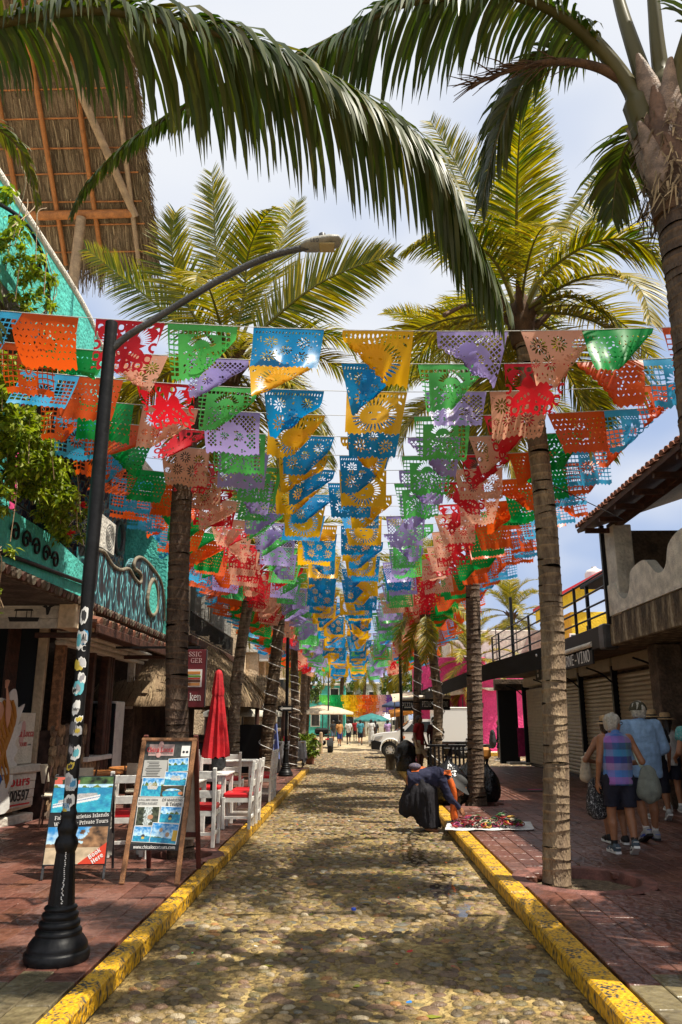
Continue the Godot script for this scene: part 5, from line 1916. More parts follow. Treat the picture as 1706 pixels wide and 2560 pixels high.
# ---------------------------------------------------------------- right side
func right_building() -> void:
	var b := thing("balcony_building", "building on the right with a wavy stucco balcony parapet, brown band and clay tile eave", "building")
	put("ground_floor_wall", geo_box(V(7.4, 1.6, -9.4), V(2.5, 3.1, 12.0), 0.02), M.brown_wall, b)
	put("balcony_floor", geo_box(V(6.9, 3.36, -9.6), V(3.66, 0.56, 11.6), 0.02), M.band_concrete, b)
	var g := Geo.new()
	# wavy parapet, outline as (-z, height)
	var bumps := [Vector2(15.4, 4.22), Vector2(15.1, 4.26), Vector2(14.85, 4.22), Vector2(14.72, 4.06), Vector2(14.5, 3.90), Vector2(14.25, 3.86), Vector2(14.05, 4.02), Vector2(13.92, 4.28), Vector2(13.6, 4.36), Vector2(13.2, 4.36), Vector2(12.95, 4.2), Vector2(12.75, 4.06), Vector2(12.5, 4.02), Vector2(12.3, 4.12), Vector2(12.12, 4.4), Vector2(11.7, 4.52), Vector2(11.2, 4.52)]
	var line := spline2(bumps, 4)
	for k in 3:
		for q in [[10.9, 4.2], [10.4, 4.02], [10.05, 4.2], [9.8, 4.5], [9.0, 4.52]]:
			line.append(Vector2(q[0] - k * 2.1, q[1]))
	line.append(Vector2(4.0, 4.5))
	line.append(Vector2(4.0, 3.645))
	line.append(Vector2(15.4, 3.645))
	g.prism(line, 0.18, right_face(5.05))
	put("parapet", g, M.stucco, b)
	put("corner_pillar", geo_box(V(5.25, 4.5, -14.95), V(0.36, 1.75, 0.55), 0.015), M.white_wall, b)
	put("upper_back_wall", geo_box(V(7.2, 4.6, -9.2), V(0.3, 2.1, 11.6)), M.dark_wall, b)
	put("upper_side_wall", geo_box(V(6.3, 4.5, -15.2), V(1.9, 1.72, 0.12)), M.brown_wall, b)
	for i in 5:
		var sh := put("shutter_panel", geo_box(V(6.98, 4.55, -13.6 + i * 0.62), V(0.08, 1.7, 0.5), 0.01), M.brown_wall, b)
		put("shutter_frame", geo_box(V(6.93, 4.55, -13.87 + i * 0.62), V(0.06, 1.72, 0.06), 0.005), M.black, sh)
	put("lintel", geo_box(V(6.9, 5.5, -9.4), V(0.2, 0.4, 11.0)), M.turquoise_wall, b)
	# tile roof: an eave that looks over the pavement, tile by tile along the edge
	var roof := put("roof_boards", geo_box(V(6.25, 5.86, -9.4), V(3.7, 0.08, 11.4), 0.0), M.wood_dark, b)
	roof.transform = Transform3D(Basis(Vector3.BACK, 0.32), V(6.3, 5.95, -9.55)) * Transform3D(Basis(), V(-6.25, -5.86, 9.4))
	var tg := Geo.new()
	var rows := []
	for k in 2:
		var row := []
		for j in 7:
			var a := PI * j / 6
			row.append(V(1.9 if k else -1.9, sin(a) * 0.07, cos(a) * 0.085))
		rows.append(row)
	tg.grid(rows)
	tg.fan(rows[0] + [V(-1.9, 0.0, 0)], V(-3, 0, 0))
	M.roof_tile.cull_mode = BaseMaterial3D.CULL_DISABLED
	var tm := tg.mesh()
	for i in 62:
		var t := put("roof_tile", tm, M.roof_tile, b)
		t.transform = Transform3D(Basis(Vector3.BACK, 0.32), V(6.30, 6.01 + r(-0.008, 0.008), -15.1 + i * 0.185))
	for i in 12:
		put("rafter_end", geo_box(V(4.85, 5.30, -14.9 + i * 0.9), V(0.5, 0.09, 0.08), 0.0), M.wood_dark, b)
	put("eave_beam", geo_box(V(5.2, 5.42, -9.6), V(0.16, 0.14, 11.2), 0.01), M.wood_dark, b)
	# shop front below
	put("door_recess", geo_box(V(6.14, 1.45, -12.2), V(0.1, 2.6, 3.4), 0.0), M.wood_dark, b)
	g = Geo.new()
	g.box(V(6.06, 1.5, -11.2), V(0.1, 2.7, 0.12), 0.01)
	g.box(V(6.06, 1.5, -13.0), V(0.1, 2.7, 0.12), 0.01)
	g.box(V(6.06, 2.8, -12.1), V(0.1, 0.12, 1.9), 0.01)
	put("door_frame", g, M.white_wall, b)
	put("pillar", geo_box(V(5.9, 1.55, -14.9), V(0.5, 3.0, 0.4), 0.02), M.brown_wall, b)


func roller(parent: Node, z0: float, z1: float, x: float, y1: float) -> void:
	# a closed roller shutter: one slat above the other, each bowed outwards
	var w := absf(z1 - z0) - 0.06
	var g := Geo.new()
	var rows := []
	for k in [-1, 1]:
		var row := []
		for j in 6:
			var f := j / 5.0
			row.append(V(-0.014 * sin(PI * f), (f - 0.5) * 0.092, -k * w / 2))
		rows.append(row)
	g.grid(rows)
	g.box(V(0.012, -0.05, 0), V(0.012, 0.012, w))
	var m := g.mesh()
	var n := int((y1 - 0.2) / 0.1)
	for i in n:
		var o := put("slat", m, M.shutter, parent)
		o.position = V(x + r(-0.001, 0.001), 0.25 + i * 0.1, (z0 + z1) / 2)
	put("bottom_bar", geo_box(V(x, 0.165, (z0 + z1) / 2), V(0.05, 0.07, w), 0.008), M.black_iron, parent)
	put("shutter_box", geo_box(V(x + 0.05, y1 + 0.2, (z0 + z1) / 2), V(0.34, 0.32, w), 0.03), M.shutter, parent)


func right_far_side() -> void:
	var b := thing("shuttered_shop", "row of closed cream roller shutters under a black fascia with a terrace on its roof", "building", V(0, 0, 0))
	put("wall", geo_box(V(7.6, 1.75, -22.4), V(2.4, 3.4, 14.0), 0.0), M.brown_wall, b)
	M.shutter.cull_mode = BaseMaterial3D.CULL_DISABLED
	for q in [[-15.6, -18.6], [-18.7, -21.4], [-21.5, -24.2], [-24.3, -28.6]]:
		roller(b, q[0], q[1], 6.2, 2.75)
	for z in [-15.5, -18.65, -21.45, -24.25, -28.7]:
		put("guide_rail", geo_box(V(6.14, 1.5, z), V(0.14, 2.8, 0.12), 0.01), M.black_iron, b)
		var g := Geo.new()
		g.tube(spline([V(6.1, 2.5, z), V(5.85, 2.72, z), V(5.5, 2.86, z)], 5), 0.022, 6)
		put("bracket", g, M.black_iron, b)
	put("roof_slab", geo_box(V(6.9, 3.42, -22.2), V(3.8, 0.2, 13.4), 0.02), M.black_canvas, b)
	put("fascia", geo_box(V(5.02, 3.3, -22.0), V(0.08, 0.44, 13.0), 0.01), M.black, b)
	put("gutter_end", geo_box(V(5.1, 3.28, -15.6), V(0.3, 0.5, 0.35), 0.03), M.grey_metal, b)
	put("soffit", geo_box(V(5.6, 3.14, -22.0), V(1.2, 0.05, 13.0)), M.brown_wall, b)
	# terrace railing: posts and four rails
	for z in [-15.3, -17.6, -20.0, -22.4, -24.8, -27.2, -28.5]:
		var tall: bool = z == -15.3 or z == -24.8
		put("railing_post", geo_box(V(5.05, (5.5 if tall else 4.6) / 2 + 1.75, z), V(0.09 if tall else 0.06, (5.5 if tall else 4.6) - 3.5, 0.09 if tall else 0.06), 0.006), M.black_iron, b)
	for y in [3.75, 4.0, 4.28, 4.58]:
		var g := Geo.new()
		g.tube([V(5.05, y, -15.3), V(5.05, y, -28.5)], 0.022, 6)
		g.tube([V(5.05, y, -15.3), V(6.6, y, -15.3)], 0.022, 6)
		put("rail", g, M.black_iron, b)
	# terrace clutter: chairs under a lean-to, a cream curtain
	put("lean_to_roof", geo_box(V(7.2, 5.0, -18.0), V(2.6, 0.08, 4.0), 0.01), M.black_canvas, b)
	for z in [-16.3, -19.6]:
		put("lean_to_post", geo_box(V(5.95, 4.2, z), V(0.08, 1.55, 0.08)), M.black_iron, b)
	var rows := []
	for i in 5:
		var row := []
		for j in 26:
			row.append(V(5.9 + 0.06 * sin(j * 1.3), 4.9 - i * 0.33, -16.4 - j * 0.055))
		rows.append(row)
	var cg := Geo.new()
	cg.grid(rows)
	M.white_paint.cull_mode = BaseMaterial3D.CULL_DISABLED
	put("curtain", cg, M.white_paint, b)
	# hanging blade signs with round tops
	blade(V(5.0, 2.82, -17.75), "CARNE-VINO", "black hanging sign lettered CARNE-VINO over the shutters", 2.75)
	blade(V(5.0, 2.72, -21.0), "PIZZAS", "black hanging sign with two small white pictures behind the pale trunk", 1.3)
	blade(V(2.55, 1.98, -25.2), "PIZZAS-CARNE-VINO", "black sign lettered PIZZAS-CARNE-VINO hanging from the far end of the black awning", 0.95, true)
	blade(V(1.85, 1.98, -27.4), "PIZZAS", "small black sign hanging behind the thin post at the end of the awning", 0.5, true)
	# long black awning that reaches out over the pavement
	var a := thing("black_awning", "long black canvas awning with string bulbs reaching over the right pavement", "awning")
	var g := Geo.new()
	g.grid([[V(5.0, 3.42, -19.5), V(5.0, 3.42, -28.0)], [V(3.5, 3.0, -20.6), V(3.4, 2.9, -28.0)], [V(2.3, 2.52, -23.0), V(2.2, 2.5, -28.0)]])
	g.grid([[V(5.0, 3.38, -19.5), V(5.0, 3.38, -28.0)], [V(3.5, 2.96, -20.6), V(3.4, 2.86, -28.0)], [V(2.3, 2.48, -23.0), V(2.2, 2.46, -28.0)]])
	M.black_canvas.cull_mode = BaseMaterial3D.CULL_DISABLED
	put("canvas", g, M.black_canvas, a)
	g = Geo.new()
	g.grid([[V(5.0, 3.50, -19.3), V(3.5, 3.10, -20.4), V(2.3, 2.62, -22.8), V(2.2, 2.6, -28.0)], [V(4.98, 2.95, -19.45), V(3.46, 2.66, -20.6), V(2.28, 2.28, -22.9), V(2.18, 2.3, -28.0)]])
	put("valance", g, M.black_canvas, a)
	g = Geo.new()
	g.tube([V(5.0, 3.42, -19.5), V(3.5, 3.0, -20.6), V(2.3, 2.52, -23.0)], 0.03, 6)
	g.tube([V(2.3, 2.52, -23.0), V(2.2, 2.5, -28.0)], 0.03, 6)
	put("frame", g, M.black_iron, a)
	g = Geo.new()
	var bulbs := Geo.new()
	var wire_pts := []
	var spots := []
	bulbs.ell(Vector3.ZERO, V(0.028, 0.045, 0.028), Basis(), 8, 6)
	for i in 41:
		var f := i / 40.0
		var p := V(lerpf(5.0, 2.2, f), lerpf(3.5, 2.6, f) - 0.06 * absf(sin(f * PI * 8)), lerpf(-19.0, -23.4, f))
		wire_pts.append(p)
		if i % 2 == 0:
			spots.append(p - V(0, 0.09, 0))
			g.tube([p, p - V(0, 0.06, 0)], 0.014, 5)
	g.tube(wire_pts, 0.007, 4, false)
	put("bulb_wire", g, M.black_iron, a)
	var bm := flat("clear_bulb", Color(0.75, 0.76, 0.78), 0.08)
	var bulb_mesh := bulbs.mesh()
	for p in spots:
		put("bulb", bulb_mesh, bm, a).position = p
	for p in [V(2.4, 1.3, -23.2), V(2.3, 1.3, -27.9)]:
		g = Geo.new()
		g.tube([V(p.x, 0.13, p.z), V(p.x, 2.5, p.z)], 0.03, 7)
		put("awning_post", g, M.black_iron, a)
	# dark doorway pillars at the end of the shops
	var d := thing("corner_kiosk", "black corner doorway of the shops in front of the pink wall", "doorway", V(5.6, 0.13, -29.2))
	put("jamb", geo_box(V(0.0, 1.4, 0), V(0.7, 2.8, 0.25), 0.01), M.black, d)
	put("jamb", geo_box(V(1.35, 1.4, 0.2), V(0.14, 2.8, 0.25), 0.01), M.black_iron, d)
	put("lintel", geo_box(V(0.5, 2.78, 0.05), V(1.9, 0.4, 0.3), 0.01), M.brown_wall, d)
	put("step", geo_box(V(0.6, 0.04, 0.2), V(1.5, 0.08, 0.9), 0.01), M.stucco, d)
	put("counter", geo_box(V(1.0, 0.45, 0.3), V(0.5, 0.9, 0.5), 0.02), M.grey_metal, d)
	put("picture", geo_box(V(0.5, 0.75, 0.16), V(0.42, 1.0, 0.03), 0.0), M.pink_wall, d)
	# yellow house behind
	var y := thing("yellow_house", "bright yellow house with a red sloping roof edge behind the terrace", "house", V(13.0, 0, -44))
	put("wall", geo_box(V(0.8, 3.6, 0), V(4.6, 7.2, 6), 0.03), M.yellow_wall, y)
	g = Geo.new()
	g.prism(PackedVector2Array([Vector2(-1.9, 7.3), Vector2(3.2, 10.0), Vector2(3.2, 10.7), Vector2(-1.9, 8.0)]), 6.4, Transform3D(Basis(), V(0, 0, -3.2)))
	put("gable_band", g, M.yellow_wall, y)
	g = Geo.new()
	g.prism(PackedVector2Array([Vector2(-2.0, 8.02), Vector2(3.2, 10.72), Vector2(3.2, 10.92), Vector2(-2.0, 8.22)]), 6.8, Transform3D(Basis(), V(0, 0, -3.4)))
	put("roof", g, M.red_paint, y)
	g = Geo.new()
	g.lathe([Vector2(0.55, 9.2), Vector2(0.55, 10.0), Vector2(0.42, 10.2), Vector2(0.15, 10.3), Vector2(0.15, 10.4)], 16, Transform3D(Basis(), V(1.2, 0, -1.0)))
	put("water_tank", g, M.white_paint, y)
	for i in 3:
		var w := put("window", geo_box(V(-1.2 + i * 1.3, 5.4, 3.0), V(0.9, 1.3, 0.1), 0.01), M.white_paint, y)
		put("pane", geo_box(V(-1.2 + i * 1.3, 5.4, 3.045), V(0.74, 1.14, 0.04)), M.glass, w)
	# pink wall across the side street
	var pk := thing("pink_building", "bright pink building across the crossing on the right with a scalloped ledge", "building", V(7.6, 0, -41.0))
	put("wall", geo_box(V(1.8, 2.05, 0), V(7.6, 4.1, 3.0), 0.03), M.pink_wall, pk)
	put("upper_wall", geo_box(V(-2.6, 2.4, -1.2), V(3.6, 4.8, 3.0), 0.03), M.pink_wall, pk)
	for i in 9:
		g = Geo.new()
		var s := PackedVector2Array()
		for j in 9:
			s.append(Vector2(-0.42 + j * 0.105, -0.10 * sin(PI * j / 8)))
		s.append(Vector2(0.42, 0.05))
		s.append(Vector2(-0.42, 0.05))
		g.prism(s, 0.22, Transform3D(Basis(), V(-1.6 + i * 0.84, 3.15, 1.5)))
		put("ledge_scallop", g, M.stucco, pk)
	put("name_plate", geo_box(V(-1.55, 2.35, 1.53), V(0.7, 0.22, 0.05)), M.wood_dark, pk)
	put("niche", geo_box(V(-2.6, 2.6, 0.31), V(0.7, 0.9, 0.04)), flat("deep_pink", Color(0.25, 0.012, 0.05), 0.7), pk)
	letters("ALAS", 0.12, V(-2.6, 2.32, 0.335), Basis(), M.white, pk, "Droid Sans", 0.4)
	put("pavement_edge", geo_box(V(1.8, 0.08, 2.4), V(8, 0.16, 1.6), 0.02), M.stucco, pk)
	put("kerb", geo_box(V(1.8, 0.09, 3.25), V(8, 0.18, 0.14), 0.02), M.kerb_paint, pk)
	var pole := thing("thin_pole", "thin dark pole standing before the pink wall", "pole", V(7.35, 0.05, -38.4))
	g = Geo.new()
	g.tube([V(0, 0, 0), V(0, 2.0, 0)], 0.035, 8)
	put("shaft", g, M.black_iron, pole)
	put("collar", geo_box(V(0, 0.05, 0), V(0.16, 0.1, 0.16), 0.02), M.black_iron, pole)
	var cam := thing("security_camera", "small white security camera on the pink wall above the ledge", "camera", V(7.6, 3.35, -39.45))
	put("housing", geo_box(V(0, 0, 0.2), V(0.12, 0.12, 0.3), 0.03), M.white_paint, cam)
	put("mount", geo_box(V(0.03, -0.02, 0.02), V(0.05, 0.05, 0.12)), M.grey_metal, cam)
	# pale building with scaffolding and laundry further back
	var w2 := thing("grey_house", "pale unfinished house with scaffold pipes behind the black awning", "house", V(8.6, 0, -48))
	put("wall", geo_box(V(0, 3.4, 0), V(6.0, 6.8, 4.0), 0.03), M.stucco, w2)
	put("white_sheet", geo_box(V(-1.6, 5.2, 2.2), V(2.2, 1.8, 0.05), 0.0), M.white_paint, w2)
	put("yellow_panel", geo_box(V(-1.9, 3.8, 2.25), V(0.9, 1.5, 0.06), 0.0), M.yellow_wall, w2)
	for x in [-2.9, -1.6, -0.3, 0.9]:
		g = Geo.new()
		g.tube([V(x, 0, 2.5), V(x, 6.9, 2.5)], 0.03, 6)
		put("scaffold_pipe", g, M.grey_metal, w2)
	for yy in [3.2, 4.7, 6.2]:
		g = Geo.new()
		g.tube([V(-3.1, yy, 2.55), V(1.2, yy, 2.55)], 0.03, 6)
		put("scaffold_pipe", g, M.grey_metal, w2)
	# overhead wire
	g = Geo.new()
	g.tube([V(2.1, 4.3, -8.3), V(3.4, 4.6, -10.5), V(5.2, 5.35, -14.3)], 0.008, 4)
	tag(put("overhead_wire", g, M.black), "thin black wire running from the pale trunk to the tiled eave", "wire")


func blade(at: Vector3, text: String, label: String, wide: float, facing := false) -> void:
	var hi := 0.25 if wide > 2.0 else 0.17
	# sign with a rolled round top, hung on brackets; «facing» boards look down the street, the others along it
	var s := thing("hanging_sign", label, "sign", at, 0.0 if facing else -PI / 2, "black hanging shop signs")
	put("board", geo_box(V(0, 0.16, 0), V(wide, 0.36, 0.04), 0.004), M.black, s)
	var g := Geo.new()
	g.tube([V(-wide / 2 - 0.03, 0.38, 0), V(wide / 2 + 0.03, 0.38, 0)], 0.06, 10)
	put("round_top", g, M.stucco, s)
	if text == "PIZZAS" and not facing:
		for i in 2:
			put("small_picture", geo_box(V(-0.35, 0.1 + i * 0.13, 0.024), V(0.16, 0.08, 0.006)), M.white, s)
		letters("P", 0.17, V(0.25, 0.16, 0.022), Basis(), M.white, s, "Droid Sans Mono", 0.1)
	else:
		letters(text, hi, V(0, 0.16, 0.022), Basis(), M.white, s, "Droid Sans Mono", wide * 0.86)
	for x in [-0.4, 0.4]:
		put("hanger", geo_box(V(wide * x, 0.6, 0), V(0.02, 0.4, 0.02)), M.black_iron, s)


# ---------------------------------------------------------------- street furniture and boards
func lamp_post(label: String, at: Vector3, with_arm := false, tall := 4.72) -> Node3D:
	var t := thing("lamp_post", label, "lamp post", at, 0.0, "black cast iron lamp posts")
	var g := Geo.new()
	g.lathe([Vector2(0.205, 0.0), Vector2(0.213, 0.02), Vector2(0.213, 0.055), Vector2(0.200, 0.066), Vector2(0.192, 0.07), Vector2(0.196, 0.085), Vector2(0.19, 0.105), Vector2(0.165, 0.14), Vector2(0.148, 0.155), Vector2(0.150, 0.162), Vector2(0.152, 0.178), Vector2(0.142, 0.192), Vector2(0.126, 0.196), Vector2(0.128, 0.204), Vector2(0.136, 0.216), Vector2(0.134, 0.236), Vector2(0.118, 0.246), Vector2(0.112, 0.25), Vector2(0.116, 0.26), Vector2(0.122, 0.274), Vector2(0.116, 0.29), Vector2(0.100, 0.297), Vector2(0.100, 0.305), Vector2(0.110, 0.318), Vector2(0.104, 0.33), Vector2(0.086, 0.336), Vector2(0.086, 0.345)], 32)
	put("base", g, M.black_iron, t)
	g = Geo.new()
	g.lathe([Vector2(0.088, 0.34), Vector2(0.062, 0.68)], 48, Transform3D(), true, 12, 0.07)
	put("fluted_shaft", g, M.black_iron, t)
	g = Geo.new()
	g.lathe([Vector2(0.06, 0.66), Vector2(0.072, 0.69), Vector2(0.08, 0.72), Vector2(0.072, 0.75), Vector2(0.058, 0.77), Vector2(0.064, 0.80), Vector2(0.07, 0.82), Vector2(0.064, 0.845), Vector2(0.052, 0.86), Vector2(0.052, 0.90), Vector2(0.058, 0.915), Vector2(0.05, 0.935), Vector2(0.044, 0.95)], 24)
	put("collar", g, M.black_iron, t)
	g = Geo.new()
	g.lathe([Vector2(0.045, 0.94), Vector2(0.048, 2.5), Vector2(0.055, 3.2), Vector2(0.05, tall - 0.1), Vector2(0.05, tall)], 20)
	put("pole", g, M.black_iron, t)
	if not with_arm:
		g = Geo.new()
		g.lathe([Vector2(0.05, tall), Vector2(0.12, tall + 0.05), Vector2(0.16, tall + 0.1), Vector2(0.13, tall + 0.35), Vector2(0.18, tall + 0.38), Vector2(0.05, tall + 0.55), Vector2(0.01, tall + 0.62)], 12)
		put("lantern", g, M.black_iron, t)
	return t


func stickers(t: Node3D) -> void:
	# torn stickers wrapped round the pole
	var cols := [Color(0.75, 0.75, 0.72), Color(0.05, 0.25, 0.45), Color(0.03, 0.03, 0.03), Color(0.55, 0.42, 0.05), Color(0.12, 0.45, 0.52), Color(0.5, 0.5, 0.5), Color(0.40, 0.58, 0.70), Color(0.30, 0.29, 0.31), Color(0.1, 0.1, 0.11)]
	var spots := [[2.42, 0.16, 0, 0], [2.26, 0.14, 0.3, 1], [2.24, 0.16, -0.5, 0], [2.08, 0.09, 0.35, 0], [2.06, 0.07, -0.3, 3], [1.97, 0.09, 0.5, 0], [1.90, 0.10, 0.1, 4], [1.76, 0.13, 0.0, 0], [1.62, 0.10, -0.3, 8], [1.60, 0.07, 0.5, 5], [1.47, 0.11, -0.2, 2], [1.45, 0.1, 0.6, 0], [1.36, 0.06, -0.1, 3], [1.26, 0.12, -0.2, 5], [1.24, 0.1, 0.5, 6], [1.13, 0.08, 0.2, 0], [1.06, 0.08, -0.3, 6], [1.02, 0.06, 0.6, 0], [1.88, 0.05, -0.5, 0], [1.68, 0.05, 0.6, 0]]
	for i in spots.size():
		var q: Array = spots[i]
		for layer in 2:
			var g := Geo.new()
			var rows := []
			var s: float = r(0.75, 1.1) if layer == 0 else r(0.4, 0.65)
			var lean := r(-0.03, 0.03)
			for j in 6:
				var row := []
				for k in 8:
					var a: float = q[2] + (k / 7.0 - 0.5) * 1.5 * s
					var bite := 0.006 * sin(k * 2.1 + i) if j == 0 or j == 5 else 0.0
					var h: float = q[0] - 0.13 + (j / 5.0 - 0.5) * q[1] * s * (1.0 - 0.5 * pow(absf(k / 3.5 - 1.0), 3.0)) + bite + lean * (k / 7.0 - 0.5)
					var rr := 0.0485 + 0.0012 * (layer + 1) + 0.0022 * clampf(h - 1.6, 0, 1)
					row.append(V(sin(a) * rr, h, cos(a) * rr))
				rows.append(row)
			g.grid(rows)
			var c: Color = cols[q[3]] if layer == 0 else cols[(q[3] * 2 + i + 2) % 9]
			var key := "sticker_%d" % (q[3] if layer == 0 else (q[3] * 2 + i + 2) % 9)
			put("sticker", g, M[key] if M.has(key) else flat(key, c, 0.45), t)
	letters("Cobra", 0.02, V(0.0, 1.62, 0.053), Basis(), M.ink, t, "Droid Serif", 0.06)
	letters("TEN", 0.03, V(-0.012, 0.97, 0.052), Basis(), M.sticker_1, t, "Droid Sans", 0.05)
	letters("Rusa", 0.035, V(0.012, 1.085, 0.052), Basis(), M.white, t, "Droid Serif", 0.06)
	letters("AL", 0.05, V(0.02, 2.13, 0.054), Basis(), M.ink, t, "Droid Sans", 0.04)
	letters("C", 0.045, V(0.02, 2.05, 0.054), Basis(), M.white, t, "Droid Sans", 0.03)
	# scratched marks down the fluted shaft
	var g := Geo.new()
	for i in 26:
		var h := 0.36 + i * 0.0125
		var rr: float = lerpf(0.089, 0.063, (h - 0.34) / 0.34)
		var a := 0.36 + r(-0.06, 0.06)
		g.box(V(sin(a) * rr, h, cos(a) * rr), V(0.007, r(0.004, 0.012), 0.003), 0.0, Basis(Vector3.UP, a) * Basis(Vector3.BACK, r(-0.8, 0.8)))
	put("scratched_paint", g, M.white, t)


func photo(kind: int) -> StandardMaterial3D:
	# a small printed holiday picture: sky, hills, sea and a subject
	var key := "photo_%d" % kind
	if M.has(key):
		return M[key]
	var w := 96
	var h := 72
	var im := Image.create(w, h, true, Image.FORMAT_RGB8)
	var n := FastNoiseLite.new()
	n.seed = 300 + kind
	n.frequency = 0.05
	n.fractal_octaves = 4
	var hz: float = [0.5, 0.55, 0.42, 0.5, 0.15, 0.45, 0.62, 0.75, 0.3, 0.55][kind]
	for y in h:
		for x in w:
			var u := float(x) / w
			var v := float(y) / h
			var t := n.get_noise_2d(x, y)
			var c: Color
			var hill := hz - 0.16 * maxf(0.0, n.get_noise_2d(x * 0.8 + 50, 7) + 0.15) * (2.0 if kind in [0, 2, 5] else 0.8)
			if v < hill:
				c = Color(0.02, 0.25, 0.62).lerp(Color(0.55, 0.8, 0.95), clampf(v / hz + t * 0.9, 0, 1))
			elif v < hz:
				c = Color(0.03, 0.10, 0.02).lerp(Color(0.20, 0.25, 0.05), t + 0.5)
			else:
				c = Color(0.02, 0.22, 0.42).lerp(Color(0.05, 0.50, 0.62), clampf(v - hz + t, 0, 1)) * (1.0 + 1.2 * maxf(0, n.get_noise_2d(x * 3.0, y * 9.0) - 0.2))
			match kind:
				1, 2:  # boats on the water
					var d := absf(u - 0.5)
					if v > 0.42 and v < 0.62 and d < 0.26 - (v - 0.42) * 0.3:
						c = Color(0.72, 0.7, 0.66) * (0.75 + 0.6 * n.get_noise_2d(x * 5.0, y * 5.0))
					elif v > 0.25 and v < 0.42 and d < 0.2 and n.get_noise_2d(x * 6.0, y * 3.0) > -0.05:
						c = Color(0.5, 0.42, 0.3)
				3:  # a cave mouth
					if Vector2((u - 0.5) * 1.1, v - 0.72).length() > 0.47:
						c = Color(0.06, 0.05, 0.025) * (1.0 + t)
					if Vector2(u - 0.86, (v - 0.72) * 0.6).length() < 0.1:
						c = Color(0.55, 0.20, 0.08)
				4:  # a waterfall with bathers
					c = Color(0.05, 0.06, 0.035) * (1.0 + 1.5 * t)
					if absf(u - 0.5 + t * 0.2) < 0.16:
						c = Color(0.6, 0.68, 0.68) * (0.8 + n.get_noise_2d(x * 6.0, y))
					if Vector2(u - 0.62, v - 0.55).length() < 0.13:
						c = Color(0.45, 0.22, 0.12)
				5, 6:  # a swimmer
					if Vector2(u - 0.5, (v - 0.62) * 0.7).length() < 0.09:
						c = Color(0.05, 0.05, 0.06)
					if Vector2(u - 0.5, v - 0.74).length() < 0.08:
						c = Color(0.65, 0.5, 0.1)
				7:  # a jump
					if Vector2((u - 0.35) * 1.6, v - 0.33).length() < 0.11 or Vector2((u - 0.62) * 1.6, v - 0.55).length() < 0.12:
						c = Color(0.45, 0.28, 0.16)
					if u > 0.82 and v > 0.3 and v < 0.85:
						c = Color(0.6, 0.38, 0.04)
				8:  # the big boat
					var s := v - 0.66 + (u - 0.5) * 0.32
					if v < 0.2:
						c = Color(0.05, 0.10, 0.03) * (1.0 + 2.0 * t)
					if absf(s) < 0.055 + 0.02 * u and u > 0.02 and u < 0.80 - 0.6 * maxf(0.0, s):
						c = Color(0.75, 0.77, 0.78) if absf(s + 0.012) > 0.008 else Color(0.05, 0.12, 0.3)
					elif s < -0.05 and s > -0.13 - 0.12 * clampf((0.7 - absf(u - 0.45) * 2.4), 0, 1) and u > 0.1 and u < 0.74:
						c = Color(0.55, 0.55, 0.55) * (0.6 + 0.9 * absf(n.get_noise_2d(x * 6.0, y * 6.0)))
					if v < 0.2 and u < 0.42 and t > -0.1:
						c = Color(0.6, 0.12, 0.08)
				9:  # a beach under an arch of rock
					if v > 0.55:
						c = Color(0.55, 0.43, 0.28) * (1.0 + 0.4 * t)
					elif u > 0.5 + 0.3 * (0.5 - v) + t * 0.2 or v > 0.44 + t * 0.1:
						c = Color(0.24, 0.13, 0.06) * (1.0 + 1.4 * t)
					if Vector2((u - 0.34) * 2.2, (v - 0.62) * 0.8).length() < 0.13:
						c = Color(0.42, 0.17, 0.08)
			im.set_pixel(x, y, Color(clampf(c.r, 0, 1), clampf(c.g, 0, 1), clampf(c.b, 0, 1)).linear_to_srgb())
	im.generate_mipmaps()
	var m := flat(key, Color.WHITE, 0.35)
	m.albedo_texture = ImageTexture.create_from_image(im)
	return m


func picture(parent: Node, kind: int, x0: float, y0: float, x1: float, y1: float, z: float, tilt := 0.0) -> void:
	# a printed picture with a white border
	var c := V((x0 + x1) / 2, (y0 + y1) / 2, z)
	var b := Basis(Vector3.BACK, tilt)
	var hx := (x1 - x0) / 2
	var hy := (y1 - y0) / 2
	var g := Geo.new()
	g.box(c, V(hx * 2 + 0.012, hy * 2 + 0.012, 0.002), 0.0, b)
	var o := put("picture", g, M.white, parent)
	g = Geo.new()
	var f := V(0, 0, 0.0022)
	g.quad(c + f + b * V(-hx, -hy, 0), c + f + b * V(hx, -hy, 0), c + f + b * V(hx, hy, 0), c + f + b * V(-hx, hy, 0))
	put("print", g, photo(kind), o)


func plain_print(parent: Node, c: Vector3, w: float, h: float, m: Material, called := "print", tilt := 0.0) -> void:
	var g := Geo.new()
	g.box(c, V(w, h, 0.002), 0.0, Basis(Vector3.BACK, tilt))
	put(called, g, m, parent)


func logo(parent: Node, at: Vector3, s: float, m: Material) -> void:
	# red script name with a small figure behind it
	var g := Geo.new()
	g.ell(at + V(0, 0.10 * s, -0.003), V(0.13 * s, 0.30 * s, 0.002), Basis(), 14, 6)
	g.ell(at + V(-0.06 * s, -0.2 * s, -0.003), V(0.12 * s, 0.14 * s, 0.002), Basis(), 12, 6)
	put("logo_figure", g, flat("logo_pink", Color(0.55, 0.33, 0.30), 0.6), parent)
	letters("Chica Locca", 0.2 * s, at + V(0, 0, 0.002), Basis(), m, parent, "Droid Serif", 1.15 * s)


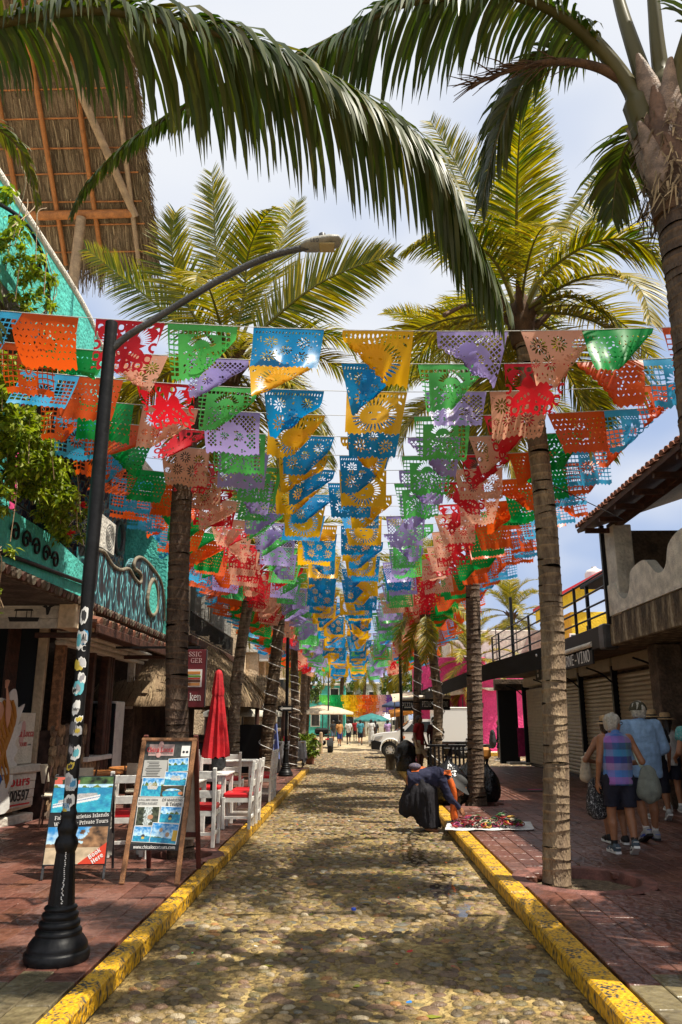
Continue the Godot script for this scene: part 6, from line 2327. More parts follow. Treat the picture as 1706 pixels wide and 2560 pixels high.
func left_props() -> void:
	var lp := lamp_post("tall black lamp post plastered with stickers at the near left, with a street light arm", V(-2.0, 0.13, -5.68))
	lp.get_node("lantern").free()
	stickers(lp)
	var g := Geo.new()
	g.tube(spline([V(0.0, 4.45, 0), V(0.12, 4.58, 0), V(0.33, 4.73, 0), V(0.91, 5.13, 0), V(1.3, 5.33, 0), V(1.62, 5.42, 0)], 5), 0.030, 9)
	put("arm", g, M.grey_metal, lp)
	g = Geo.new()
	var sec := [[0.0, 0.045, 0.035], [0.04, 0.075, 0.05], [0.12, 0.095, 0.06], [0.24, 0.10, 0.055], [0.32, 0.08, 0.04], [0.345, 0.03, 0.015]]
	var rows := []
	for q in sec:
		var row := []
		for j in 14:
			var a := -TAU * j / 14
			var up := sin(a)
			row.append(V(1.56 + q[0], 5.415 + 0.16 * q[0] + up * q[2] * (1.0 if up > 0 else 0.6), cos(a) * q[1]))
		rows.append(row)
	g.grid(rows, true)
	g.fan(rows[0], V(0, 5.4, 0))
	put("lamp_head", g, plain_grain("lamp_shell", Color(0.34, 0.33, 0.29), 0.15, 3.0, 0.5), lp)
	put("lens", geo_box(V(1.78, 5.412, 0.0), V(0.13, 0.02, 0.13), 0.006), flat("lens_amber", Color(0.42, 0.33, 0.16), 0.2), lp)
	g = Geo.new()
	g.lathe([Vector2(0.03, 0.0), Vector2(0.03, 0.04), Vector2(0.012, 0.05)], 10, Transform3D(Basis(), V(1.74, 5.50, 0)))
	put("photocell", g, M.grey_metal, lp)
	letters("LED", 0.035, V(1.68, 5.42, 0.093), Basis(), M.ink, lp, "Droid Sans", 0.07)
	lamp_post("second black lamp post on the left pavement beside a leaning palm", V(-1.97, 0.13, -22.8), false, 4.3)
	lamp_post("thin black lamp post on the right kerb by the plastic wrapped bundle", V(1.55, 0.13, -26.6), false, 4.2)
	var arrow := thing("one_way_sign", "small black sign with a white arrow fixed to the second lamp post", "sign", V(-2.0, 1.98, -22.72))
	put("plate", geo_box(V(0, 0, 0), V(0.42, 0.15, 0.015), 0.005), M.black, arrow)
	g = Geo.new()
	g.prism(PackedVector2Array([Vector2(-0.18, 0), Vector2(-0.09, 0.06), Vector2(-0.09, 0.025), Vector2(0.17, 0.025), Vector2(0.17, -0.025), Vector2(-0.09, -0.025), Vector2(-0.09, -0.06)]), 0.004, Transform3D(Basis(), V(0, 0, 0.0076)))
	put("arrow", g, M.white, arrow)

	# tall tour board
	var af := thing("tour_board", "tall wooden A-frame board covered with boat trip pictures on the left pavement", "sandwich board", V(-2.0, 0.135, -8.06), -0.05, "tour boards on the left pavement")
	var tilt := Transform3D(Basis(Vector3.RIGHT, -0.31), Vector3.ZERO)
	var face := Node3D.new()
	face.name = "front_panel"
	af.add_child(face)
	face.transform = tilt
	var body := Transform3D(Basis(Vector3.RIGHT, -0.31), Vector3.ZERO)
	for s in [-1, 1]:
		put("stile", geo_box(V(s * 0.272, 0.70, 0), V(0.05, 1.40, 0.03), 0.006), M.wood_frame, face)
	put("top_rail", geo_box(V(0, 1.40, 0.0), V(0.6, 0.035, 0.034), 0.006), M.wood_frame, face)
	put("panel", geo_box(V(0, 0.85, -0.005), V(0.50, 1.08, 0.012)), plain_grain("board_dark", Color(0.045, 0.05, 0.048), 0.5, 6.0, 0.6), face)
	var z := 0.003
	logo(face, V(-0.08, 1.29, z + 0.006), 0.24, M.red_paint)
	plain_print(face, V(-0.07, 1.29, z), 0.27, 0.12, flat("logo_back", Color(0.42, 0.30, 0.28), 0.6), "logo_plate")
	plain_print(face, V(0.19, 1.28, z), 0.09, 0.11, M.white, "badge")
	g = Geo.new()
	for s in [-1, 1]:
		g.ell(V(0.19 + s * 0.018, 1.27, z + 0.002), V(0.014, 0.014, 0.001), Basis(), 10, 5)
	put("badge_mark", g, M.ink, face)
	plain_print(face, V(-0.11, 1.09, z), 0.25, 0.19, flat("note_grey", Color(0.42, 0.42, 0.40), 0.7), "note")
	g = Geo.new()
	for i in 10:
		g.box(V(-0.12 - r(0, 0.02), 1.165 - i * 0.0165, z + 0.0015), V(r(0.10, 0.19), 0.006, 0.001))
	put("note_lines", g, M.ink, face)
	picture(face, 0, 0.03, 1.07, 0.235, 1.20, z + 0.001, 0.07)
	picture(face, 1, 0.01, 0.93, 0.235, 1.06, z + 0.0005, -0.02)
	picture(face, 2, -0.22, 0.82, 0.005, 1.0, z + 0.001, -0.02)
	picture(face, 3, -0.015, 0.82, 0.225, 0.925, z + 0.0013, 0.02)
	plain_print(face, V(0, 0.765, z), 0.48, 0.09, flat("strip_grey", Color(0.55, 0.55, 0.52), 0.7), "text_strip")
	letters("A FULL NEW VISION", 0.018, V(-0.13, 0.785, z + 0.002), Basis(), flat("ink_grey", Color(0.2, 0.2, 0.2)), face, "Droid Sans", 0.2)
	letters("OF MARIETAS", 0.026, V(0.12, 0.785, z + 0.002), Basis(), M.ink, face, "Droid Sans", 0.21)
	letters("& Yelapa", 0.03, V(0.14, 0.745, z + 0.002), Basis(), M.ink, face, "Droid Serif", 0.16)
	letters("RIVIERA NAYARIT", 0.018, V(-0.13, 0.75, z + 0.002), Basis(), M.ink_grey, face, "Droid Serif", 0.2)
	picture(face, 4, -0.225, 0.54, 0.0, 0.715, z + 0.001, 0.02)
	picture(face, 5, 0.015, 0.565, 0.225, 0.715, z + 0.0015, -0.03)
	picture(face, 6, -0.23, 0.385, -0.03, 0.525, z + 0.001, -0.03)
	picture(face, 7, -0.05, 0.375, 0.215, 0.555, z + 0.003, -0.06)
	plain_print(face, V(0, 0.335, z), 0.49, 0.055, M.black, "url_strip")
	letters("www.chicaloccatours.com", 0.03, V(0, 0.335, z + 0.002), Basis(), M.white, face, "Droid Sans", 0.42)
	unwrap(face, af)
	for s in [-1, 1]:
		g = Geo.new()
		g.bar(V(s * 0.272, 1.38, -0.47), V(s * 0.272, 0.0, -0.86), 0.05, 0.03, 0.006)
		put("back_leg", g, plain_grain("wood_red", Color(0.13, 0.03, 0.02), 0.4, 2.0, 0.6), af)
	put("back_rail", geo_box(V(0, 0.35, -0.76), V(0.5, 0.05, 0.02)), M.wood_red, af)
	g = Geo.new()
	g.bar(V(0, 1.32, -0.50), V(0, 0.30, -0.79), 0.5, 0.012)
	put("back_panel", g, M.white_wall, af)

	# smaller tour board behind the lamp post
	var a2 := thing("tour_board", "smaller board with a boat picture and a red Book Here corner behind the lamp post", "sandwich board", V(-2.83, 0.135, -8.28), 0.12, "tour boards on the left pavement")
	face = Node3D.new()
	face.name = "front_panel"
	a2.add_child(face)
	face.transform = Transform3D(Basis(Vector3.RIGHT, -0.22), Vector3.ZERO)
	put("panel", geo_box(V(0, 0.56, -0.008), V(0.62, 0.86, 0.012), 0.002), M.black, face)
	for s in [-1, 1]:
		put("stile", geo_box(V(s * 0.30, 0.5, -0.02), V(0.025, 1.0, 0.02), 0.004), M.grey_metal, face)
	g = Geo.new()
	g.quad(V(-0.30, 0.63, 0.001), V(0.30, 0.63, 0.001), V(0.30, 0.98, 0.001), V(-0.30, 0.98, 0.001))
	put("boat_print", g, photo(8), face)
	letters("Falls ~ Marietas Islands", 0.036, V(0.02, 0.59, 0.001), Basis(Vector3.BACK, 0.06), M.white, face, "Droid Serif", 0.54)
	letters("Watching ~ Private Tours", 0.036, V(0.02, 0.53, 0.001), Basis(Vector3.BACK, 0.06), M.white, face, "Droid Serif", 0.54)
	g = Geo.new()
	g.quad(V(-0.30, 0.14, 0.001), V(0.30, 0.14, 0.001), V(0.30, 0.49, 0.001), V(-0.30, 0.49, 0.001))
	put("beach_print", g, photo(9), face)
	g = Geo.new()
	g.prism(PackedVector2Array([Vector2(0.30, 0.14), Vector2(0.30, 0.34), Vector2(0.03, 0.14)]), 0.002, Transform3D(Basis(), V(0, 0, 0.002)))
	put("corner_print", g, flat("print_red", Color(0.62, 0.05, 0.015), 0.4), face)
	letters("Book", 0.042, V(0.19, 0.235, 0.005), Basis(Vector3.BACK, 0.62), M.white, face, "Droid Sans", 0.13, "lettering", 700)
	letters("Here", 0.042, V(0.222, 0.19, 0.005), Basis(Vector3.BACK, 0.62), M.white, face, "Droid Sans", 0.12, "lettering", 700)
	unwrap(face, a2)
	for s in [-1, 1]:
		g = Geo.new()
		g.bar(V(s * 0.29, 0.98, -0.24), V(s * 0.29, 0.0, -0.6), 0.025, 0.02)
		put("back_leg", g, M.grey_metal, a2)
	put("back_panel", geo_box(V(0.02, 0.5, -0.46), V(0.55, 0.7, 0.012), 0.0), M.white_wall, a2)

	mermaid()
	terrace()


func unwrap(face: Node3D, t: Node3D) -> void:
	# hand the pieces of a tilted face to the thing itself
	for o in face.get_children():
		var xf: Transform3D = face.transform * o.transform
		var called := str(o.name).rstrip("0123456789")
		face.remove_child(o)
		o.name = called
		t.add_child(o, true)
		o.transform = xf
	face.free()


func mermaid() -> void:
	# painted plywood booking counter with a cut-out figure
	var t := thing("booking_counter", "cream tour booking counter with a red haired mermaid cut-out at the left edge", "counter", V(-5.08, 0.13, -12.97), 1.389)
	put("base", geo_box(V(-1.1, 0.06, -0.25), V(2.0, 0.14, 0.5), 0.015), M.white_wall, t)
	var g := Geo.new()
	g.prism(PackedVector2Array([Vector2(-2.1, 0.12), Vector2(-0.16, 0.22), Vector2(-0.10, 0.72), Vector2(-2.1, 0.72)]), 0.3, Transform3D(Basis(), V(0, 0, -0.32)))
	put("lower_front", g, M.cream_wall, t)
	for i in 4:
		put("board", geo_box(V(-1.12, 0.30 + i * 0.125, -0.008), V(1.9 + i * 0.02, 0.115, 0.03), 0.004), M.white_wall, t)
	put("ledge", geo_box(V(-1.1, 0.80, -0.12), V(2.04, 0.12, 0.36), 0.02), M.white_wall, t)
	put("upper_panel", geo_box(V(-0.9, 1.26, -0.12), V(1.5, 0.78, 0.04), 0.006), plain_grain("panel_cream", Color(0.66, 0.61, 0.50), 0.08, 0.8, 0.6), t)
	letters("tours", 0.13, V(-0.62, 0.62, 0.012), Basis(), M.red_paint, t, "Droid Sans", 0.62, "lettering", 700)
	letters("1800597", 0.15, V(-0.66, 0.41, 0.012), Basis(), M.ink, t, "Droid Sans", 0.70, "lettering", 700)
	g = Geo.new()
	g.box(V(-0.66, 0.285, 0.012), V(0.78, 0.022, 0.006))
	put("red_line", g, M.red_paint, t)
	logo(t, V(-0.46, 1.33, -0.094), 0.5, M.red_paint)
	letters("TOURS", 0.06, V(-0.42, 1.165, -0.096), Basis(), M.red_paint, t, "Droid Sans", 0.2)
	letters(".com", 0.03, V(-0.26, 1.16, -0.096), Basis(), M.ink_grey, t, "Droid Sans", 0.09)
	# figure: white wave with curls, hair, body, arms, tail, each its own flat board piece
	var wave := PackedVector2Array()
	for q in [[-1.9, 0.3], [-0.92, 0.3], [-0.84, 0.5], [-0.90, 0.62], [-0.80, 0.72], [-0.82, 0.86], [-0.74, 0.98], [-0.84, 1.06], [-0.76, 1.2], [-0.85, 1.3], [-0.74, 1.44], [-0.72, 1.62], [-0.82, 1.56], [-0.76, 1.74], [-0.70, 1.88], [-0.86, 1.82], [-0.90, 1.96], [-0.98, 2.1], [-1.10, 2.04], [-1.12, 1.9], [-1.3, 1.96], [-1.9, 1.9]]:
		wave.append(Vector2(q[0], q[1] - 0.1))
	g = Geo.new()
	g.prism(spline2(Array(wave), 3), 0.02, Transform3D(Basis(), V(0, 0, 0.02)))
	var fig := put("cutout", g, M.white_paint, t)
	var hair_c := flat("hair_gold", Color(0.42, 0.17, 0.02), 0.5)
	g = Geo.new()
	for k in 7:
		var pts := []
		for i in 12:
			var f := i / 11.0
			pts.append(V(-1.26 + 0.038 * k + 0.09 * sin(f * 9.0 + k), 1.82 - f * (0.9 + 0.06 * k), 0.045 + 0.001 * k))
		g.tube(pts, [0.03, 0.036, 0.034, 0.034, 0.034, 0.034, 0.03, 0.03, 0.028, 0.026, 0.02, 0.01], 6)
	put("hair", g, hair_c, fig)
	var skin := flat("painted_skin", Color(0.62, 0.30, 0.19), 0.5)
	g = Geo.new()
	g.prism(spline2([Vector2(-1.45, 1.5), Vector2(-1.14, 1.48), Vector2(-1.10, 1.25), Vector2(-1.16, 1.0), Vector2(-1.08, 0.85), Vector2(-1.5, 0.8), Vector2(-1.45, 1.5)], 4), 0.012, Transform3D(Basis(), V(0, 0, 0.041)))
	g.prism(spline2([Vector2(-1.17, 1.42), Vector2(-1.12, 1.62), Vector2(-1.2, 1.85), Vector2(-1.30, 2.05), Vector2(-1.26, 1.8), Vector2(-1.24, 1.6), Vector2(-1.17, 1.42)], 4), 0.012, Transform3D(Basis(), V(0, 0, 0.09)))
	for i in 4:
		g.bar(V(-1.28 - i * 0.012, 2.0, 0.096), V(-1.24 - i * 0.03, 2.13 - absf(i - 1.5) * 0.01, 0.096), 0.012, 0.012)
	g.ell(V(-1.34, 1.66, 0.05), V(0.11, 0.14, 0.03), Basis(), 14, 8)
	put("figure", g, skin, fig)
	g = Geo.new()
	for x in [-1.17, -1.29]:
		g.ell(V(x, 1.30, 0.06), V(0.05, 0.045, 0.02), Basis(), 10, 6)
	put("shells", g, hair_c, fig)
	g = Geo.new()
	g.prism(spline2([Vector2(-1.5, 0.86), Vector2(-1.08, 0.86), Vector2(-1.14, 0.6), Vector2(-1.3, 0.35), Vector2(-1.5, 0.3), Vector2(-1.5, 0.86)], 4), 0.014, Transform3D(Basis(), V(0, 0, 0.042)))
	put("tail", g, flat("tail_blue", Color(0.01, 0.08, 0.28), 0.4), fig)


func make_chair() -> Node3D:
	# white slatted wooden chair with a red seat; the back is at +z
	var t := thing("terrace_chair", "white wooden chair with red seat, its back to the street, nearest the tall board", "chair", Vector3.ZERO, 0.0, "white chairs with red seats")
	var m: Material = M.white_paint
	for sx in [-1, 1]:
		put("leg", geo_box(V(sx * 0.19, 0.22, -0.19), V(0.045, 0.44, 0.045), 0.005), m, t)
		var g := Geo.new()
		g.bar(V(sx * 0.19, 0.0, 0.19), V(sx * 0.19, 0.46, 0.20), 0.048, 0.045, 0.005, V(0, 0, 1))
		g.bar(V(sx * 0.19, 0.45, 0.20), V(sx * 0.19, 0.95, 0.245), 0.048, 0.045, 0.005, V(0, 0, 1))
		put("back_post", g, m, t)
		put("side_rail", geo_box(V(sx * 0.19, 0.40, 0), V(0.03, 0.06, 0.36)), m, t)
		put("stretcher", geo_box(V(sx * 0.19, 0.16, 0), V(0.028, 0.035, 0.36)), m, t)
	put("front_rail", geo_box(V(0, 0.40, -0.19), V(0.36, 0.06, 0.03)), m, t)
	put("rear_rail", geo_box(V(0, 0.40, 0.2), V(0.36, 0.06, 0.03)), m, t)
	put("stretcher", geo_box(V(0, 0.16, 0.2), V(0.36, 0.035, 0.028)), m, t)
	for y in [0.63, 0.86]:
		put("back_slat", geo_box(V(0, y, 0.222 + (y - 0.63) * 0.09), V(0.34, 0.09, 0.022), 0.004), m, t)
	put("seat", geo_box(V(0, 0.465, 0), V(0.40, 0.07, 0.40), 0.02), M.red_vinyl, t)
	return t


func make_table() -> Node3D:
	var t := thing("terrace_table", "white slatted square table under the closed red umbrella", "table", Vector3.ZERO, 0.0, "white terrace tables")
	for i in 6:
		put("slat", geo_box(V(-0.33 + i * 0.132, 0.745, 0), V(0.128, 0.025, 0.8), 0.004), M.white_paint, t)
	for sx in [-1, 1]:
		put("apron", geo_box(V(sx * 0.34, 0.69, 0), V(0.025, 0.08, 0.7)), M.white_paint, t)
		put("apron", geo_box(V(0, 0.69, sx * 0.34), V(0.66, 0.08, 0.025)), M.white_paint, t)
		for sz in [-1, 1]:
			put("leg", geo_box(V(sx * 0.345, 0.36, sz * 0.345), V(0.06, 0.72, 0.06), 0.006), M.white_paint, t)
	return t


func terrace() -> void:
	var ch := make_chair()
	ch.position = V(-1.97, 0.135, -10.45)
	var y := 0.135
	copy_of(ch, "white wooden chair with red seat seen from the side, nearest along the kerb", V(-1.74, y, -12.1), PI / 2)
	copy_of(ch, "white wooden chair right behind the first side-on chair by the kerb", V(-1.72, y, -12.75), PI / 2)
	copy_of(ch, "white wooden chair at the far side of the umbrella table, facing the camera", V(-2.4, y, -13.3), PI)
	copy_of(ch, "white wooden chair on the left side of the umbrella table", V(-2.92, y, -12.2), -PI / 2)
	copy_of(ch, "white wooden chair half hidden by the right leg of the tall board", V(-2.32, y, -9.7), 0.5)
	copy_of(ch, "white wooden chair with its back to the smaller tour board", V(-2.72, y, -9.75), 0.2)
	copy_of(ch, "white wooden chair at the second table, side-on at the kerb", V(-1.85, y, -15.9), PI / 2)
	copy_of(ch, "white wooden chair at the second table, just behind the side-on one", V(-1.85, y, -16.5), PI / 2)
	copy_of(ch, "white wooden chair at the near side of the second table", V(-2.35, y, -15.3), 0.0)
	copy_of(ch, "white wooden chair at the wall side of the second table", V(-2.95, y, -16.1), -PI / 2)
	var tb := make_table()
	tb.position = V(-2.3, y, -12.35)
	copy_of(tb, "white slatted square table beside the palm behind the umbrella", V(-2.4, y, -16.1))
	copy_of(tb, "white slatted square table just behind the tall tour board", V(-2.45, y, -10.9))
	# closed umbrella
	var u := thing("closed_umbrella", "closed red patio umbrella standing in the white table", "umbrella", V(-2.28, y, -12.75))
	var g := Geo.new()
	g.tube([V(0.0, 0.0, 0), V(0.06, 2.2, 0)], 0.024, 8)
	put("pole", g, M.black_iron, u)
	g = Geo.new()
	g.lathe([Vector2(0.2, 0.0), Vector2(0.2, 0.06), Vector2(0.05, 0.09), Vector2(0.04, 0.3)], 16)
	put("foot", g, M.black, u)
	var sheet_of := func(prof: Array, folds: int, deep: float) -> Geo:
		var gg := Geo.new()
		var rows := []
		for q in prof:
			var row := []
			for j in 96:
				var a := -TAU * j / 96
				var k: float = 1.0 - deep * q[2] * pow(absf(sin(a * folds * 0.5 + 0.6 * sin(a))), 0.8)
				row.append(V(0.055 + cos(a) * q[0] * k, q[1] - 0.035 * q[2] * absf(sin(a * folds * 0.5)) * (1.0 if q == prof[0] else 0.0), sin(a) * q[0] * k))
			rows.append(row)
		gg.grid(rows, true)
		return gg
	var cm := plain_grain("umbrella_cloth", Color(0.50, 0.006, 0.014), 0.14, 1.5, 0.75, "bump_soft", 0.3)
	put("cloth", sheet_of.call([[0.235, 0.98, 1.0], [0.225, 1.05, 1.0], [0.19, 1.3, 0.95], [0.14, 1.65, 0.8], [0.095, 1.92, 0.6], [0.075, 1.99, 0.5]], 9, 0.42), cm, u)
	put("upper_cloth", sheet_of.call([[0.10, 1.93, 0.6], [0.105, 1.99, 0.5], [0.085, 2.1, 0.5], [0.07, 2.25, 0.3], [0.045, 2.31, 0.1], [0.005, 2.33, 0.0]], 9, 0.3), cm, u)
	put("pouch", geo_box(V(0.12, 0.88, 0.05), V(0.22, 0.22, 0.16), 0.05), M.black_canvas, u)
	# round wooden tables and cream chairs of the shop terrace
	var rt := thing("round_table", "small round wooden table on the left terrace, nearer of two", "table", V(-3.92, y, -12.3), 0.0, "round wooden tables")
	g = Geo.new()
	g.lathe([Vector2(0.34, 0.73), Vector2(0.355, 0.74), Vector2(0.355, 0.765), Vector2(0.34, 0.775)], 28)
	put("top", g, M.wood_orange, rt)
	g = Geo.new()
	g.lathe([Vector2(0.22, 0.0), Vector2(0.2, 0.03), Vector2(0.04, 0.06), Vector2(0.035, 0.6), Vector2(0.1, 0.73)], 16)
	put("pedestal", g, M.wood_dark, rt)
	copy_of(rt, "small round wooden table on the left terrace, farther of two", V(-3.75, y, -13.4))
	var cc := thing("cream_chair", "cream chair with a curved back at the nearer round table, facing away", "chair", V(-3.95, y, -11.6), 0.1, "cream chairs of the shop terrace")
	var rows := []
	for i in 5:
		var row := []
		for j in 9:
			var a := (j / 8.0 - 0.5) * 1.9
			row.append(V(sin(a) * 0.25, 0.62 + i * 0.065, cos(a) * 0.22 + 0.02 + i * 0.012))
		rows.append(row)
	g = Geo.new()
	g.grid(rows)
	var cream := plain_grain("cream_plastic", Color(0.66, 0.60, 0.46), 0.1, 1.5, 0.5)
	cream.cull_mode = BaseMaterial3D.CULL_DISABLED
	put("backrest", g, cream, cc)
	put("seat", geo_box(V(0, 0.45, 0), V(0.42, 0.04, 0.42), 0.015), cream, cc)
	for sx in [-1, 1]:
		for sz in [-1, 1]:
			g = Geo.new()
			g.tube([V(sx * 0.18, 0.44, sz * 0.17), V(sx * 0.21, 0.0, sz * 0.2)], 0.014, 6)
			put("leg", g, M.wood_dark, cc)
		g = Geo.new()
		g.tube([V(sx * 0.2, 0.44, 0.18), V(sx * 0.235, 0.85, 0.14)], 0.013, 6)
		put("back_post", g, M.wood_dark, cc)
	copy_of(cc, "cream chair at the wall side of the nearer round table", V(-4.5, y, -12.2), -1.3)
	copy_of(cc, "cream chair between the two round tables", V(-3.45, y, -12.85), 0.3)
	copy_of(cc, "cream chair on the far side of the farther round table", V(-3.6, y, -14.1), 3.0)
	# stall table with a grey cloth at the corner
	var st := thing("cloth_table", "small stall table under a grey cloth at the left street corner", "table", V(-2.25, y, -27.0))
	put("top", geo_box(V(0, 0.80, 0), V(1.1, 0.04, 0.8), 0.005), M.wood_pale, st)
	g = Geo.new()
	rows = []
	var rim := []
	for j in 40:
		var a := TAU * j / 40
		rim.append(V(signf(cos(a)) * pow(absf(cos(a)), 0.35) * 0.57, 0, -signf(sin(a)) * pow(absf(sin(a)), 0.35) * 0.42))
	for i in 5:
		var row := []
		for j in 40:
			var f := 1.0 + (0.05 + 0.05 * sin(j * 1.9)) * i / 4.0
			row.append(V(rim[j].x * f, 0.825 - 0.13 * i - (0.16 * absf(sin(j * 0.47)) if i == 4 else 0.0), rim[j].z * f))
		rows.append(row)
	g.grid(rows, true)
	g.fan(rows[0], V(0, 2, 0))
	put("cloth", g, plain_grain("grey_cloth", Color(0.34, 0.34, 0.36), 0.15, 1.5, 0.85), st)
	for sx in [-1, 1]:
		for sz in [-1, 1]:
			put("leg", geo_box(V(sx * 0.5, 0.4, sz * 0.36), V(0.04, 0.8, 0.04)), M.black_iron, st)
	for i in 7:
		g = Geo.new()
		g.lathe([Vector2(0.03, 0), Vector2(0.04, 0.05), Vector2(0.02, 0.12), Vector2(0.03, 0.16)], 8, Transform3D(Basis(), V(-0.4 + i * 0.13, 0.83, r(-0.2, 0.2))))
		put("trinket", g, [M.roof_tile, M.wood_dark, M.red_paint][i % 3], st)
	# for rent board, blue cloth, potted plants
	var fr := thing("rental_board", "black board with white lettering behind the leaning palm on the left", "sign", V(-2.95, y, -22.3), 0.0)
	put("board", geo_box(V(0, 0.75, 0), V(1.3, 1.3, 0.05), 0.01), M.black, fr)
	letters("FOR", 0.12, V(0.50, 1.12, 0.028), Basis(), M.white, fr, "Droid Sans", 0.34)
	letters("RENT", 0.12, V(0.50, 0.93, 0.028), Basis(), M.white, fr, "Droid Sans", 0.44)
	for sx in [-0.6, 0.6]:
		put("foot", geo_box(V(sx, 0.05, 0), V(0.06, 0.1, 0.5)), M.black_iron, fr)
	var bc := thing("hanging_cloth", "pale blue cloth hanging beside the second lamp post", "cloth", V(-2.5, 0.5, -23.6))
	rows = []
	for i in 6:
		var row := []
		for j in 12:
			row.append(V(-0.2 + j * 0.035 + 0.02 * i, 1.05 - i * 0.2, 0.05 * sin(j * 1.4)))
		rows.append(row)
	g = Geo.new()
	g.grid(rows)
	var bl := flat("pale_blue_cloth", Color(0.22, 0.28, 0.62), 0.8)
	bl.cull_mode = BaseMaterial3D.CULL_DISABLED
	put("cloth", g, bl, bc)
	put("rod", geo_box(V(0, 1.07, 0), V(0.5, 0.03, 0.03)), M.wood_dark, bc)
	put("stand", geo_box(V(-0.2, 0.35, 0), V(0.03, 1.44, 0.03)), M.wood_dark, bc)
	for q in [[-2.7, -27.4, "leafy potted plant behind the grey clothed table", 0.5], [-1.75, -31.0, "bright green fern plant by the wooden bollard beyond the table", 0.55], [-3.4, -24.6, "dark potted shrub against the far bar wall", 0.5], [-2.2, -33.5, "pale green shrub beside the quad bike", 0.6]]:
		var pp := thing("potted_plant", q[2], "plant", V(q[0], 0.0, q[1]))
		g = Geo.new()
		g.lathe([Vector2(0.15, 0), Vector2(0.2, 0.3), Vector2(0.22, 0.34), Vector2(0.19, 0.34), Vector2(0.17, 0.28)], 14)
		put("pot", g, M.roof_tile, pp)
		g = Geo.new()
		g.coloured = true
		bush(g, V(0, 0.36 + q[3] * 0.7, 0), V(q[3] * 0.7, q[3] * 0.7, q[3] * 0.7), 260, 0.2, Color(0.06, 0.12, 0.015), Color(0.26, 0.34, 0.03))
		put("leaves", g, M.vine_leaf, pp).set_meta("kind", "stuff")
	var bx := thing("litter_bin", "square grey litter bin behind the second lamp post", "bin", V(-2.55, y, -24.2))
	put("body", geo_box(V(0, 0.4, 0), V(0.6, 0.8, 0.5), 0.03), M.grey_metal, bx)
	put("lid", geo_box(V(0, 0.83, 0), V(0.64, 0.07, 0.54), 0.03), M.black_iron, bx)


func bag_geo(rad: float, h: float, sd: float) -> Geo:
	# a filled plastic sack, creased and gathered at the neck
	var g := Geo.new()
	var rows := []
	var n := FastNoiseLite.new()
	n.seed = int(sd)
	n.frequency = 2.4
	for i in 13:
		var f := i / 12.0
		var rr: float = rad * [0.7, 0.95, 1.04, 1.06, 1.03, 0.97, 0.86, 0.70, 0.46, 0.20, 0.09, 0.16, 0.24][i]
		var row := []
		for j in 36:
			var a := -TAU * j / 36
			var cr := 1.0 + 0.12 * n.get_noise_3d(cos(a) * 2, f * 3, sin(a) * 2) + (0.10 if i > 5 else 0.04) * absf(sin(a * 9 + f * 2)) - 0.04
			row.append(V(cos(a) * rr * cr, f * h, sin(a) * rr * cr))
		rows.append(row)
	g.grid(rows, true)
	g.fan(rows[0], V(0, -1, 0))
	return g


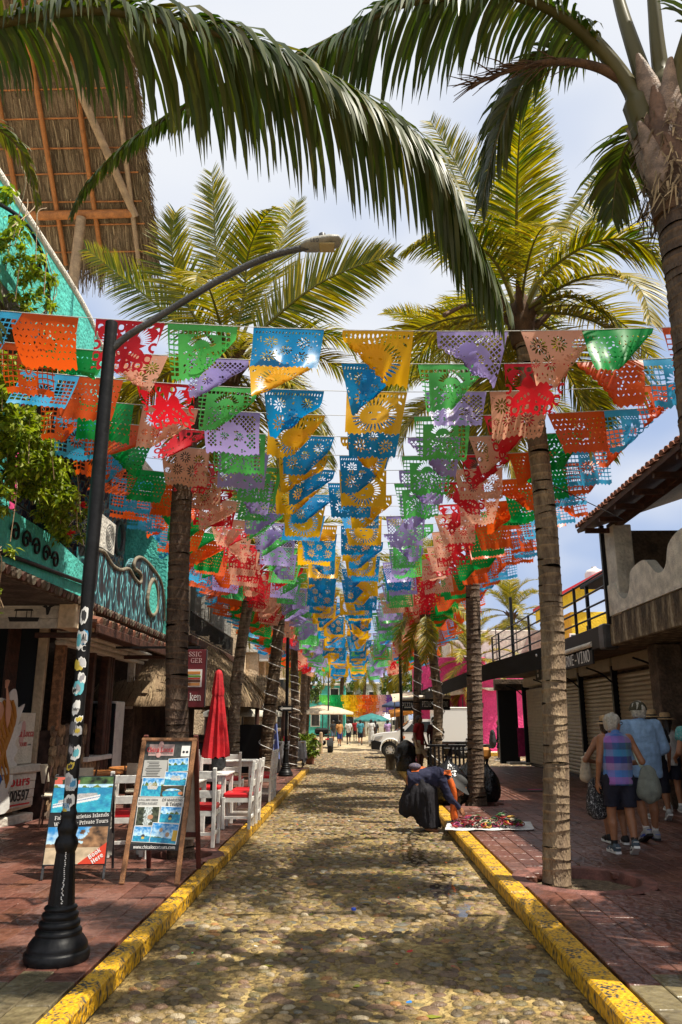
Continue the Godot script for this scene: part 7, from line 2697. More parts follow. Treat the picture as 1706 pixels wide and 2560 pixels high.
func right_props() -> void:
	var y := 0.135
	var plastic := plain_grain("bin_bag", Color(0.008, 0.008, 0.009), 0.3, 2.0, 0.22, "bump_soft", 0.7)
	for q in [[2.05, -17.6, 0.30, 0.86, "shiny black rubbish bag tied at the neck, left of two by the palm"], [2.46, -17.5, 0.30, 0.84, "shiny black rubbish bag tied at the neck, right of two by the palm"]]:
		var t := thing("rubbish_bag", q[4], "rubbish bag", V(q[0], y, q[1]), 0.0, "black rubbish bags")
		put("sack", bag_geo(q[2], q[3], q[0] * 10), plastic, t)
		var g := Geo.new()
		g.tube([V(-0.05, q[3] * 0.82, 0.03), V(0.05, q[3] * 0.83, 0.03)], 0.02, 6)
		put("tie", g, M.black, t)
	# heap of black sacks behind the crouching woman
	var t := thing("rubbish_bag", "large slumped black sack against the dark palm behind the crouching woman", "rubbish bag", V(1.78, y, -15.5), 0.0, "black rubbish bags")
	put("sack", bag_geo(0.38, 1.0, 77), plastic, t)
	t = thing("black_sack", "black sack with an orange bag on top leaning on the right of the dark palm", "sack", V(2.60, y, -15.95))
	put("sack", bag_geo(0.24, 0.85, 91), plastic, t)
	put("orange_bag", geo_box(V(-0.02, 0.9, 0.05), V(0.2, 0.22, 0.14), 0.05), flat("orange_paper", Color(0.55, 0.22, 0.03), 0.6), t)
	# black plastic table with stacked chairs
	var tb := thing("plastic_table", "black plastic table stacked with upturned chairs behind the rubbish bags", "table", V(2.45, y, -20.6))
	put("top", geo_box(V(0, 0.80, 0), V(1.25, 0.05, 0.8), 0.015), M.black_iron, tb)
	put("edge", geo_box(V(0, 0.835, 0.36), V(1.25, 0.02, 0.06), 0.006), M.grey_metal, tb)
	for sx in [-1, 1]:
		for sz in [-1, 1]:
			put("leg", geo_box(V(sx * 0.55, 0.4, sz * 0.32), V(0.06, 0.8, 0.06), 0.01), M.black_iron, tb)
	for i in 3:
		var c := thing("plastic_chair", ["black plastic chair tucked at the left of the black table", "black plastic chair in the middle of the black table front", "black plastic chair at the right of the black table behind the trunk"][i], "chair", V(2.0 + i * 0.48, y, -19.9), 0.1 * i, "black plastic chairs")
		put("seat", geo_box(V(0, 0.44, 0), V(0.44, 0.03, 0.42), 0.012), M.black_iron, c)
		for k in 4:
			put("back_slat", geo_box(V(-0.15 + k * 0.1, 0.68, 0.21), V(0.05, 0.46, 0.02), 0.006), M.black_iron, c)
		put("top_rail", geo_box(V(0, 0.92, 0.21), V(0.46, 0.06, 0.03), 0.01), M.black_iron, c)
		for sx in [-1, 1]:
			for sz in [-1, 1]:
				put("leg", geo_box(V(sx * 0.19, 0.21, sz * 0.18), V(0.04, 0.43, 0.04), 0.008), M.black_iron, c)
			put("arm", geo_box(V(sx * 0.22, 0.66, 0.02), V(0.04, 0.03, 0.4), 0.01), M.black_iron, c)
	# plank barrier
	var pl := thing("plank", "weathered grey wooden plank leaning against the wire wound palm", "plank", V(2.05, y, -24.4))
	var g := Geo.new()
	g.bar(V(-0.2, 0.95, -0.9), V(0.45, 0.0, 0.2), 0.16, 0.03, 0.004)
	put("board", g, M.wood_pale, pl)
	# wrapped bundle
	var wb := thing("wrapped_bundle", "tall bundle wrapped in crumpled black plastic on the right kerb corner", "bundle", V(1.58, y, -25.0))
	var rows := []
	for i in 9:
		var f := i / 8.0
		var row := []
		for j in 26:
			var a := -TAU * j / 26
			var rr: float = [0.30, 0.33, 0.34, 0.33, 0.33, 0.32, 0.30, 0.24, 0.05][i] * (1.0 + 0.07 * sin(a * 5 + f * 9) + r(-0.03, 0.03))
			row.append(V(cos(a) * rr, f * 0.92, sin(a) * rr * 0.8))
		rows.append(row)
	g = Geo.new()
	g.grid(rows, true)
	put("wrap", g, plastic, wb)
	var bo := thing("concrete_bollard", "short square grey bollard at the end of the right kerb", "bollard", V(1.22, 0.0, -27.9))
	g = Geo.new()
	g.lathe([Vector2(0.17, 0), Vector2(0.17, 0.48), Vector2(0.15, 0.52)], 14)
	put("body", g, M.band_concrete, bo)
	var mh := thing("cover_plate", "flat square cover plate with a pink paint spot on the right pavement", "cover", V(4.0, 0.137, -18.4))
	put("plate", geo_box(V(0, 0.004, 0), V(0.75, 0.014, 0.7), 0.004), M.grey_metal, mh)
	put("paint_spot", geo_box(V(0.05, 0.013, 0), V(0.3, 0.003, 0.1)), M.pink_wall, mh)
	# blanket with bead work laid out for sale
	var mt := thing("blanket", "white blanket spread on the right pavement edge under heaps of beaded bracelets", "blanket", V(2.0, 0.137, -12.3))
	rows = []
	for i in 10:
		var row := []
		for j in 16:
			var u := j / 15.0 - 0.5
			var v := i / 9.0 - 0.5
			var p := V(u * 1.3 - v * 0.15, 0.010 + 0.008 * sin(u * 19 + v * 8) * cos(v * 13), v * 0.95 - u * 0.1)
			p.y = maxf(p.y, 0.004)
			row.append(p)
		rows.append(row)
	g = Geo.new()
	g.grid(rows)
	M.white_paint.cull_mode = BaseMaterial3D.CULL_DISABLED
	put("cloth", g, plain_grain("blanket_cloth", Color(0.62, 0.61, 0.60), 0.12, 2.0, 0.9), mt)
	var beads := [Color(0.34, 0.01, 0.015), Color(0.02, 0.02, 0.02), Color(0.03, 0.12, 0.03), Color(0.45, 0.24, 0.02), Color(0.16, 0.01, 0.015), Color(0.36, 0.33, 0.22), Color(0.28, 0.03, 0.12), Color(0.03, 0.02, 0.02)]
	for k in beads.size():
		flat("bead_%d" % k, beads[k], 0.4)
	var beadname := ["red", "black", "green", "amber", "maroon", "straw coloured", "magenta", "dark brown"]
	for i in 170:
		var bk := rng.randi_range(0, 7)
		var q := V(1.97 + r(-0.52, 0.5), 0.15, -12.3 + r(-0.36, 0.32))
		var pile := 0.13 * exp(-pow((q.x - 2.27) / 0.16, 2)) + 0.10 * exp(-pow((q.x - 1.78) / 0.2, 2))
		var o := thing("beaded_bracelet", "small %s beaded bracelet in the heap on the white blanket" % beadname[bk], "bracelet", q + V(0, r(0.0, pile), 0), r(0, TAU), "beaded bracelets heaped on the blanket" if bk < 0 else "%s bracelets heaped on the blanket" % beadname[bk])
		var ring := []
		var rr := r(0.03, 0.058)
		var tl := Basis(rand_dir(), r(0.0, 0.9))
		for j in 13:
			var a := TAU * j / 12
			ring.append(tl * V(cos(a) * rr, 0.012, sin(a) * rr * 0.85))
		g = Geo.new()
		g.tube(ring, r(0.007, 0.013), 5, false)
		put("band", g, M["bead_%d" % bk], o)


# ---------------------------------------------------------------- people
class Field:
	# a distance field on a grid, meshed as surface nets
	var lo: Vector3
	var cell: float
	var nx: int
	var ny: int
	var nz: int
	var f := PackedFloat32Array()

	func _init(a: Vector3, b: Vector3, c: float) -> void:
		lo = a
		cell = c
		nx = int((b.x - a.x) / c) + 2
		ny = int((b.y - a.y) / c) + 2
		nz = int((b.z - a.z) / c) + 2
		f.resize(nx * ny * nz)
		f.fill(9.0)

	func span(mn: Vector3, mx: Vector3) -> Array:
		var a := (mn - lo) / cell
		var b := (mx - lo) / cell
		return [maxi(0, int(a.x)), mini(nx - 1, int(b.x) + 1), maxi(0, int(a.y)), mini(ny - 1, int(b.y) + 1), maxi(0, int(a.z)), mini(nz - 1, int(b.z) + 1)]

	func bone(a: Vector3, b: Vector3, ra: float, rb: float, k := 0.03, squash := 1.0) -> void:
		# a tapered capsule; squash < 1 flattens it along z
		var m := maxf(ra, rb) + k + cell * 2
		var s := span(Vector3(minf(a.x, b.x), minf(a.y, b.y), minf(a.z, b.z)) - Vector3.ONE * m, Vector3(maxf(a.x, b.x), maxf(a.y, b.y), maxf(a.z, b.z)) + Vector3.ONE * m)
		var d := b - a
		var dd := maxf(d.length_squared(), 1e-9)
		for y in range(s[2], s[3] + 1):
			for z in range(s[4], s[5] + 1):
				var at: int = (y * nz + z) * nx
				for x in range(s[0], s[1] + 1):
					var p := lo + Vector3(x, y, z) * cell
					var t := clampf((p - a).dot(d) / dd, 0.0, 1.0)
					var q := p - a - d * t
					q.z /= squash
					var v := q.length() - lerpf(ra, rb, t)
					var o := f[at + x]
					var h := maxf(k - absf(o - v), 0.0) / k
					f[at + x] = minf(o, v) - h * h * k * 0.25

	func ball(c: Vector3, rad: Vector3, k := 0.02, carve := false) -> void:
		var m := k + cell * 2
		var s := span(c - rad - Vector3.ONE * m, c + rad + Vector3.ONE * m)
		var mr := minf(rad.x, minf(rad.y, rad.z))
		for y in range(s[2], s[3] + 1):
			for z in range(s[4], s[5] + 1):
				var at: int = (y * nz + z) * nx
				for x in range(s[0], s[1] + 1):
					var q := (lo + Vector3(x, y, z) * cell - c) / rad
					var v := (q.length() - 1.0) * mr
					var o := f[at + x]
					if carve:
						f[at + x] = maxf(o, -v)
					else:
						var h := maxf(k - absf(o - v), 0.0) / k
						f[at + x] = minf(o, v) - h * h * k * 0.25

	func trim(n: Vector3, d: float) -> void:
		# keep what lies where n.p < d
		for y in ny:
			for z in nz:
				var at: int = (y * nz + z) * nx
				for x in nx:
					var v := n.dot(lo + Vector3(x, y, z) * cell) - d
					if v > f[at + x]:
						f[at + x] = v

	func crease(n: FastNoiseLite, amount: float, stretch := Vector3.ONE) -> void:
		for y in ny:
			for z in nz:
				var at: int = (y * nz + z) * nx
				for x in nx:
					if absf(f[at + x]) < 0.06:
						f[at + x] += amount * n.get_noise_3dv((lo + Vector3(x, y, z) * cell) * stretch)

	func into(g: Geo) -> void:
		var ids := {}
		var base := g.v.size()
		var sx := 1
		var sz := nx
		var sy := nx * nz
		var corner := [0, sx, sz, sx + sz, sy, sy + sx, sy + sz, sy + sx + sz]
		var off := [Vector3(0, 0, 0), Vector3(1, 0, 0), Vector3(0, 0, 1), Vector3(1, 0, 1), Vector3(0, 1, 0), Vector3(1, 1, 0), Vector3(0, 1, 1), Vector3(1, 1, 1)]
		var edges := [[0, 1], [2, 3], [4, 5], [6, 7], [0, 2], [1, 3], [4, 6], [5, 7], [0, 4], [1, 5], [2, 6], [3, 7]]
		for y in ny - 1:
			for z in nz - 1:
				for x in nx - 1:
					var i := x + z * sz + y * sy
					var f0 := f[i]
					if absf(f0) > cell * 2.5:
						continue
					var inside := 0
					for k in 8:
						if f[i + corner[k]] < 0:
							inside += 1
					if inside == 0 or inside == 8:
						continue
					var sum := Vector3.ZERO
					var cnt := 0
					for e in edges:
						var a := f[i + corner[e[0]]]
						var b := f[i + corner[e[1]]]
						if (a < 0) != (b < 0):
							sum += off[e[0]].lerp(off[e[1]], a / (a - b))
							cnt += 1
					var q := sum / cnt
					var gr := Vector3(f[i + sx] - f0 + f[i + sx + sy + sz] - f[i + sy + sz], f[i + sy] - f0 + f[i + sx + sy + sz] - f[i + sx + sz], f[i + sz] - f0 + f[i + sx + sy + sz] - f[i + sx + sy])
					ids[i] = g.vert(lo + (Vector3(x, y, z) + q) * cell, gr.normalized())
		for i in ids:
			var ins: bool = f[i] < 0
			# the three edges that leave the low corner of this cell
			for ax in 3:
				var st: int = [sx, sy, sz][ax]
				if (f[i + st] < 0) == ins:
					continue
				var u: int = [sy, sz, sx][ax]
				var w: int = [sz, sx, sy][ax]
				if not (ids.has(i - u) and ids.has(i - w) and ids.has(i - u - w)):
					continue
				var a: int = ids[i]
				var b: int = ids[i - u]
				var c: int = ids[i - u - w]
				var d: int = ids[i - w]
				if ins:
					g.ix.append_array(PackedInt32Array([a, c, b, a, d, c]))
				else:
					g.ix.append_array(PackedInt32Array([a, b, c, a, c, d]))


func hand(g: Geo, wrist: Vector3, d: Vector3, palm_out: Vector3, thumb_side: float, curl := 0.5, s := 1.0) -> void:
	# palm, four fingers of different length and a thumb from the side of the palm
	d = d.normalized()
	var n := (palm_out - d * palm_out.dot(d)).normalized()
	var side := d.cross(n) * thumb_side
	var c := wrist + d * 0.09 * s
	var F := Field.new(c - Vector3.ONE * 0.13 * s, c + Vector3.ONE * 0.13 * s, 0.0042)
	F.bone(wrist - d * 0.02, wrist + d * 0.02 * s, 0.024 * s, 0.024 * s, 0.01)
	for k in 4:
		var o := (k - 1.5) * 0.0195 * s
		F.bone(wrist + d * 0.015 * s + side * o * 0.6, wrist + d * 0.082 * s + side * o, 0.014 * s, 0.012 * s, 0.014)
		var p := wrist + d * 0.086 * s + side * o
		var dir := d
		var lens: float = [0.9, 1.0, 0.93, 0.75][3 - k] * 0.027 * s
		for j in 3:
			dir = (dir + n * curl * (0.35 + 0.2 * j)).normalized()
			var q: Vector3 = p + dir * lens * [1.2, 0.95, 0.75][j]
			F.bone(p, q, (0.0092 - 0.0008 * j) * s, (0.0086 - 0.0008 * j) * s, 0.004)
			p = q
	var t0 := wrist + d * 0.03 * s + side * 0.026 * s
	var t1 := t0 + (d * 0.7 + side * 0.75 + n * 0.2).normalized() * 0.036 * s
	var t2 := t1 + (d * 0.9 + side * 0.2 + n * 0.35).normalized() * 0.03 * s
	F.bone(t0, t1, 0.013 * s, 0.0105 * s, 0.01)
	F.bone(t1, t2, 0.0105 * s, 0.009 * s, 0.004)
	F.into(g)


func head(g: Geo, c: Vector3, look: Basis, s: float, cell := 0.0065) -> void:
	# skull, jaw, nose, brow, ears, lips; c is the middle of the head, the face looks along look.z
	var F := Field.new(c - Vector3.ONE * 0.17 * s, c + Vector3.ONE * 0.17 * s, cell)
	var P := func(x: float, y: float, z: float) -> Vector3: return c + look * V(x, y, z) * s
	F.bone(P.call(0, 0.035, -0.02), P.call(0, 0.03, 0.015), 0.082 * s, 0.078 * s, 0.02)
	F.bone(P.call(0, -0.02, 0.03), P.call(0, -0.075, 0.055), 0.064 * s, 0.040 * s, 0.03)
	F.bone(P.call(-0.03, -0.06, 0.02), P.call(0.03, -0.06, 0.02), 0.042 * s, 0.042 * s, 0.03)
	F.bone(P.call(0, 0.018, 0.088), P.call(0, -0.022, 0.108), 0.010 * s, 0.015 * s, 0.014)
	for w in [-1, 1]:
		F.bone(P.call(w * 0.015, 0.03, 0.088), P.call(w * 0.05, 0.028, 0.074), 0.012 * s, 0.010 * s, 0.012)
		F.ball(P.call(w * 0.032, 0.008, 0.088), V(0.016, 0.010, 0.010) * s, 0.01, true)
		F.ball(P.call(w * 0.032, 0.008, 0.078), V(0.013, 0.011, 0.012) * s, 0.004)
		F.bone(P.call(w * 0.084, 0.022, -0.008), P.call(w * 0.080, -0.022, 0.002), 0.013 * s, 0.010 * s, 0.008)
		F.ball(P.call(w * 0.045, -0.02, 0.06), V(0.022, 0.02, 0.02) * s, 0.02)
	F.bone(P.call(-0.02, -0.052, 0.086), P.call(0.02, -0.052, 0.086), 0.008 * s, 0.008 * s, 0.006)
	F.bone(P.call(0, -0.07, -0.015), P.call(0, -0.14, -0.03), 0.055 * s, 0.058 * s, 0.03)
	F.into(g)


func shoe(t: Node3D, at: Vector3, turn: float, upper: Material, sole: Material, s := 1.0, pitch := 0.0, stripe: Material = null) -> void:
	var b := Basis(Vector3.UP, turn) * Basis(Vector3.RIGHT, pitch)
	var xf := Transform3D(b, at)
	var F := Field.new(V(-0.08, -0.01, -0.12) * s, V(0.08, 0.15, 0.22) * s, 0.008 * s)
	F.bone(V(0, 0.055, -0.06) * s, V(0, 0.06, 0.03) * s, 0.043 * s, 0.045 * s, 0.03)
	F.bone(V(0, 0.045, 0.03) * s, V(0, 0.035, 0.15) * s, 0.046 * s, 0.036 * s, 0.03)
	F.bone(V(0, 0.06, -0.05) * s, V(0, 0.11, -0.045) * s, 0.042 * s, 0.040 * s, 0.03)
	F.trim(V(0, -1, 0), -0.018 * s)
	F.trim(V(0, 1, 0), 0.115 * s)
	var g := Geo.new()
	F.into(g)
	var o := put("shoe", g, upper, t)
	o.transform = xf
	g = Geo.new()
	var poly := PackedVector2Array()
	for q in [[-0.035, -0.10], [0.035, -0.10], [0.042, -0.03], [0.040, 0.05], [0.050, 0.12], [0.035, 0.185], [0.0, 0.20], [-0.04, 0.18], [-0.05, 0.12], [-0.040, 0.05], [-0.042, -0.03]]:
		poly.append(Vector2(q[0], -q[1]) * s)
	g.prism(poly, 0.03 * s, Transform3D(Basis(V(1, 0, 0), V(0, 0, -1), V(0, 1, 0)), V(0, 0.0, 0)))
	put("sole", g, sole, o)
	if stripe:
		g = Geo.new()
		for w in [-1, 1]:
			g.bar(V(w * 0.047, 0.035, -0.05) * s, V(w * 0.05, 0.05, 0.06) * s, 0.004, 0.025 * s)
		g.bar(V(-0.03, 0.075, -0.098) * s, V(0.03, 0.075, -0.098) * s, 0.03 * s, 0.006)
		put("stripe", g, stripe, o)


func skin_tone(key: String, c: Color) -> Material:
	if M.has(key):
		return M[key]
	var m := plain_grain(key, c, 0.12, 4.0, 0.5, "bump_fine", 0.12)
	m.uv1_world_triplanar = false
	return m


func walker(o: Dictionary) -> Node3D:
	# someone standing or walking; local +z is where the body faces
	var h: float = o.h
	var t := thing("person", o.label, "person", o.at, o.turn, o.get("group", "people on the pavements"))
	var cell: float = o.get("cell", 0.014)
	var J := {}
	var s := h / 1.7
	var wide: float = o.get("wide", 1.0)
	J.hip = V(0, 0.92, 0) * s
	J.waist = V(0, 1.08, -0.01) * s
	J.chest = V(0, 1.27, -0.005) * s
	J.neck = V(0, 1.43, 0.0) * s
	J.head = V(0, 1.565, 0.02) * s
	for w in [-1, 1]:
		var k: String = "l" if w > 0 else "r"
		J["sh" + k] = V(w * 0.165 * wide, 1.385, 0) * s
		J["hp" + k] = V(w * 0.085 * wide, 0.88, 0) * s
		var st: float = o.get("step", 0.0) * w
		J["kn" + k] = V(w * 0.095 * wide, 0.49, 0.03 + st * 0.55) * s
		J["an" + k] = V(w * 0.09 * wide, 0.085 + (0.05 if st < -0.05 else 0.0), st - (0.05 if st < 0 else 0.0)) * s
		var a: Array = o.get("arm" + k, [V(w * 0.235, 1.11, -0.03), V(w * 0.25, 0.87, 0.06)])
		J["el" + k] = a[0] * s
		J["wr" + k] = a[1] * s
	var F := Field.new(V(-0.5, 0.02, -0.42) * s, V(0.5, 1.6, 0.45) * s, cell)
	for k in ["l", "r"]:
		F.bone(J["hp" + k], J["kn" + k], 0.082 * s * wide, 0.056 * s, 0.03)
		F.bone(J["kn" + k], J["kn" + k].lerp(J["an" + k], 0.35), 0.054 * s, 0.056 * s, 0.02)
		F.bone(J["kn" + k].lerp(J["an" + k], 0.35) + V(0, 0, -0.012), J["an" + k], 0.055 * s, 0.034 * s, 0.02)
		F.bone(J["sh" + k], J["el" + k], 0.050 * s, 0.040 * s, 0.03)
		F.bone(J["el" + k], J["wr" + k], 0.040 * s, 0.026 * s, 0.015)
	F.bone(J.hip, J.waist, 0.135 * s * wide, 0.125 * s * wide, 0.05, 0.78)
	F.bone(J.waist, J.chest, 0.125 * s * wide, 0.145 * s * wide, 0.05, 0.75)
	F.bone(J.shl * 0.8 + J.chest * 0.2, J.shr * 0.8 + J.chest * 0.2, 0.06 * s, 0.06 * s, 0.06)
	F.bone(J.chest, J.neck, 0.10 * s, 0.055 * s, 0.05)
	F.bone(J.neck - V(0, 0.04, 0) * s, J.head - V(0, 0.06, 0.01) * s, 0.056 * s, 0.054 * s, 0.03)
	var g := Geo.new()
	F.into(g)
	var look := Basis(Vector3.UP, o.get("gaze", 0.0))
	if o.get("fine", true):
		head(g, J.head, look, s)
		for k in ["l", "r"]:
			var d: Vector3 = (J["wr" + k] - J["el" + k]).normalized()
			var sgn := 1.0 if k == "l" else -1.0
			hand(g, J["wr" + k], (d + Vector3.DOWN * 0.2).normalized(), V(-sgn, 0, 0.2), -1.0 if k == "r" else 1.0, o.get("curl", 0.45), s * 0.98)
	else:
		head(g, J.head, look, s, 0.013)
		for k in ["l", "r"]:
			var d: Vector3 = (J["wr" + k] - J["el" + k]).normalized()
			hand(g, J["wr" + k], d, V(-1.0 if k == "l" else 1.0, 0, 0.2), 1.0, 0.5, s)
	put("body", g, o.skin, t)
	var n := FastNoiseLite.new()
	n.seed = hash(o.label) % 999
	n.frequency = 9.0
	n.fractal_octaves = 3
	# top
	if o.has("top"):
		var C := Field.new(V(-0.48, 0.55, -0.36) * s, V(0.48, 1.56, 0.36) * s, cell * 0.95)
		var loose: float = o.get("loose", 0.022)
		C.bone(J.hip - V(0, o.get("hem", 0.06), 0) * s, J.waist, (0.140 + loose * 1.4) * s * wide, (0.128 + loose * 1.3) * s * wide, 0.05, 0.8)
		C.bone(J.waist, J.chest, (0.128 + loose * 1.3) * s * wide, (0.146 + loose) * s * wide, 0.05, 0.78)
		var reach := 0.86 if o.get("sleeve", 0.0) > 0.0 else 0.66
		C.bone(J.shl * reach + J.chest * (1.0 - reach), J.shr * reach + J.chest * (1.0 - reach), (0.06 + loose * 0.7) * s, (0.06 + loose * 0.7) * s, 0.06)
		C.bone(J.chest, J.neck - V(0, 0.02, 0) * s, (0.10 + loose) * s, (0.055 + loose * 0.5) * s, 0.05)
		var sl: float = o.get("sleeve", 0.0)
		for k in ["l", "r"]:
			if sl > 0.0:
				C.bone(J["sh" + k], J["sh" + k].lerp(J["el" + k], minf(1.0, sl)), (0.052 + loose) * s, (0.046 + loose * 1.2) * s, 0.03)
				if sl > 1.0:
					C.bone(J["el" + k], J["el" + k].lerp(J["wr" + k], sl - 1.0), (0.042 + loose) * s, (0.034 + loose) * s, 0.02)
		C.trim(V(0, -1, 0), -(0.92 - 0.06 - o.get("hem", 0.06)) * s)
		C.crease(n, 0.012, V(1.0, 0.55, 1.0))
		g = Geo.new()
		C.into(g)
		put(o.get("top_name", "shirt"), g, o.top, t)
		if o.get("collar", false):
			g = Geo.new()
			var rows := []
			for q in [[0.060, 0.03], [0.070, 0.0], [0.088, -0.045]]:
				var row := []
				for j in 20:
					var a := -TAU * j / 20
					row.append(J.neck + V(cos(a) * q[0], q[1] + 0.02 - 0.012 * sin(a), sin(a) * q[0] * 0.95) * s)
				rows.append(row)
			rows.reverse()
			g.grid(rows, true)
			put("collar", g, o.top, t)
	# shorts, trousers or a skirt
	if o.has("legs"):
		var C := Field.new(V(-0.42, 0.04, -0.45) * s, V(0.42, 1.1, 0.45) * s, cell * 0.95)
		var low: float = o.get("leg_end", 0.55)
		C.bone(J.hip + V(0, 0.06, 0) * s, J.hip - V(0, 0.05, 0) * s, 0.145 * s * wide, 0.15 * s * wide, 0.05, 0.8)
		for k in ["l", "r"]:
			C.bone(J["hp" + k], J["kn" + k], 0.105 * s * wide, 0.088 * s, 0.03)
			if low < 0.45:
				C.bone(J["kn" + k], J["an" + k], 0.085 * s, 0.062 * s, 0.03)
		if o.get("skirt", false):
			C.bone(J.hip, V(0, low, 0) * s, 0.15 * s * wide, 0.20 * s * wide, 0.05, 0.85)
		C.trim(V(0, -1, 0), -low * s)
		C.crease(n, 0.012, V(1, 0.5, 1))
		g = Geo.new()
		C.into(g)
		put(o.get("legs_name", "shorts"), g, o.legs, t)
	# feet
	for k in ["l", "r"]:
		if o.has("socks"):
			g = Geo.new()
			var up: Vector3 = (J["kn" + k] - J["an" + k]).normalized()
			g.tube([J["an" + k] - up * 0.05 * s, J["an" + k] + up * o.get("sock_h", 0.06) * 0.5 * s, J["an" + k] + up * o.get("sock_h", 0.06) * s], [0.042 * s, 0.040 * s, (0.040 + 0.05 * o.get("sock_h", 0.06)) * s], 14)
			put("sock", g, o.socks, t)
		var an: Vector3 = J["an" + k]
		var lifted: bool = an.z < -0.1 and o.get("step", 0.0) != 0.0
		shoe(t, V(an.x, maxf(0.0, an.y - 0.085 * s), an.z), (0.12 if k == "l" else -0.12), o.get("shoes", M.black), o.get("soles", M.white), s, 0.45 if lifted else 0.0, o.get("stripe", null))
	# hair
	if o.has("hair"):
		var kind: String = o.get("hair_kind", "short")
		var C := Field.new(J.head + V(-0.18, -0.42 if kind == "long" else -0.16, -0.18) * s, J.head + V(0.18, 0.20, 0.18) * s, 0.009 * s)
		C.ball(J.head + look * V(0, 0.045, -0.022) * s, V(0.094, 0.092, 0.100) * s, 0.02)
		C.ball(J.head + look * V(0, -0.01, -0.045) * s, V(0.088, 0.09, 0.075) * s, 0.03)
		if kind == "long":
			C.bone(J.head + look * V(0, -0.02, -0.06) * s, J.head + look * V(0, -0.32, -0.085) * s, 0.075 * s, 0.06 * s, 0.03)
		C.ball(J.head + look * V(0, -0.035, 0.11) * s, V(0.10, 0.095, 0.085) * s, 0.0, true)
		C.trim(Vector3.DOWN, -(J.head.y - (0.36 if kind == "long" else o.get("hair_low", 0.095)) * s))
		var hn := FastNoiseLite.new()
		hn.seed = 9
		hn.frequency = 14.0
		hn.fractal_octaves = 3
		C.crease(hn, 0.020, V(1, 0.35, 1))
		g = Geo.new()
		C.into(g)
		put("hair", g, o.hair, t)
	if o.has("hat"):
		var hb: float = o.get("brim", 0.16)
		g = Geo.new()
		g.lathe([Vector2(0.085, 0.0), Vector2(hb, 0.0 + o.get("droop", -0.01)), Vector2(hb + 0.004, 0.006 + o.get("droop", -0.01)), Vector2(0.103, 0.014), Vector2(0.098, 0.04), Vector2(0.09, 0.10), Vector2(0.07, 0.118), Vector2(0.01, 0.122)], 26, Transform3D(look.scaled(Vector3.ONE * s), J.head + V(0, 0.06, -0.012) * s))
		put("hat", g, o.hat, t)
		g = Geo.new()
		g.lathe([Vector2(0.1045, 0.016), Vector2(0.102, 0.036)], 26, Transform3D(look.scaled(Vector3.ONE * s), J.head + V(0, 0.06, -0.012) * s), false)
		put("hat_band", g, o.get("hat_band", M.black), t)
	t.set_meta("joints", J)
	return t


func person_bag(t: Node3D, called: String, at: Vector3, size: Vector3, m: Material, strap_to: Vector3, strap_m: Material) -> void:
	var C := Field.new(at - size * 0.75 - Vector3.ONE * 0.05, at + size * 0.75 + Vector3.ONE * 0.05, 0.012)
	C.bone(at + V(0, size.y * 0.3, 0), at - V(0, size.y * 0.22, 0), size.x * 0.34, size.x * 0.5, 0.04, size.z / size.x)
	var n := FastNoiseLite.new()
	n.seed = 5
	n.frequency = 7.0
	C.crease(n, 0.025, V(1, 0.4, 1))
	var g := Geo.new()
	C.into(g)
	var o := put(called, g, m, t)
	g = Geo.new()
	var rows := []
	var line := spline([at + V(0.03, size.y * 0.4, 0.03), strap_to.lerp(at, 0.5) + V(0.02, 0, 0.0), strap_to, strap_to.lerp(at, 0.5) + V(0.0, 0, 0.09), at + V(-0.03, size.y * 0.4, 0.05)], 6)
	for p in line:
		rows.append([p - V(0.02, 0, 0), p + V(0.02, 0, 0)])
	g.grid(rows)
	put("strap", g, strap_m, o)


func plaid() -> StandardMaterial3D:
	# woven check of blues, violet, green and grey
	var across := [Color(0.01, 0.06, 0.36), Color(0.20, 0.04, 0.34), Color(0.16, 0.34, 0.66), Color(0.50, 0.48, 0.56), Color(0.03, 0.12, 0.10), Color(0.01, 0.05, 0.26)]
	var down := [Color(0.10, 0.30, 0.62), Color(0.42, 0.22, 0.50), Color(0.04, 0.13, 0.10), Color(0.06, 0.34, 0.46), Color(0.025, 0.05, 0.10), Color(0.34, 0.30, 0.36)]
	var w := 240
	var im := Image.create(w, w, true, Image.FORMAT_RGB8)
	for y in w:
		for x in w:
			var a: Color = across[(x / 40) % 6]
			var b: Color = down[(y / 40) % 6]
			var c := a.lerp(b, 0.5) if (x + y) % 4 < 2 else a.lerp(b, 0.6 if x % 2 else 0.4)
			im.set_pixel(x, y, (c * 1.25).linear_to_srgb())
	im.generate_mipmaps()
	var m := flat("plaid", Color.WHITE, 0.85)
	m.albedo_texture = ImageTexture.create_from_image(im)
	m.uv1_triplanar = true
	m.uv1_scale = Vector3.ONE * 2.1
	return m


func cloth(key: String, c: Color, vary := 0.2) -> StandardMaterial3D:
	if M.has(key):
		return M[key]
	return plain_grain(key, c, vary, 2.5, 0.88, "bump_soft", 0.35)


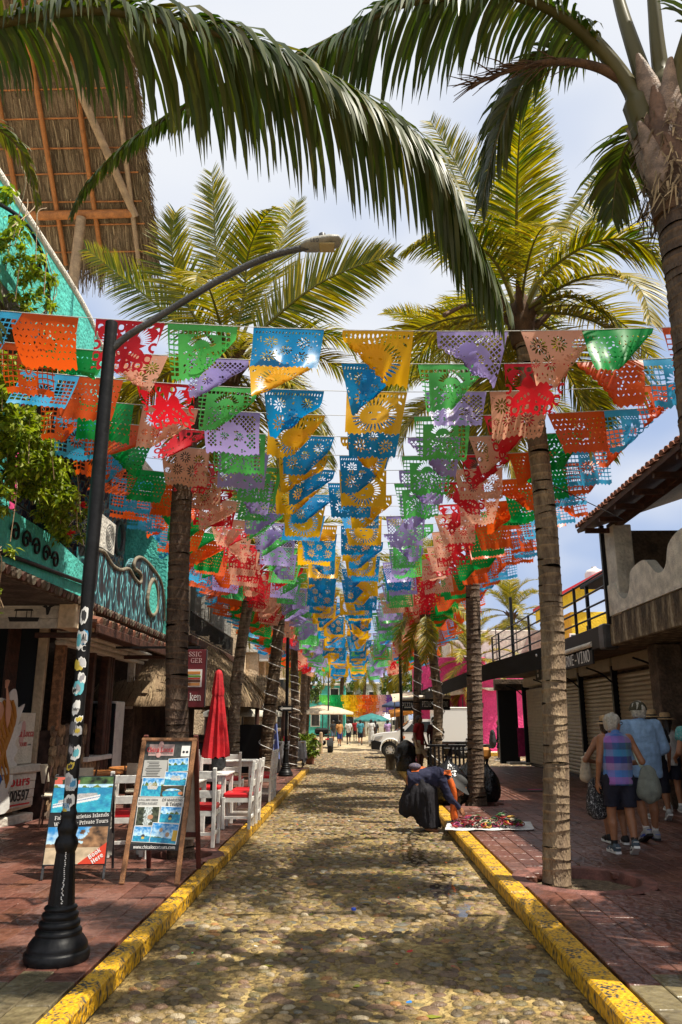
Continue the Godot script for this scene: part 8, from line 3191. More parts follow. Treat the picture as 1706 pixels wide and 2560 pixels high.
func people() -> void:
	var tan_skin := skin_tone("skin_tan", Color(0.34, 0.15, 0.075))
	var pale_skin := skin_tone("skin_pale", Color(0.46, 0.24, 0.15))
	var dark_skin := skin_tone("skin_dark", Color(0.16, 0.07, 0.035))
	var navy := cloth("navy_cloth", Color(0.012, 0.014, 0.03))
	var floral := grainy("floral", [[0.0, Color(0.02, 0.22, 0.22)], [0.5, Color(0.04, 0.38, 0.36)], [0.57, Color(0.7, 0.72, 0.68)], [0.64, Color(0.45, 0.15, 0.2)], [0.7, Color(0.03, 0.30, 0.30)], [1.0, Color(0.02, 0.14, 0.2)]], [[81, 0.05, 2, 1.0], [82, 0.08, 2, 0.6]], Vector3.ONE * 2.2, 0.85, "", 0.5, 2.2)
	var zebra := grainy("zebra", [[0.0, Color(0.01, 0.01, 0.012)], [0.47, Color(0.01, 0.01, 0.012)], [0.5, Color(0.7, 0.7, 0.7)], [0.62, Color(0.7, 0.7, 0.7)], [0.65, Color(0.01, 0.01, 0.012)], [1.0, Color(0.02, 0.02, 0.02)]], [[83, 0.03, 2, 1.0]], V(2.6, 1.6, 2.6), 0.7, "", 0.5, 3.0)
	var grey_hair := plain_grain("hair_grey", Color(0.48, 0.45, 0.38), 0.35, 9.0, 0.6)
	var dark_hair := plain_grain("hair_dark", Color(0.02, 0.012, 0.01), 0.4, 8.0, 0.45)
	var auburn := plain_grain("hair_auburn", Color(0.20, 0.08, 0.03), 0.35, 8.0, 0.5)
	var sneaker := plain_grain("sneaker_blue", Color(0.07, 0.10, 0.13), 0.4, 6.0, 0.7)
	var straw_hat := plain_grain("hat_straw", Color(0.48, 0.32, 0.16), 0.25, 6.0, 0.8)
	flat("blue_stripe", Color(0.05, 0.10, 0.45), 0.5)
	# woman in the checked shirt
	var a := walker({"label": "grey haired woman in a sleeveless blue and violet checked shirt, seen from behind", "at": V(3.2, 0.135, -9.9), "turn": PI, "h": 1.62, "wide": 1.08, "step": 0.07, "gaze": -0.95, "skin": tan_skin, "top": plaid(), "hem": 0.045, "loose": 0.026, "legs": navy, "leg_end": 0.55, "hair": grey_hair, "shoes": sneaker, "soles": M.white, "stripe": M.white, "socks": M.black, "sock_h": 0.07, "collar": true,
		"armr": [V(-0.30, 1.10, -0.06), V(-0.20, 1.06, 0.22)], "arml": [V(0.235, 1.10, -0.03), V(0.25, 0.86, 0.05)]})
	var g := Geo.new()
	var hc := V(0, 1.565, 0.02) * (1.62 / 1.7)
	var look := Basis(Vector3.UP, -0.95)
	for w in [-1, 1]:
		g.tube([hc + look * V(w * 0.08, 0.012, 0.0), hc + look * V(w * 0.072, 0.012, 0.085)], 0.004, 5)
		var ring := []
		for j in 13:
			ring.append(hc + look * V(w * 0.036 + 0.026 * cos(TAU * j / 12), 0.006 + 0.02 * sin(TAU * j / 12), 0.103))
		g.tube(ring, 0.004, 5, false)
	put("glasses", g, M.black, a)
	person_bag(a, "grey_bag", V(-0.33, 0.80, -0.08), V(0.30, 0.36, 0.18), cloth("bag_grey", Color(0.19, 0.21, 0.18)), V(-0.17, 1.36, -0.02), cloth("strap_green", Color(0.42, 0.50, 0.40)))
	person_bag(a, "zebra_bag", V(0.22, 0.60, 0.22), V(0.26, 0.52, 0.16), zebra, V(0.24, 0.86, 0.1), zebra)
	# man in the pale blue shirt
	var b := walker({"label": "tall man from behind in a pale blue shirt, dark shorts and a camouflage cap", "at": V(3.88, 0.135, -10.9), "turn": PI + 0.05, "h": 1.78, "wide": 1.16, "step": -0.10, "gaze": -0.1, "skin": tan_skin, "top": cloth("shirt_blue", Color(0.27, 0.43, 0.66), 0.14), "hem": 0.10, "loose": 0.04, "sleeve": 1.2, "collar": true, "legs": navy, "leg_end": 0.49, "hair": grey_hair, "hair_low": 0.07, "shoes": cloth("shoe_white", Color(0.42, 0.42, 0.42)), "soles": M.black, "stripe": M.blue_stripe, "socks": M.white, "sock_h": 0.24,
		"armr": [V(-0.26, 1.12, 0.0), V(-0.16, 1.0, 0.22)], "arml": [V(0.25, 1.12, 0.0), V(0.17, 1.0, 0.22)]})
	var camo := grainy("camouflage", [[0.0, Color(0.02, 0.018, 0.01)], [0.45, Color(0.06, 0.05, 0.025)], [0.55, Color(0.16, 0.13, 0.07)], [0.7, Color(0.05, 0.055, 0.025)], [1.0, Color(0.03, 0.025, 0.015)]], [[84, 0.06, 2, 1.0]], Vector3.ONE * 2.0, 0.85, "", 0.5, 2.5)
	g = Geo.new()
	var bh := V(0, 1.565, 0.02) * (1.78 / 1.7)
	var dome := []
	for i in 7:
		var f := i / 6.0 * PI * 0.5
		var row := []
		for j in 24:
			var an := -TAU * j / 24
			row.append(bh + V(cos(an) * 0.118 * cos(f), 0.025 + 0.128 * sin(f), -0.01 + sin(an) * 0.126 * cos(f)))
		dome.append(row)
	g.grid(dome, true)
	g.prism(spline2([Vector2(-0.085, 0.05), Vector2(-0.06, 0.15), Vector2(0.0, 0.185), Vector2(0.06, 0.15), Vector2(0.085, 0.05)], 4), 0.008, Transform3D(Basis(V(1, 0, 0), V(0, -0.2, 1).normalized(), V(0, -1, -0.2).normalized()), bh + V(0, 0.056, 0.02)))
	put("cap", g, camo, b)
	# yoke seam of the shirt
	g = Geo.new()
	var seam := []
	for i in 11:
		var f := i / 10.0 - 0.5
		seam.append(V(f * 0.36, 1.24, -0.165 + 0.16 * f * f * 2.0))
	g.tube(seam, 0.008, 5)
	put("yoke_seam", g, M.shirt_blue, b)
	# woman ahead of them with a tan hat
	var c := walker({"label": "woman in a tan hat mostly hidden behind the woman in the checked shirt", "at": V(3.38, 0.135, -10.75), "turn": PI, "h": 1.56, "step": 0.05, "skin": tan_skin, "top": cloth("dress_olive", Color(0.09, 0.085, 0.06)), "legs": navy, "leg_end": 0.45, "skirt": true, "legs_name": "skirt", "hair": dark_hair, "hat": straw_hat, "brim": 0.17, "shoes": M.black,
		"arml": [V(0.36, 1.12, -0.05), V(0.17, 1.08, 0.12)]})
	person_bag(c, "cream_bag", V(0.33, 0.9, 0.0), V(0.16, 0.42, 0.12), cloth("bag_cream", Color(0.55, 0.48, 0.36)), V(0.30, 1.12, 0.0), M.bag_cream)
	# women at the right edge
	var d := walker({"label": "woman with auburn hair in teal floral top and jeans at right edge", "at": V(4.88, 0.135, -11.6), "turn": PI + 0.15, "h": 1.68, "step": 0.06, "wide": 1.05, "skin": tan_skin, "top": floral, "loose": 0.035, "hem": 0.12, "sleeve": 0.25, "legs": cloth("denim", Color(0.09, 0.14, 0.22)), "leg_end": 0.10, "legs_name": "jeans", "hair": auburn, "shoes": M.shoe_white, "arml": [V(0.29, 1.10, -0.06), V(0.20, 1.02, 0.2)]})
	walker({"label": "woman in a straw hat with long dark hair and white top near the shutters", "at": V(5.55, 0.135, -14.3), "turn": PI - 0.1, "h": 1.62, "step": 0.05, "skin": tan_skin, "top": cloth("top_white", Color(0.55, 0.54, 0.52)), "legs": navy, "leg_end": 0.55, "hair": dark_hair, "hair_kind": "long", "hat": straw_hat, "brim": 0.19, "shoes": M.shoe_white, "socks": M.white})
	walker({"label": "person in dark clothes and white sneakers half hidden by the pale blue shirt", "at": V(4.85, 0.135, -13.1), "turn": PI, "h": 1.66, "step": 0.09, "skin": tan_skin, "top": cloth("top_black", Color(0.02, 0.02, 0.022)), "sleeve": 0.5, "legs": navy, "leg_end": 0.42, "hair": dark_hair, "hat": straw_hat, "brim": 0.15, "shoes": M.shoe_white, "fine": false})
	bending_woman(tan_skin)
	# people farther down the street
	walker({"label": "man in a red T-shirt and cream shorts standing by the wire wound palm", "at": V(2.0, 0.135, -24.9), "turn": 0.9, "h": 1.66, "cell": 0.022, "fine": false, "skin": dark_skin, "top": cloth("tee_red", Color(0.28, 0.008, 0.012)), "sleeve": 0.6, "legs": cloth("shorts_cream", Color(0.55, 0.45, 0.28)), "leg_end": 0.52, "hair": dark_hair, "shoes": M.shoe_white})
	walker({"label": "man in dark clothes with a hand raised behind the man in the red T-shirt", "at": V(2.55, 0.135, -25.6), "turn": 0.3, "h": 1.62, "cell": 0.022, "fine": false, "skin": dark_skin, "top": cloth("tee_dark", Color(0.07, 0.012, 0.012)), "sleeve": 0.6, "legs": navy, "leg_end": 0.5, "hair": dark_hair, "arml": [V(0.32, 1.2, 0), V(0.2, 1.05, 0.15)]})
	var w2 := walker({"label": "person in black carrying a big black bag walking past the pink wall", "at": V(6.0, 0.05, -33.2), "turn": -PI / 2, "h": 1.62, "cell": 0.024, "fine": false, "step": 0.12, "skin": dark_skin, "top": M.top_black, "sleeve": 1.5, "legs": navy, "leg_end": 0.5, "hair": dark_hair})
	person_bag(w2, "black_bag", V(0.0, 0.86, 0.30), V(0.5, 0.6, 0.3), M.top_black, V(0.0, 1.3, 0.1), M.black)
	walker({"label": "man with a dark cap behind the bar counter on the left", "at": V(-3.9, 0.135, -22.9), "turn": 1.2, "h": 1.68, "cell": 0.024, "fine": false, "skin": dark_skin, "top": M.top_black, "sleeve": 0.6, "legs": navy, "leg_end": 0.1, "hair": dark_hair, "hat": M.black, "brim": 0.13})
	var tops := [cloth("tee_orange", Color(0.50, 0.25, 0.08)), cloth("tee_white", Color(0.6, 0.6, 0.58)), cloth("tee_lilac", Color(0.45, 0.30, 0.55)), M.tee_red, M.top_black, cloth("tee_teal", Color(0.05, 0.25, 0.32))]
	var lows := [cloth("shorts_blue", Color(0.03, 0.06, 0.3)), navy, M.shorts_cream, M.denim]
	var crowd := [[-1.0, -51, 0, 0, "orange top and blue shorts beyond the quad bike", 0.3], [-0.45, -55, 1, 1, "a white top and black shorts behind the orange top", 0.0], [0.35, -53, 5, 1, "teal shirt and black trousers in the far street middle", 0.0], [1.05, -52, 1, 2, "a long white skirt beside the teal shirt in the far crowd", 0.0], [1.35, -53.5, 4, 2, "a black top just right of the long white skirt", 0.0], [2.15, -52.5, 2, 2, "a lilac shirt and pale shorts right of the far crowd", 0.0], [3.3, -55, 3, 1, "a red shirt at the far stalls under the orange awning", 1.0], [4.1, -57, 1, 3, "a white shirt among the far stalls on the right", 2.0], [-1.6, -58, 4, 3, "a black shirt under the cream umbrella at the far left", 0.5], [0.0, -64, 3, 1, "a red shirt at the very end of the street", 0.0], [2.6, -63, 5, 1, "a teal shirt under the teal umbrella", 0.0]]
	for i in crowd.size():
		var q: Array = crowd[i]
		var o := {"label": "small distant person in " + q[4] if i != 2 else "small distant person in " + q[4], "at": V(q[0], 0.0, q[1]), "turn": PI + q[5], "h": 1.6 + 0.03 * (i % 4), "cell": 0.035, "fine": false, "step": 0.1 if i % 2 else -0.1, "skin": [tan_skin, dark_skin][i % 2], "top": tops[q[2]], "sleeve": 0.6, "legs": lows[q[3]], "leg_end": 0.5 if i != 3 else 0.12, "skirt": i == 3, "hair": dark_hair, "group": "people in the far crowd"}
		if i == 3:
			o.legs = tops[1]
		walker(o)
	for n in get_children():
		if n.has_meta("joints"):
			n.remove_meta("joints")


func bending_woman(skin: Material) -> void:
	# bent double over her goods at the kerb: feet in the street, facing the pavement (+x)
	var t := thing("person", "woman in a black skirt and wide dark hat bending over the blanket of bracelets", "person", V(1.16, 0.0, -12.75), 0.0, "people on the pavements")
	var hip := V(-0.22, 0.74, 0)
	var chest := V(0.12, 0.80, 0.0)
	var neck := V(0.30, 0.76, 0.02)
	var hd := V(0.42, 0.68, 0.03)
	var F := Field.new(V(-0.55, -0.02, -0.4), V(0.7, 1.0, 0.4), 0.014)
	F.bone(hip, chest, 0.15, 0.14, 0.05, 1.1)
	F.bone(chest, neck, 0.11, 0.055, 0.05)
	F.bone(neck, hd, 0.055, 0.055, 0.02)
	var g := Geo.new()
	var wr := {}
	for w in [-1, 1]:
		var z: float = w * 0.16
		F.bone(hip + V(0.02, -0.04, w * 0.08), V(-0.02, 0.40, w * 0.10), 0.09, 0.065, 0.03)
		F.bone(V(-0.02, 0.40, w * 0.10), V(-0.06, 0.08, w * 0.10), 0.06, 0.038, 0.03)
		F.bone(V(-0.06, 0.06, w * 0.10), V(0.04, 0.035, w * 0.11), 0.036, 0.032, 0.02)
		F.bone(V(0.04, 0.035, w * 0.11), V(0.10, 0.025, w * 0.115), 0.032, 0.022, 0.02)
		F.bone(V(0.2, 0.76, z), V(0.30, 0.50, z * 1.2 + 0.02), 0.05, 0.042, 0.03)
		F.bone(V(0.30, 0.50, z * 1.2 + 0.02), V(0.44, 0.36, z * 0.8 + 0.03), 0.04, 0.027, 0.02)
		wr[w] = V(0.44, 0.36, z * 0.8 + 0.03)
	F.into(g)
	head(g, hd + V(0.05, -0.04, 0), Basis(Vector3.UP, PI / 2) * Basis(Vector3.RIGHT, 0.95), 0.95)
	for w in [-1, 1]:
		hand(g, wr[w], V(0.6, -0.8, 0), V(-0.4, -0.3, -w * 0.6), float(w), 0.7, 0.9)
	put("body", g, skin, t)
	var n := FastNoiseLite.new()
	n.seed = 3
	n.frequency = 8.0
	n.fractal_octaves = 3
	# skirt: hangs from the raised hips, flaring back over the street
	var C := Field.new(V(-0.75, 0.0, -0.55), V(0.4, 1.05, 0.55), 0.014)
	C.bone(hip + V(0.06, 0.0, 0), V(-0.26, 0.42, 0), 0.165, 0.19, 0.06)
	C.bone(V(-0.08, 0.58, 0), V(-0.03, 0.10, 0), 0.20, 0.18, 0.08, 1.2)
	C.bone(V(-0.26, 0.45, 0), V(-0.42, 0.28, 0.02), 0.17, 0.08, 0.08)
	C.trim(V(-0.5, -0.87, 0).normalized(), 0.0)
	C.trim(V(0, -1, 0), -0.07)
	C.crease(n, 0.028, V(1.2, 0.25, 1.2))
	g = Geo.new()
	C.into(g)
	put("skirt", g, cloth("skirt_black", Color(0.010, 0.009, 0.014)), t)
	C = Field.new(V(-0.35, 0.3, -0.42), V(0.62, 1.05, 0.42), 0.013)
	C.bone(hip + V(-0.05, 0.02, 0), chest, 0.165, 0.155, 0.05, 1.1)
	C.bone(chest, neck - V(0.03, 0, 0), 0.14, 0.08, 0.05)
	for w in [-1, 1]:
		var z: float = w * 0.16
		C.bone(V(0.2, 0.76, z), V(0.30, 0.50, z * 1.2 + 0.02), 0.072, 0.06, 0.03)
		C.bone(V(0.30, 0.50, z * 1.2 + 0.02), V(0.42, 0.38, z * 0.85 + 0.03), 0.058, 0.042, 0.02)
	C.crease(n, 0.016)
	g = Geo.new()
	C.into(g)
	put("blouse", g, cloth("blouse_navy", Color(0.014, 0.016, 0.05)), t)
	# orange shawl with a bundle on the back, and its hanging end
	g = Geo.new()
	var rows := []
	for i in 8:
		var row := []
		for j in 7:
			var f := i / 7.0
			var q := j / 6.0 - 0.5
			row.append(V(-0.28 + f * 0.62, 0.965 - 0.06 * f - 0.30 * q * q + 0.012 * sin(i * 2.3 + j), q * 0.26))
		rows.append(row)
	g.grid(rows)
	var sh := plain_grain("shawl_orange", Color(0.72, 0.13, 0.012), 0.25, 3.0, 0.8)
	sh.cull_mode = BaseMaterial3D.CULL_DISABLED
	g.tube(spline([V(0.30, 0.78, 0.18), V(0.36, 0.6, 0.2), V(0.35, 0.38, 0.16), V(0.36, 0.2, 0.14)], 5), [0.05, 0.05, 0.05, 0.05, 0.05, 0.05, 0.05, 0.055, 0.055, 0.055, 0.055, 0.055, 0.06, 0.06, 0.06, 0.05], 8)
	put("shawl", g, sh, t)
	g = Geo.new()
	g.ell(V(-0.22, 0.955, 0.02), V(0.10, 0.06, 0.12), Basis(), 14, 9)
	put("bundle", g, grainy("bundle_print", [[0.0, Color(0.02, 0.03, 0.08)], [0.5, Color(0.03, 0.05, 0.12)], [0.58, Color(0.3, 0.4, 0.5)], [0.66, Color(0.5, 0.2, 0.05)], [1.0, Color(0.03, 0.03, 0.08)]], [[91, 0.06, 2, 1.0]], Vector3.ONE * 3.0, 0.9, "", 0.5, 2.0), t)
	# wide brimmed hat
	g = Geo.new()
	var hx := Transform3D(Basis(Vector3.BACK, -0.62) * Basis(Vector3.RIGHT, 0.15), hd + V(0.05, 0.03, 0.0))
	g.lathe([Vector2(0.09, 0.0), Vector2(0.21, -0.055), Vector2(0.214, -0.048), Vector2(0.11, 0.012), Vector2(0.108, 0.05), Vector2(0.095, 0.095), Vector2(0.06, 0.115), Vector2(0.01, 0.12)], 28, hx)
	put("hat", g, cloth("hat_grey", Color(0.045, 0.045, 0.045)), t)
	# plait of dark hair
	g = Geo.new()
	g.ell(hd + V(0.02, 0.0, 0), V(0.10, 0.09, 0.092), Basis(), 14, 9)
	put("hair", g, M.hair_dark, t)


# ---------------------------------------------------------------- vehicles and the far end
func wheel(t: Node3D, at: Vector3, rad: float, wide: float, ax: Vector3) -> void:
	var xf := Transform3D(Basis(ax.cross(Vector3.UP), ax, Vector3.UP), at)
	var g := Geo.new()
	g.lathe([Vector2(rad * 0.62, -wide / 2), Vector2(rad * 0.93, -wide / 2), Vector2(rad, -wide * 0.36), Vector2(rad, wide * 0.36), Vector2(rad * 0.93, wide / 2), Vector2(rad * 0.62, wide / 2)], 28, xf, false)
	var w := put("wheel", g, M.rubber, t)
	g = Geo.new()
	g.lathe([Vector2(rad * 0.64, -wide * 0.3), Vector2(rad * 0.6, wide * 0.42), Vector2(rad * 0.5, wide * 0.2), Vector2(rad * 0.34, wide * 0.26), Vector2(rad * 0.2, wide * 0.38), Vector2(0.01, wide * 0.38)], 24, xf)
	put("rim", g, M.white_paint, w)
	g = Geo.new()
	for k in 8:
		var a := TAU * k / 8
		g.ell(xf * V(cos(a) * rad * 0.42, wide * 0.24, sin(a) * rad * 0.42), V(0.03, 0.03, 0.03), Basis(), 6, 4)
	put("rim_holes", g, M.black, w)


func vehicles() -> void:
	# pickup with a box body, seen from its left side, nose to the left
	var t := thing("pickup_truck", "white pickup truck with a white box body crossing the street from the right", "truck", V(0.75, 0.0, -36.3))
	var paint := flat("truck_white", Color(0.72, 0.72, 0.70), 0.25)
	paint.clearcoat_enabled = true
	paint.clearcoat = 0.6
	# body side profile, x back from the bumper
	var side := spline2([Vector2(0.10, 0.55), Vector2(0.05, 0.80), Vector2(0.12, 0.98), Vector2(0.35, 1.06), Vector2(0.75, 1.11), Vector2(1.12, 1.15), Vector2(1.5, 1.40), Vector2(1.78, 1.62), Vector2(2.1, 1.68), Vector2(2.7, 1.68)], 4)
	side.append(Vector2(2.72, 0.40))
	side.append(Vector2(1.32, 0.40))
	for i in 9:
		var a := -0.2 + (PI + 0.3) * i / 8.0
		side.append(Vector2(0.82 + cos(a) * 0.44, 0.38 + sin(a) * 0.44))
	side.append(Vector2(0.30, 0.40))
	var g := Geo.new()
	g.prism(side, 1.6, Transform3D(Basis(), V(0, 0, -0.85)))
	put("cab", g, paint, t)
	g = Geo.new()
	g.prism(PackedVector2Array([Vector2(-0.02, 0.40), Vector2(-0.04, 0.72), Vector2(0.10, 0.78), Vector2(0.42, 0.70), Vector2(0.38, 0.36)]), 1.66, Transform3D(Basis(), V(0, 0, -0.88)))
	put("bumper", g, M.black_iron, t)
	g = Geo.new()
	g.prism(PackedVector2Array([Vector2(0.10, 0.80), Vector2(0.14, 0.93), Vector2(0.50, 0.98), Vector2(0.30, 0.82)]), 0.03, Transform3D(Basis(), V(0, 0, 0.745)))
	put("headlight", g, flat("headlight_glass", Color(0.45, 0.45, 0.45), 0.1, 0.3), t)
	g = Geo.new()
	g.prism(PackedVector2Array([Vector2(1.42, 1.13), Vector2(1.84, 1.54), Vector2(2.0, 1.56), Vector2(2.0, 1.12)]), 0.02, Transform3D(Basis(), V(0, 0, 0.745)))
	g.prism(PackedVector2Array([Vector2(2.06, 1.12), Vector2(2.06, 1.57), Vector2(2.6, 1.57), Vector2(2.6, 1.12)]), 0.02, Transform3D(Basis(), V(0, 0, 0.745)))
	put("side_window", g, M.glass, t)
	g = Geo.new()
	g.quad(V(1.17, 1.19, 0.66), V(1.17, 1.19, -0.76), V(1.72, 1.605, -0.70), V(1.72, 1.605, 0.60))
	for k in g.v.size():
		g.v[k] += V(-0.012, 0.016, 0)
	put("windscreen", g, M.glass, t)
	g = Geo.new()
	for q in [[1.36, 0.5, 1.42, 1.12], [2.03, 0.45, 2.03, 1.6], [1.36, 0.5, 2.03, 0.45]]:
		g.bar(V(q[0], q[1], 0.752), V(q[2], q[3], 0.752), 0.012, 0.006)
	put("door_seam", g, M.black, t)
	put("door_handle", geo_box(V(1.9, 1.0, 0.765), V(0.16, 0.035, 0.03), 0.01), M.black_iron, t)
	put("mirror", geo_box(V(1.40, 1.2, 0.86), V(0.09, 0.16, 0.2), 0.03), M.black_iron, t)
	g = Geo.new()
	g.tube([V(1.42, 0.9, 0.75), V(1.42, 0.9, 0.762)], 0.06, 14)
	put("round_badge", g, flat("badge_orange", Color(0.6, 0.2, 0.08), 0.5), t)
	g = Geo.new()
	var arch := []
	for i in 15:
		var a := -0.15 + (PI + 0.25) * i / 14.0
		arch.append(V(0.82 + cos(a) * 0.46, 0.38 + sin(a) * 0.46, 0.76))
	g.tube(arch, 0.035, 6)
	put("wheel_arch", g, paint, t)
	wheel(t, V(0.80, 0.35, 0.62), 0.35, 0.24, Vector3.BACK)
	wheel(t, V(0.80, 0.35, -0.7), 0.35, 0.24, Vector3.BACK)
	wheel(t, V(4.1, 0.35, 0.66), 0.35, 0.24, Vector3.BACK)
	wheel(t, V(4.1, 0.35, -0.7), 0.35, 0.24, Vector3.BACK)
	put("box_body", geo_box(V(3.82, 1.42, -0.05), V(2.1, 1.45, 1.8), 0.03), paint, t)
	put("box_top_rail", geo_box(V(3.82, 2.17, -0.05), V(2.14, 0.06, 1.84), 0.02), M.white_paint, t)
	put("box_bottom_rail", geo_box(V(3.82, 0.70, -0.05), V(2.14, 0.06, 1.84), 0.02), M.black_iron, t)
	g = Geo.new()
	for x in [2.86, 4.78]:
		g.box(V(x, 1.42, 0.855), V(0.05, 1.4, 0.02))
	put("box_trim", g, M.grey_metal, t)
	put("latch", geo_box(V(4.2, 0.82, 0.86), V(0.08, 0.08, 0.03)), M.black, t)
	put("chassis", geo_box(V(3.6, 0.5, -0.05), V(3.6, 0.16, 1.2)), M.black, t)
	# quad bike seen from behind
	var q := thing("quad_bike", "black and red quad bike parked beyond the wooden bollard on the left", "quad bike", V(-1.75, 0.0, -42.0))
	for x in [-0.45, 0.45]:
		for z in [0.45, -0.6]:
			wheel(q, V(x, 0.3, z), 0.30, 0.26, Vector3.RIGHT if x > 0 else Vector3.LEFT)
	put("frame", geo_box(V(0, 0.48, -0.1), V(0.4, 0.22, 1.4), 0.05), M.black_iron, q)
	g = Geo.new()
	for x in [-0.45, 0.45]:
		var rows := []
		for i in 7:
			var a := PI * i / 6.0
			rows.append([V(x - 0.16, 0.36 + sin(a) * 0.4, 0.45 + cos(a) * 0.42), V(x + 0.16, 0.34 + sin(a) * 0.4, 0.45 + cos(a) * 0.42)])
		g.grid(rows)
	M.rubber.cull_mode = BaseMaterial3D.CULL_DISABLED
	put("mudguard", g, M.rubber, q)
	put("rear_rack", geo_box(V(0, 0.86, 0.5), V(0.85, 0.06, 0.5), 0.02), M.black_iron, q)
	put("seat", geo_box(V(0, 0.86, 0.0), V(0.34, 0.16, 0.8), 0.06), M.black_iron, q)
	put("luggage_box", geo_box(V(0, 1.08, 0.45), V(0.7, 0.3, 0.42), 0.08), M.black_iron, q)
	for x in [-0.3, 0.3]:
		put("tail_light", geo_box(V(x, 0.68, 0.72), V(0.2, 0.07, 0.05), 0.015), M.red_paint, q)
	put("number_plate", geo_box(V(0, 0.55, 0.74), V(0.2, 0.14, 0.02)), M.white, q)
	g = Geo.new()
	g.tube([V(-0.4, 1.1, -0.5), V(0, 1.02, -0.45), V(0.4, 1.1, -0.5)], 0.022, 6)
	put("handlebar", g, M.black_iron, q)
	var wbo := thing("wooden_bollard", "round pale wooden bollard before the quad bike", "bollard", V(-1.72, 0.0, -40.3))
	g = Geo.new()
	g.lathe([Vector2(0.09, 0), Vector2(0.085, 1.0), Vector2(0.06, 1.04), Vector2(0.01, 1.06)], 12)
	put("post", g, M.wood_pale, wbo)


func parasol(label: String, at: Vector3, rad: float, h: float, m: Material) -> void:
	var t := thing("parasol", label, "parasol", at, 0.0, "parasols of the far market")
	var g := Geo.new()
	g.tube([V(0, 0, 0), V(0, h, 0)], 0.03, 7)
	put("pole", g, M.grey_metal, t)
	g = Geo.new()
	var rows := []
	for q in [[1.0, -0.14], [1.0, 0.0], [0.55, 0.27], [0.02, 0.46]]:
		var row := []
		for j in 32:
			var a := -TAU * j / 32
			var k: float = 1.0 - 0.07 * absf(sin(a * 4)) * q[0]
			row.append(V(cos(a) * rad * q[0] * k, h - 0.35 + q[1], sin(a) * rad * q[0] * k))
		rows.append(row)
	g.grid(rows, true)
	put("canopy", g, m, t)


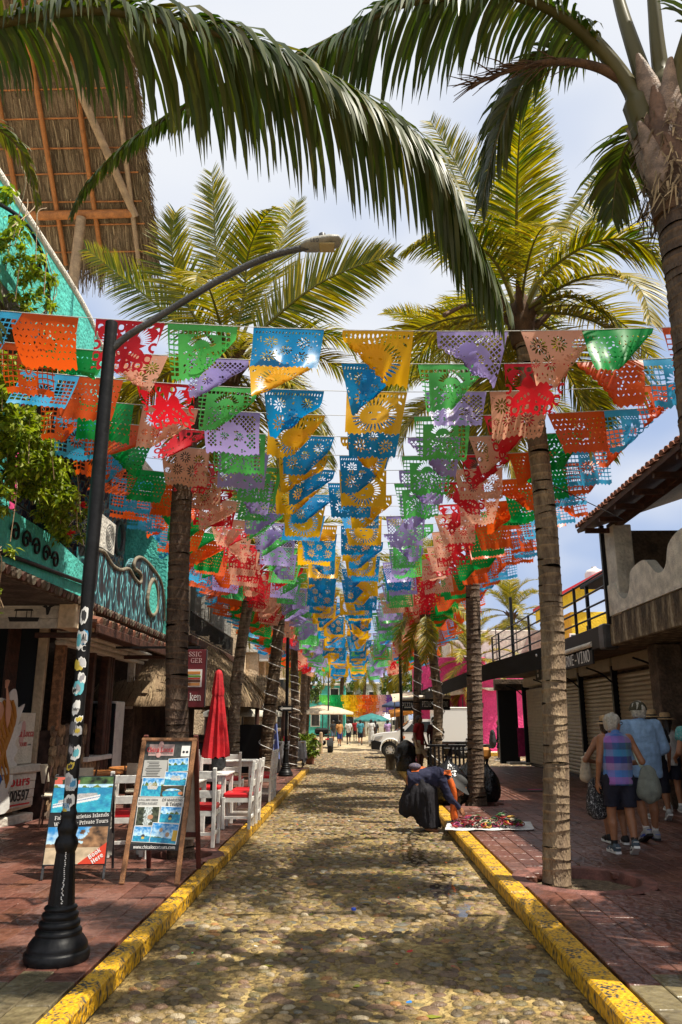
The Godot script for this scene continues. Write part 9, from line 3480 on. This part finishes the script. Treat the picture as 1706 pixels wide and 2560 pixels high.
func far_end() -> void:
	var canvas := func(key: String, c: Color) -> StandardMaterial3D:
		var m := plain_grain(key, c, 0.15, 0.8, 0.8)
		m.cull_mode = BaseMaterial3D.CULL_DISABLED
		m.backlight_enabled = true
		m.backlight = Color(0.4, 0.4, 0.4)
		return m
	var cream_c: Material = canvas.call("canvas_cream", Color(0.62, 0.50, 0.36))
	var navy_c: Material = canvas.call("canvas_navy", Color(0.03, 0.05, 0.11))
	var orange_c: Material = canvas.call("canvas_orange", Color(0.75, 0.28, 0.02))
	var teal_c: Material = canvas.call("canvas_teal", Color(0.03, 0.20, 0.20))
	var red_c: Material = canvas.call("canvas_red", Color(0.55, 0.05, 0.02))
	parasol("wide cream parasol on the far left behind the quad bike", V(-2.0, 0.0, -49), 1.9, 2.45, cream_c)
	parasol("teal parasol in the middle of the far market", V(1.2, 0.0, -58), 1.3, 2.0, teal_c)
	parasol("navy parasol over the far stalls on the right", V(3.2, 0.0, -50), 1.5, 2.9, navy_c)
	parasol("small white parasol behind the far crowd", V(2.6, 0.0, -66), 1.2, 2.1, M.white_paint)
	parasol("cream parasol beside the cream building behind the bar", V(-3.7, 0.0, -26.0), 1.3, 2.25, canvas.call("canvas_pale", Color(0.6, 0.58, 0.48)))
	# far stalls under sloping awnings
	for q in [["orange and yellow awning of a far stall", V(3.2, 0, -46), orange_c, 2.2, 2.2], ["dark red awning of a far stall above the orange one", V(3.9, 0, -49), red_c, 2.6, 2.4], ["cream fabric awning on the far right above the navy parasol", V(3.7, 0, -40.5), cream_c, 3.3, 2.95], ["navy awning tucked under the cream fabric awning", V(4.0, 0, -42.5), navy_c, 2.9, 2.65]]:
		var t := thing("market_stall", q[0], "stall", q[1], 0.0, "stalls of the far market")
		var g := Geo.new()
		var w: float = q[3] * 0.55
		var top: float = q[4]
		g.grid([[V(-w, top - 0.45, 0.9), V(w, top - 0.05, 0.9)], [V(-w, top - 0.25, 0.85), V(w, top + 0.15, 0.85)], [V(-w, top, -0.9), V(w, top + 0.4, -0.9)]])
		put("awning", g, q[2], t)
		for x in [-w * 0.94, w * 0.94]:
			g = Geo.new()
			g.tube([V(x, 0, 0.8), V(x, top - 0.2, 0.8)], 0.03, 6)
			put("pole", g, M.grey_metal, t)
		put("counter", geo_box(V(0.1, 0.45, 0.2), V(w * 1.5, 0.9, 0.8), 0.02), M.wood_dark, t)
		for k in 7:
			put("goods", geo_box(V(-w * 0.7 + k * w * 0.23, 1.0, 0.3), V(0.16, 0.22, 0.2), 0.03), [M.red_paint, M.yellow_wall, M.white_paint, M.turquoise_wall, M.wood_orange][k % 5], t)
	var fp := thing("flag_pole", "thin pale flag pole standing among the far parasols on the left", "pole", V(-1.6, 0, -47.5))
	var g := Geo.new()
	g.tube([V(0, 0, 0), V(0, 5.2, 0)], [0.05, 0.04], 8)
	put("shaft", g, M.grey_metal, fp)
	put("foot", geo_box(V(0, 0.05, 0), V(0.3, 0.1, 0.3), 0.02), M.grey_metal, fp)
	# rainbow of banners over the far street
	var hues := [Color(0.12, 0.6, 0.08), Color(0.0, 0.42, 0.10), Color(0.0, 0.30, 0.08), Color(0.75, 0.5, 0.0), Color(0.8, 0.42, 0.0), Color(0.8, 0.22, 0.0), Color(0.72, 0.08, 0.005), Color(0.75, 0.16, 0.01), Color(0.75, 0.40, 0.42), Color(0.18, 0.06, 0.40), Color(0.01, 0.10, 0.36), Color(0.01, 0.14, 0.40)]
	var am := ArrayMesh.new()
	for k in hues.size():
		var one := Geo.new()
		for j in 6:
			var zz := -54.5 - j * 1.1
			var gg := banner_geo(0, r(-0.2, 0.2))
			var sag := 0.9 * (1.0 - pow((k - 5.5) / 6.0, 2)) * (j / 5.0)
			var xf := Transform3D(Basis.from_scale(Vector3.ONE * 0.92), V(-2.2 + k * 0.50 + r(-0.05, 0.05) + (0.2 if j % 2 else 0.0), 3.3 - sag - 0.05 * j + (0.0 if k > 1 and k < 10 else 0.03 * j), zz))
			var k0 := one.v.size()
			for i in gg.v.size():
				one.v.append(xf * gg.v[i])
				one.n.append(gg.n[i])
				one.u.append(gg.u[i])
				one.c.append(Color.WHITE)
			for i in gg.ix:
				one.ix.append(k0 + i)
		am.add_surface_from_arrays(Mesh.PRIMITIVE_TRIANGLES, one.mesh().surface_get_arrays(0))
		am.surface_set_material(k, paper("rings", hues[k]))
	var ob := MeshInstance3D.new()
	ob.name = "rainbow_banners"
	ob.mesh = am
	add_child(ob)
	tag(ob, "rainbow of small paper banners hung over the far end of the street", "banners")
	ob.set_meta("kind", "stuff")
	# houses along the far street
	for q in [
		["white far house on the left behind the palms", V(-9.0, 0, -52), V(6, 6.5, 9), "white_wall"], ["cream far house on the left beyond the cream parasol", V(-7.5, 0, -66), V(6, 7.5, 10), "cream_wall"],
		["turquoise far house behind the parasols at the end of the street", V(-4.0, 0, -84), V(6, 5, 8), "turquoise_wall"], ["white far house closing the end of the street", V(2.0, 0, -92), V(8, 5.5, 6), "white_wall"],
		["cream far house on the right behind the stalls", V(8.5, 0, -60), V(6, 6, 9), "cream_wall"], ["white far house on the right at the end of the street", V(9.5, 0, -76), V(7, 6.5, 10), "stucco"]]:
		var t := thing("far_house", q[0], "house", q[1], 0.0, "houses at the far end of the street")
		var s: Vector3 = q[2]
		put("wall", geo_box(V(0, s.y / 2, 0), s, 0.03), M[q[3]], t)
		put("roof", geo_box(V(0, s.y + 0.1, 0), V(s.x + 0.3, 0.22, s.z + 0.3), 0.03), M.stucco, t)
		for i in 3:
			for j in 2:
				var w := put("window", geo_box(V(-s.x * 0.32 + i * s.x * 0.32, 1.6 + j * 2.5, s.z / 2 + 0.02), V(0.95, 1.3, 0.08), 0.01), M.white_paint, t)
				put("pane", geo_box(V(-s.x * 0.32 + i * s.x * 0.32, 1.6 + j * 2.5, s.z / 2 + 0.05), V(0.78, 1.12, 0.04)), M.glass, w)
	# leafy trees that close the view
	for q in [[V(-5.5, 0, -76), 7.0], [V(-1.0, 0, -88), 6.0], [V(5.0, 0, -84), 6.5], [V(6.5, 0, -70), 5.5], [V(-11.0, 0, -60), 7.5]]:
		var t := thing("leafy_tree", ["broad leafy tree at the far left end of the street", "broad leafy tree closing the middle of the street", "broad leafy tree at the far right end of the street", "small leafy tree behind the far stalls", "tall leafy tree behind the far white house"][{-76: 0, -88: 1, -84: 2, -70: 3, -60: 4}[int(q[0].z)]], "tree", q[0], 0.0, "leafy trees at the far end")
		g = Geo.new()
		g.tube([V(0, 0, 0), V(0.1, q[1] * 0.4, 0), V(0.0, q[1] * 0.7, 0.1)], [0.22, 0.17, 0.1], 8)
		for k in 5:
			var a := k * 1.26
			g.tube([V(0.05, q[1] * 0.4, 0), V(cos(a) * 1.2, q[1] * 0.65, sin(a) * 1.2), V(cos(a) * 1.8, q[1] * 0.8, sin(a) * 1.8)], [0.09, 0.06, 0.02], 6)
		put("trunk", g, M.brown_wall, t)
		g = Geo.new()
		g.coloured = true
		bush(g, V(0, q[1] * 0.72, 0), V(2.6, 1.9, 2.2), 2600, 0.34, Color(0.03, 0.06, 0.008), Color(0.13, 0.18, 0.015))
		put("crown", g, M.vine_leaf, t).set_meta("kind", "stuff")


func small_things() -> void:
	# scraps of torn banner paper and petals trodden into the street
	var g := Geo.new()
	g.coloured = true
	var cols := [Color(0.5, 0.02, 0.02), Color(0.02, 0.3, 0.06), Color(0.02, 0.18, 0.5), Color(0.6, 0.1, 0.01), Color(0.7, 0.7, 0.68), Color(0.6, 0.4, 0.02), Color(0.25, 0.3, 0.02)]
	for i in 170:
		g.col = cols[rng.randi_range(0, 6)]
		var p := V(r(-1.2, 1.2), 0.036, r(-5.0, -14.0) if i % 2 else r(-12, -34))
		var ring := []
		var s := r(0.006, 0.022)
		var b := Basis.from_euler(V(r(-0.3, 0.3), r(0, TAU), r(-0.3, 0.3)))
		for j in 5:
			var a := TAU * j / 5
			ring.append(p + b * V(cos(a) * s * r(0.6, 1.6), 0, -sin(a) * s * r(0.4, 1.0)))
		g.fan(ring, p + Vector3.UP)
	flat("scrap", Color.WHITE, 0.6).vertex_color_use_as_albedo = true
	var o := put("paper_scraps", g, M.scrap)
	tag(o, "small scraps of coloured paper trodden between the cobbles", "litter")
	o.set_meta("kind", "stuff")
	# a blue bottle cap
	g = Geo.new()
	g.lathe([Vector2(0.022, 0), Vector2(0.022, 0.016), Vector2(0.017, 0.02)], 16, Transform3D(Basis(), V(-0.02, 0.03, -7.55)))
	tag(put("bottle_cap", g, flat("cap_blue", Color(0.01, 0.06, 0.5), 0.4)), "small blue bottle cap lying in the middle of the cobbled street", "bottle cap")
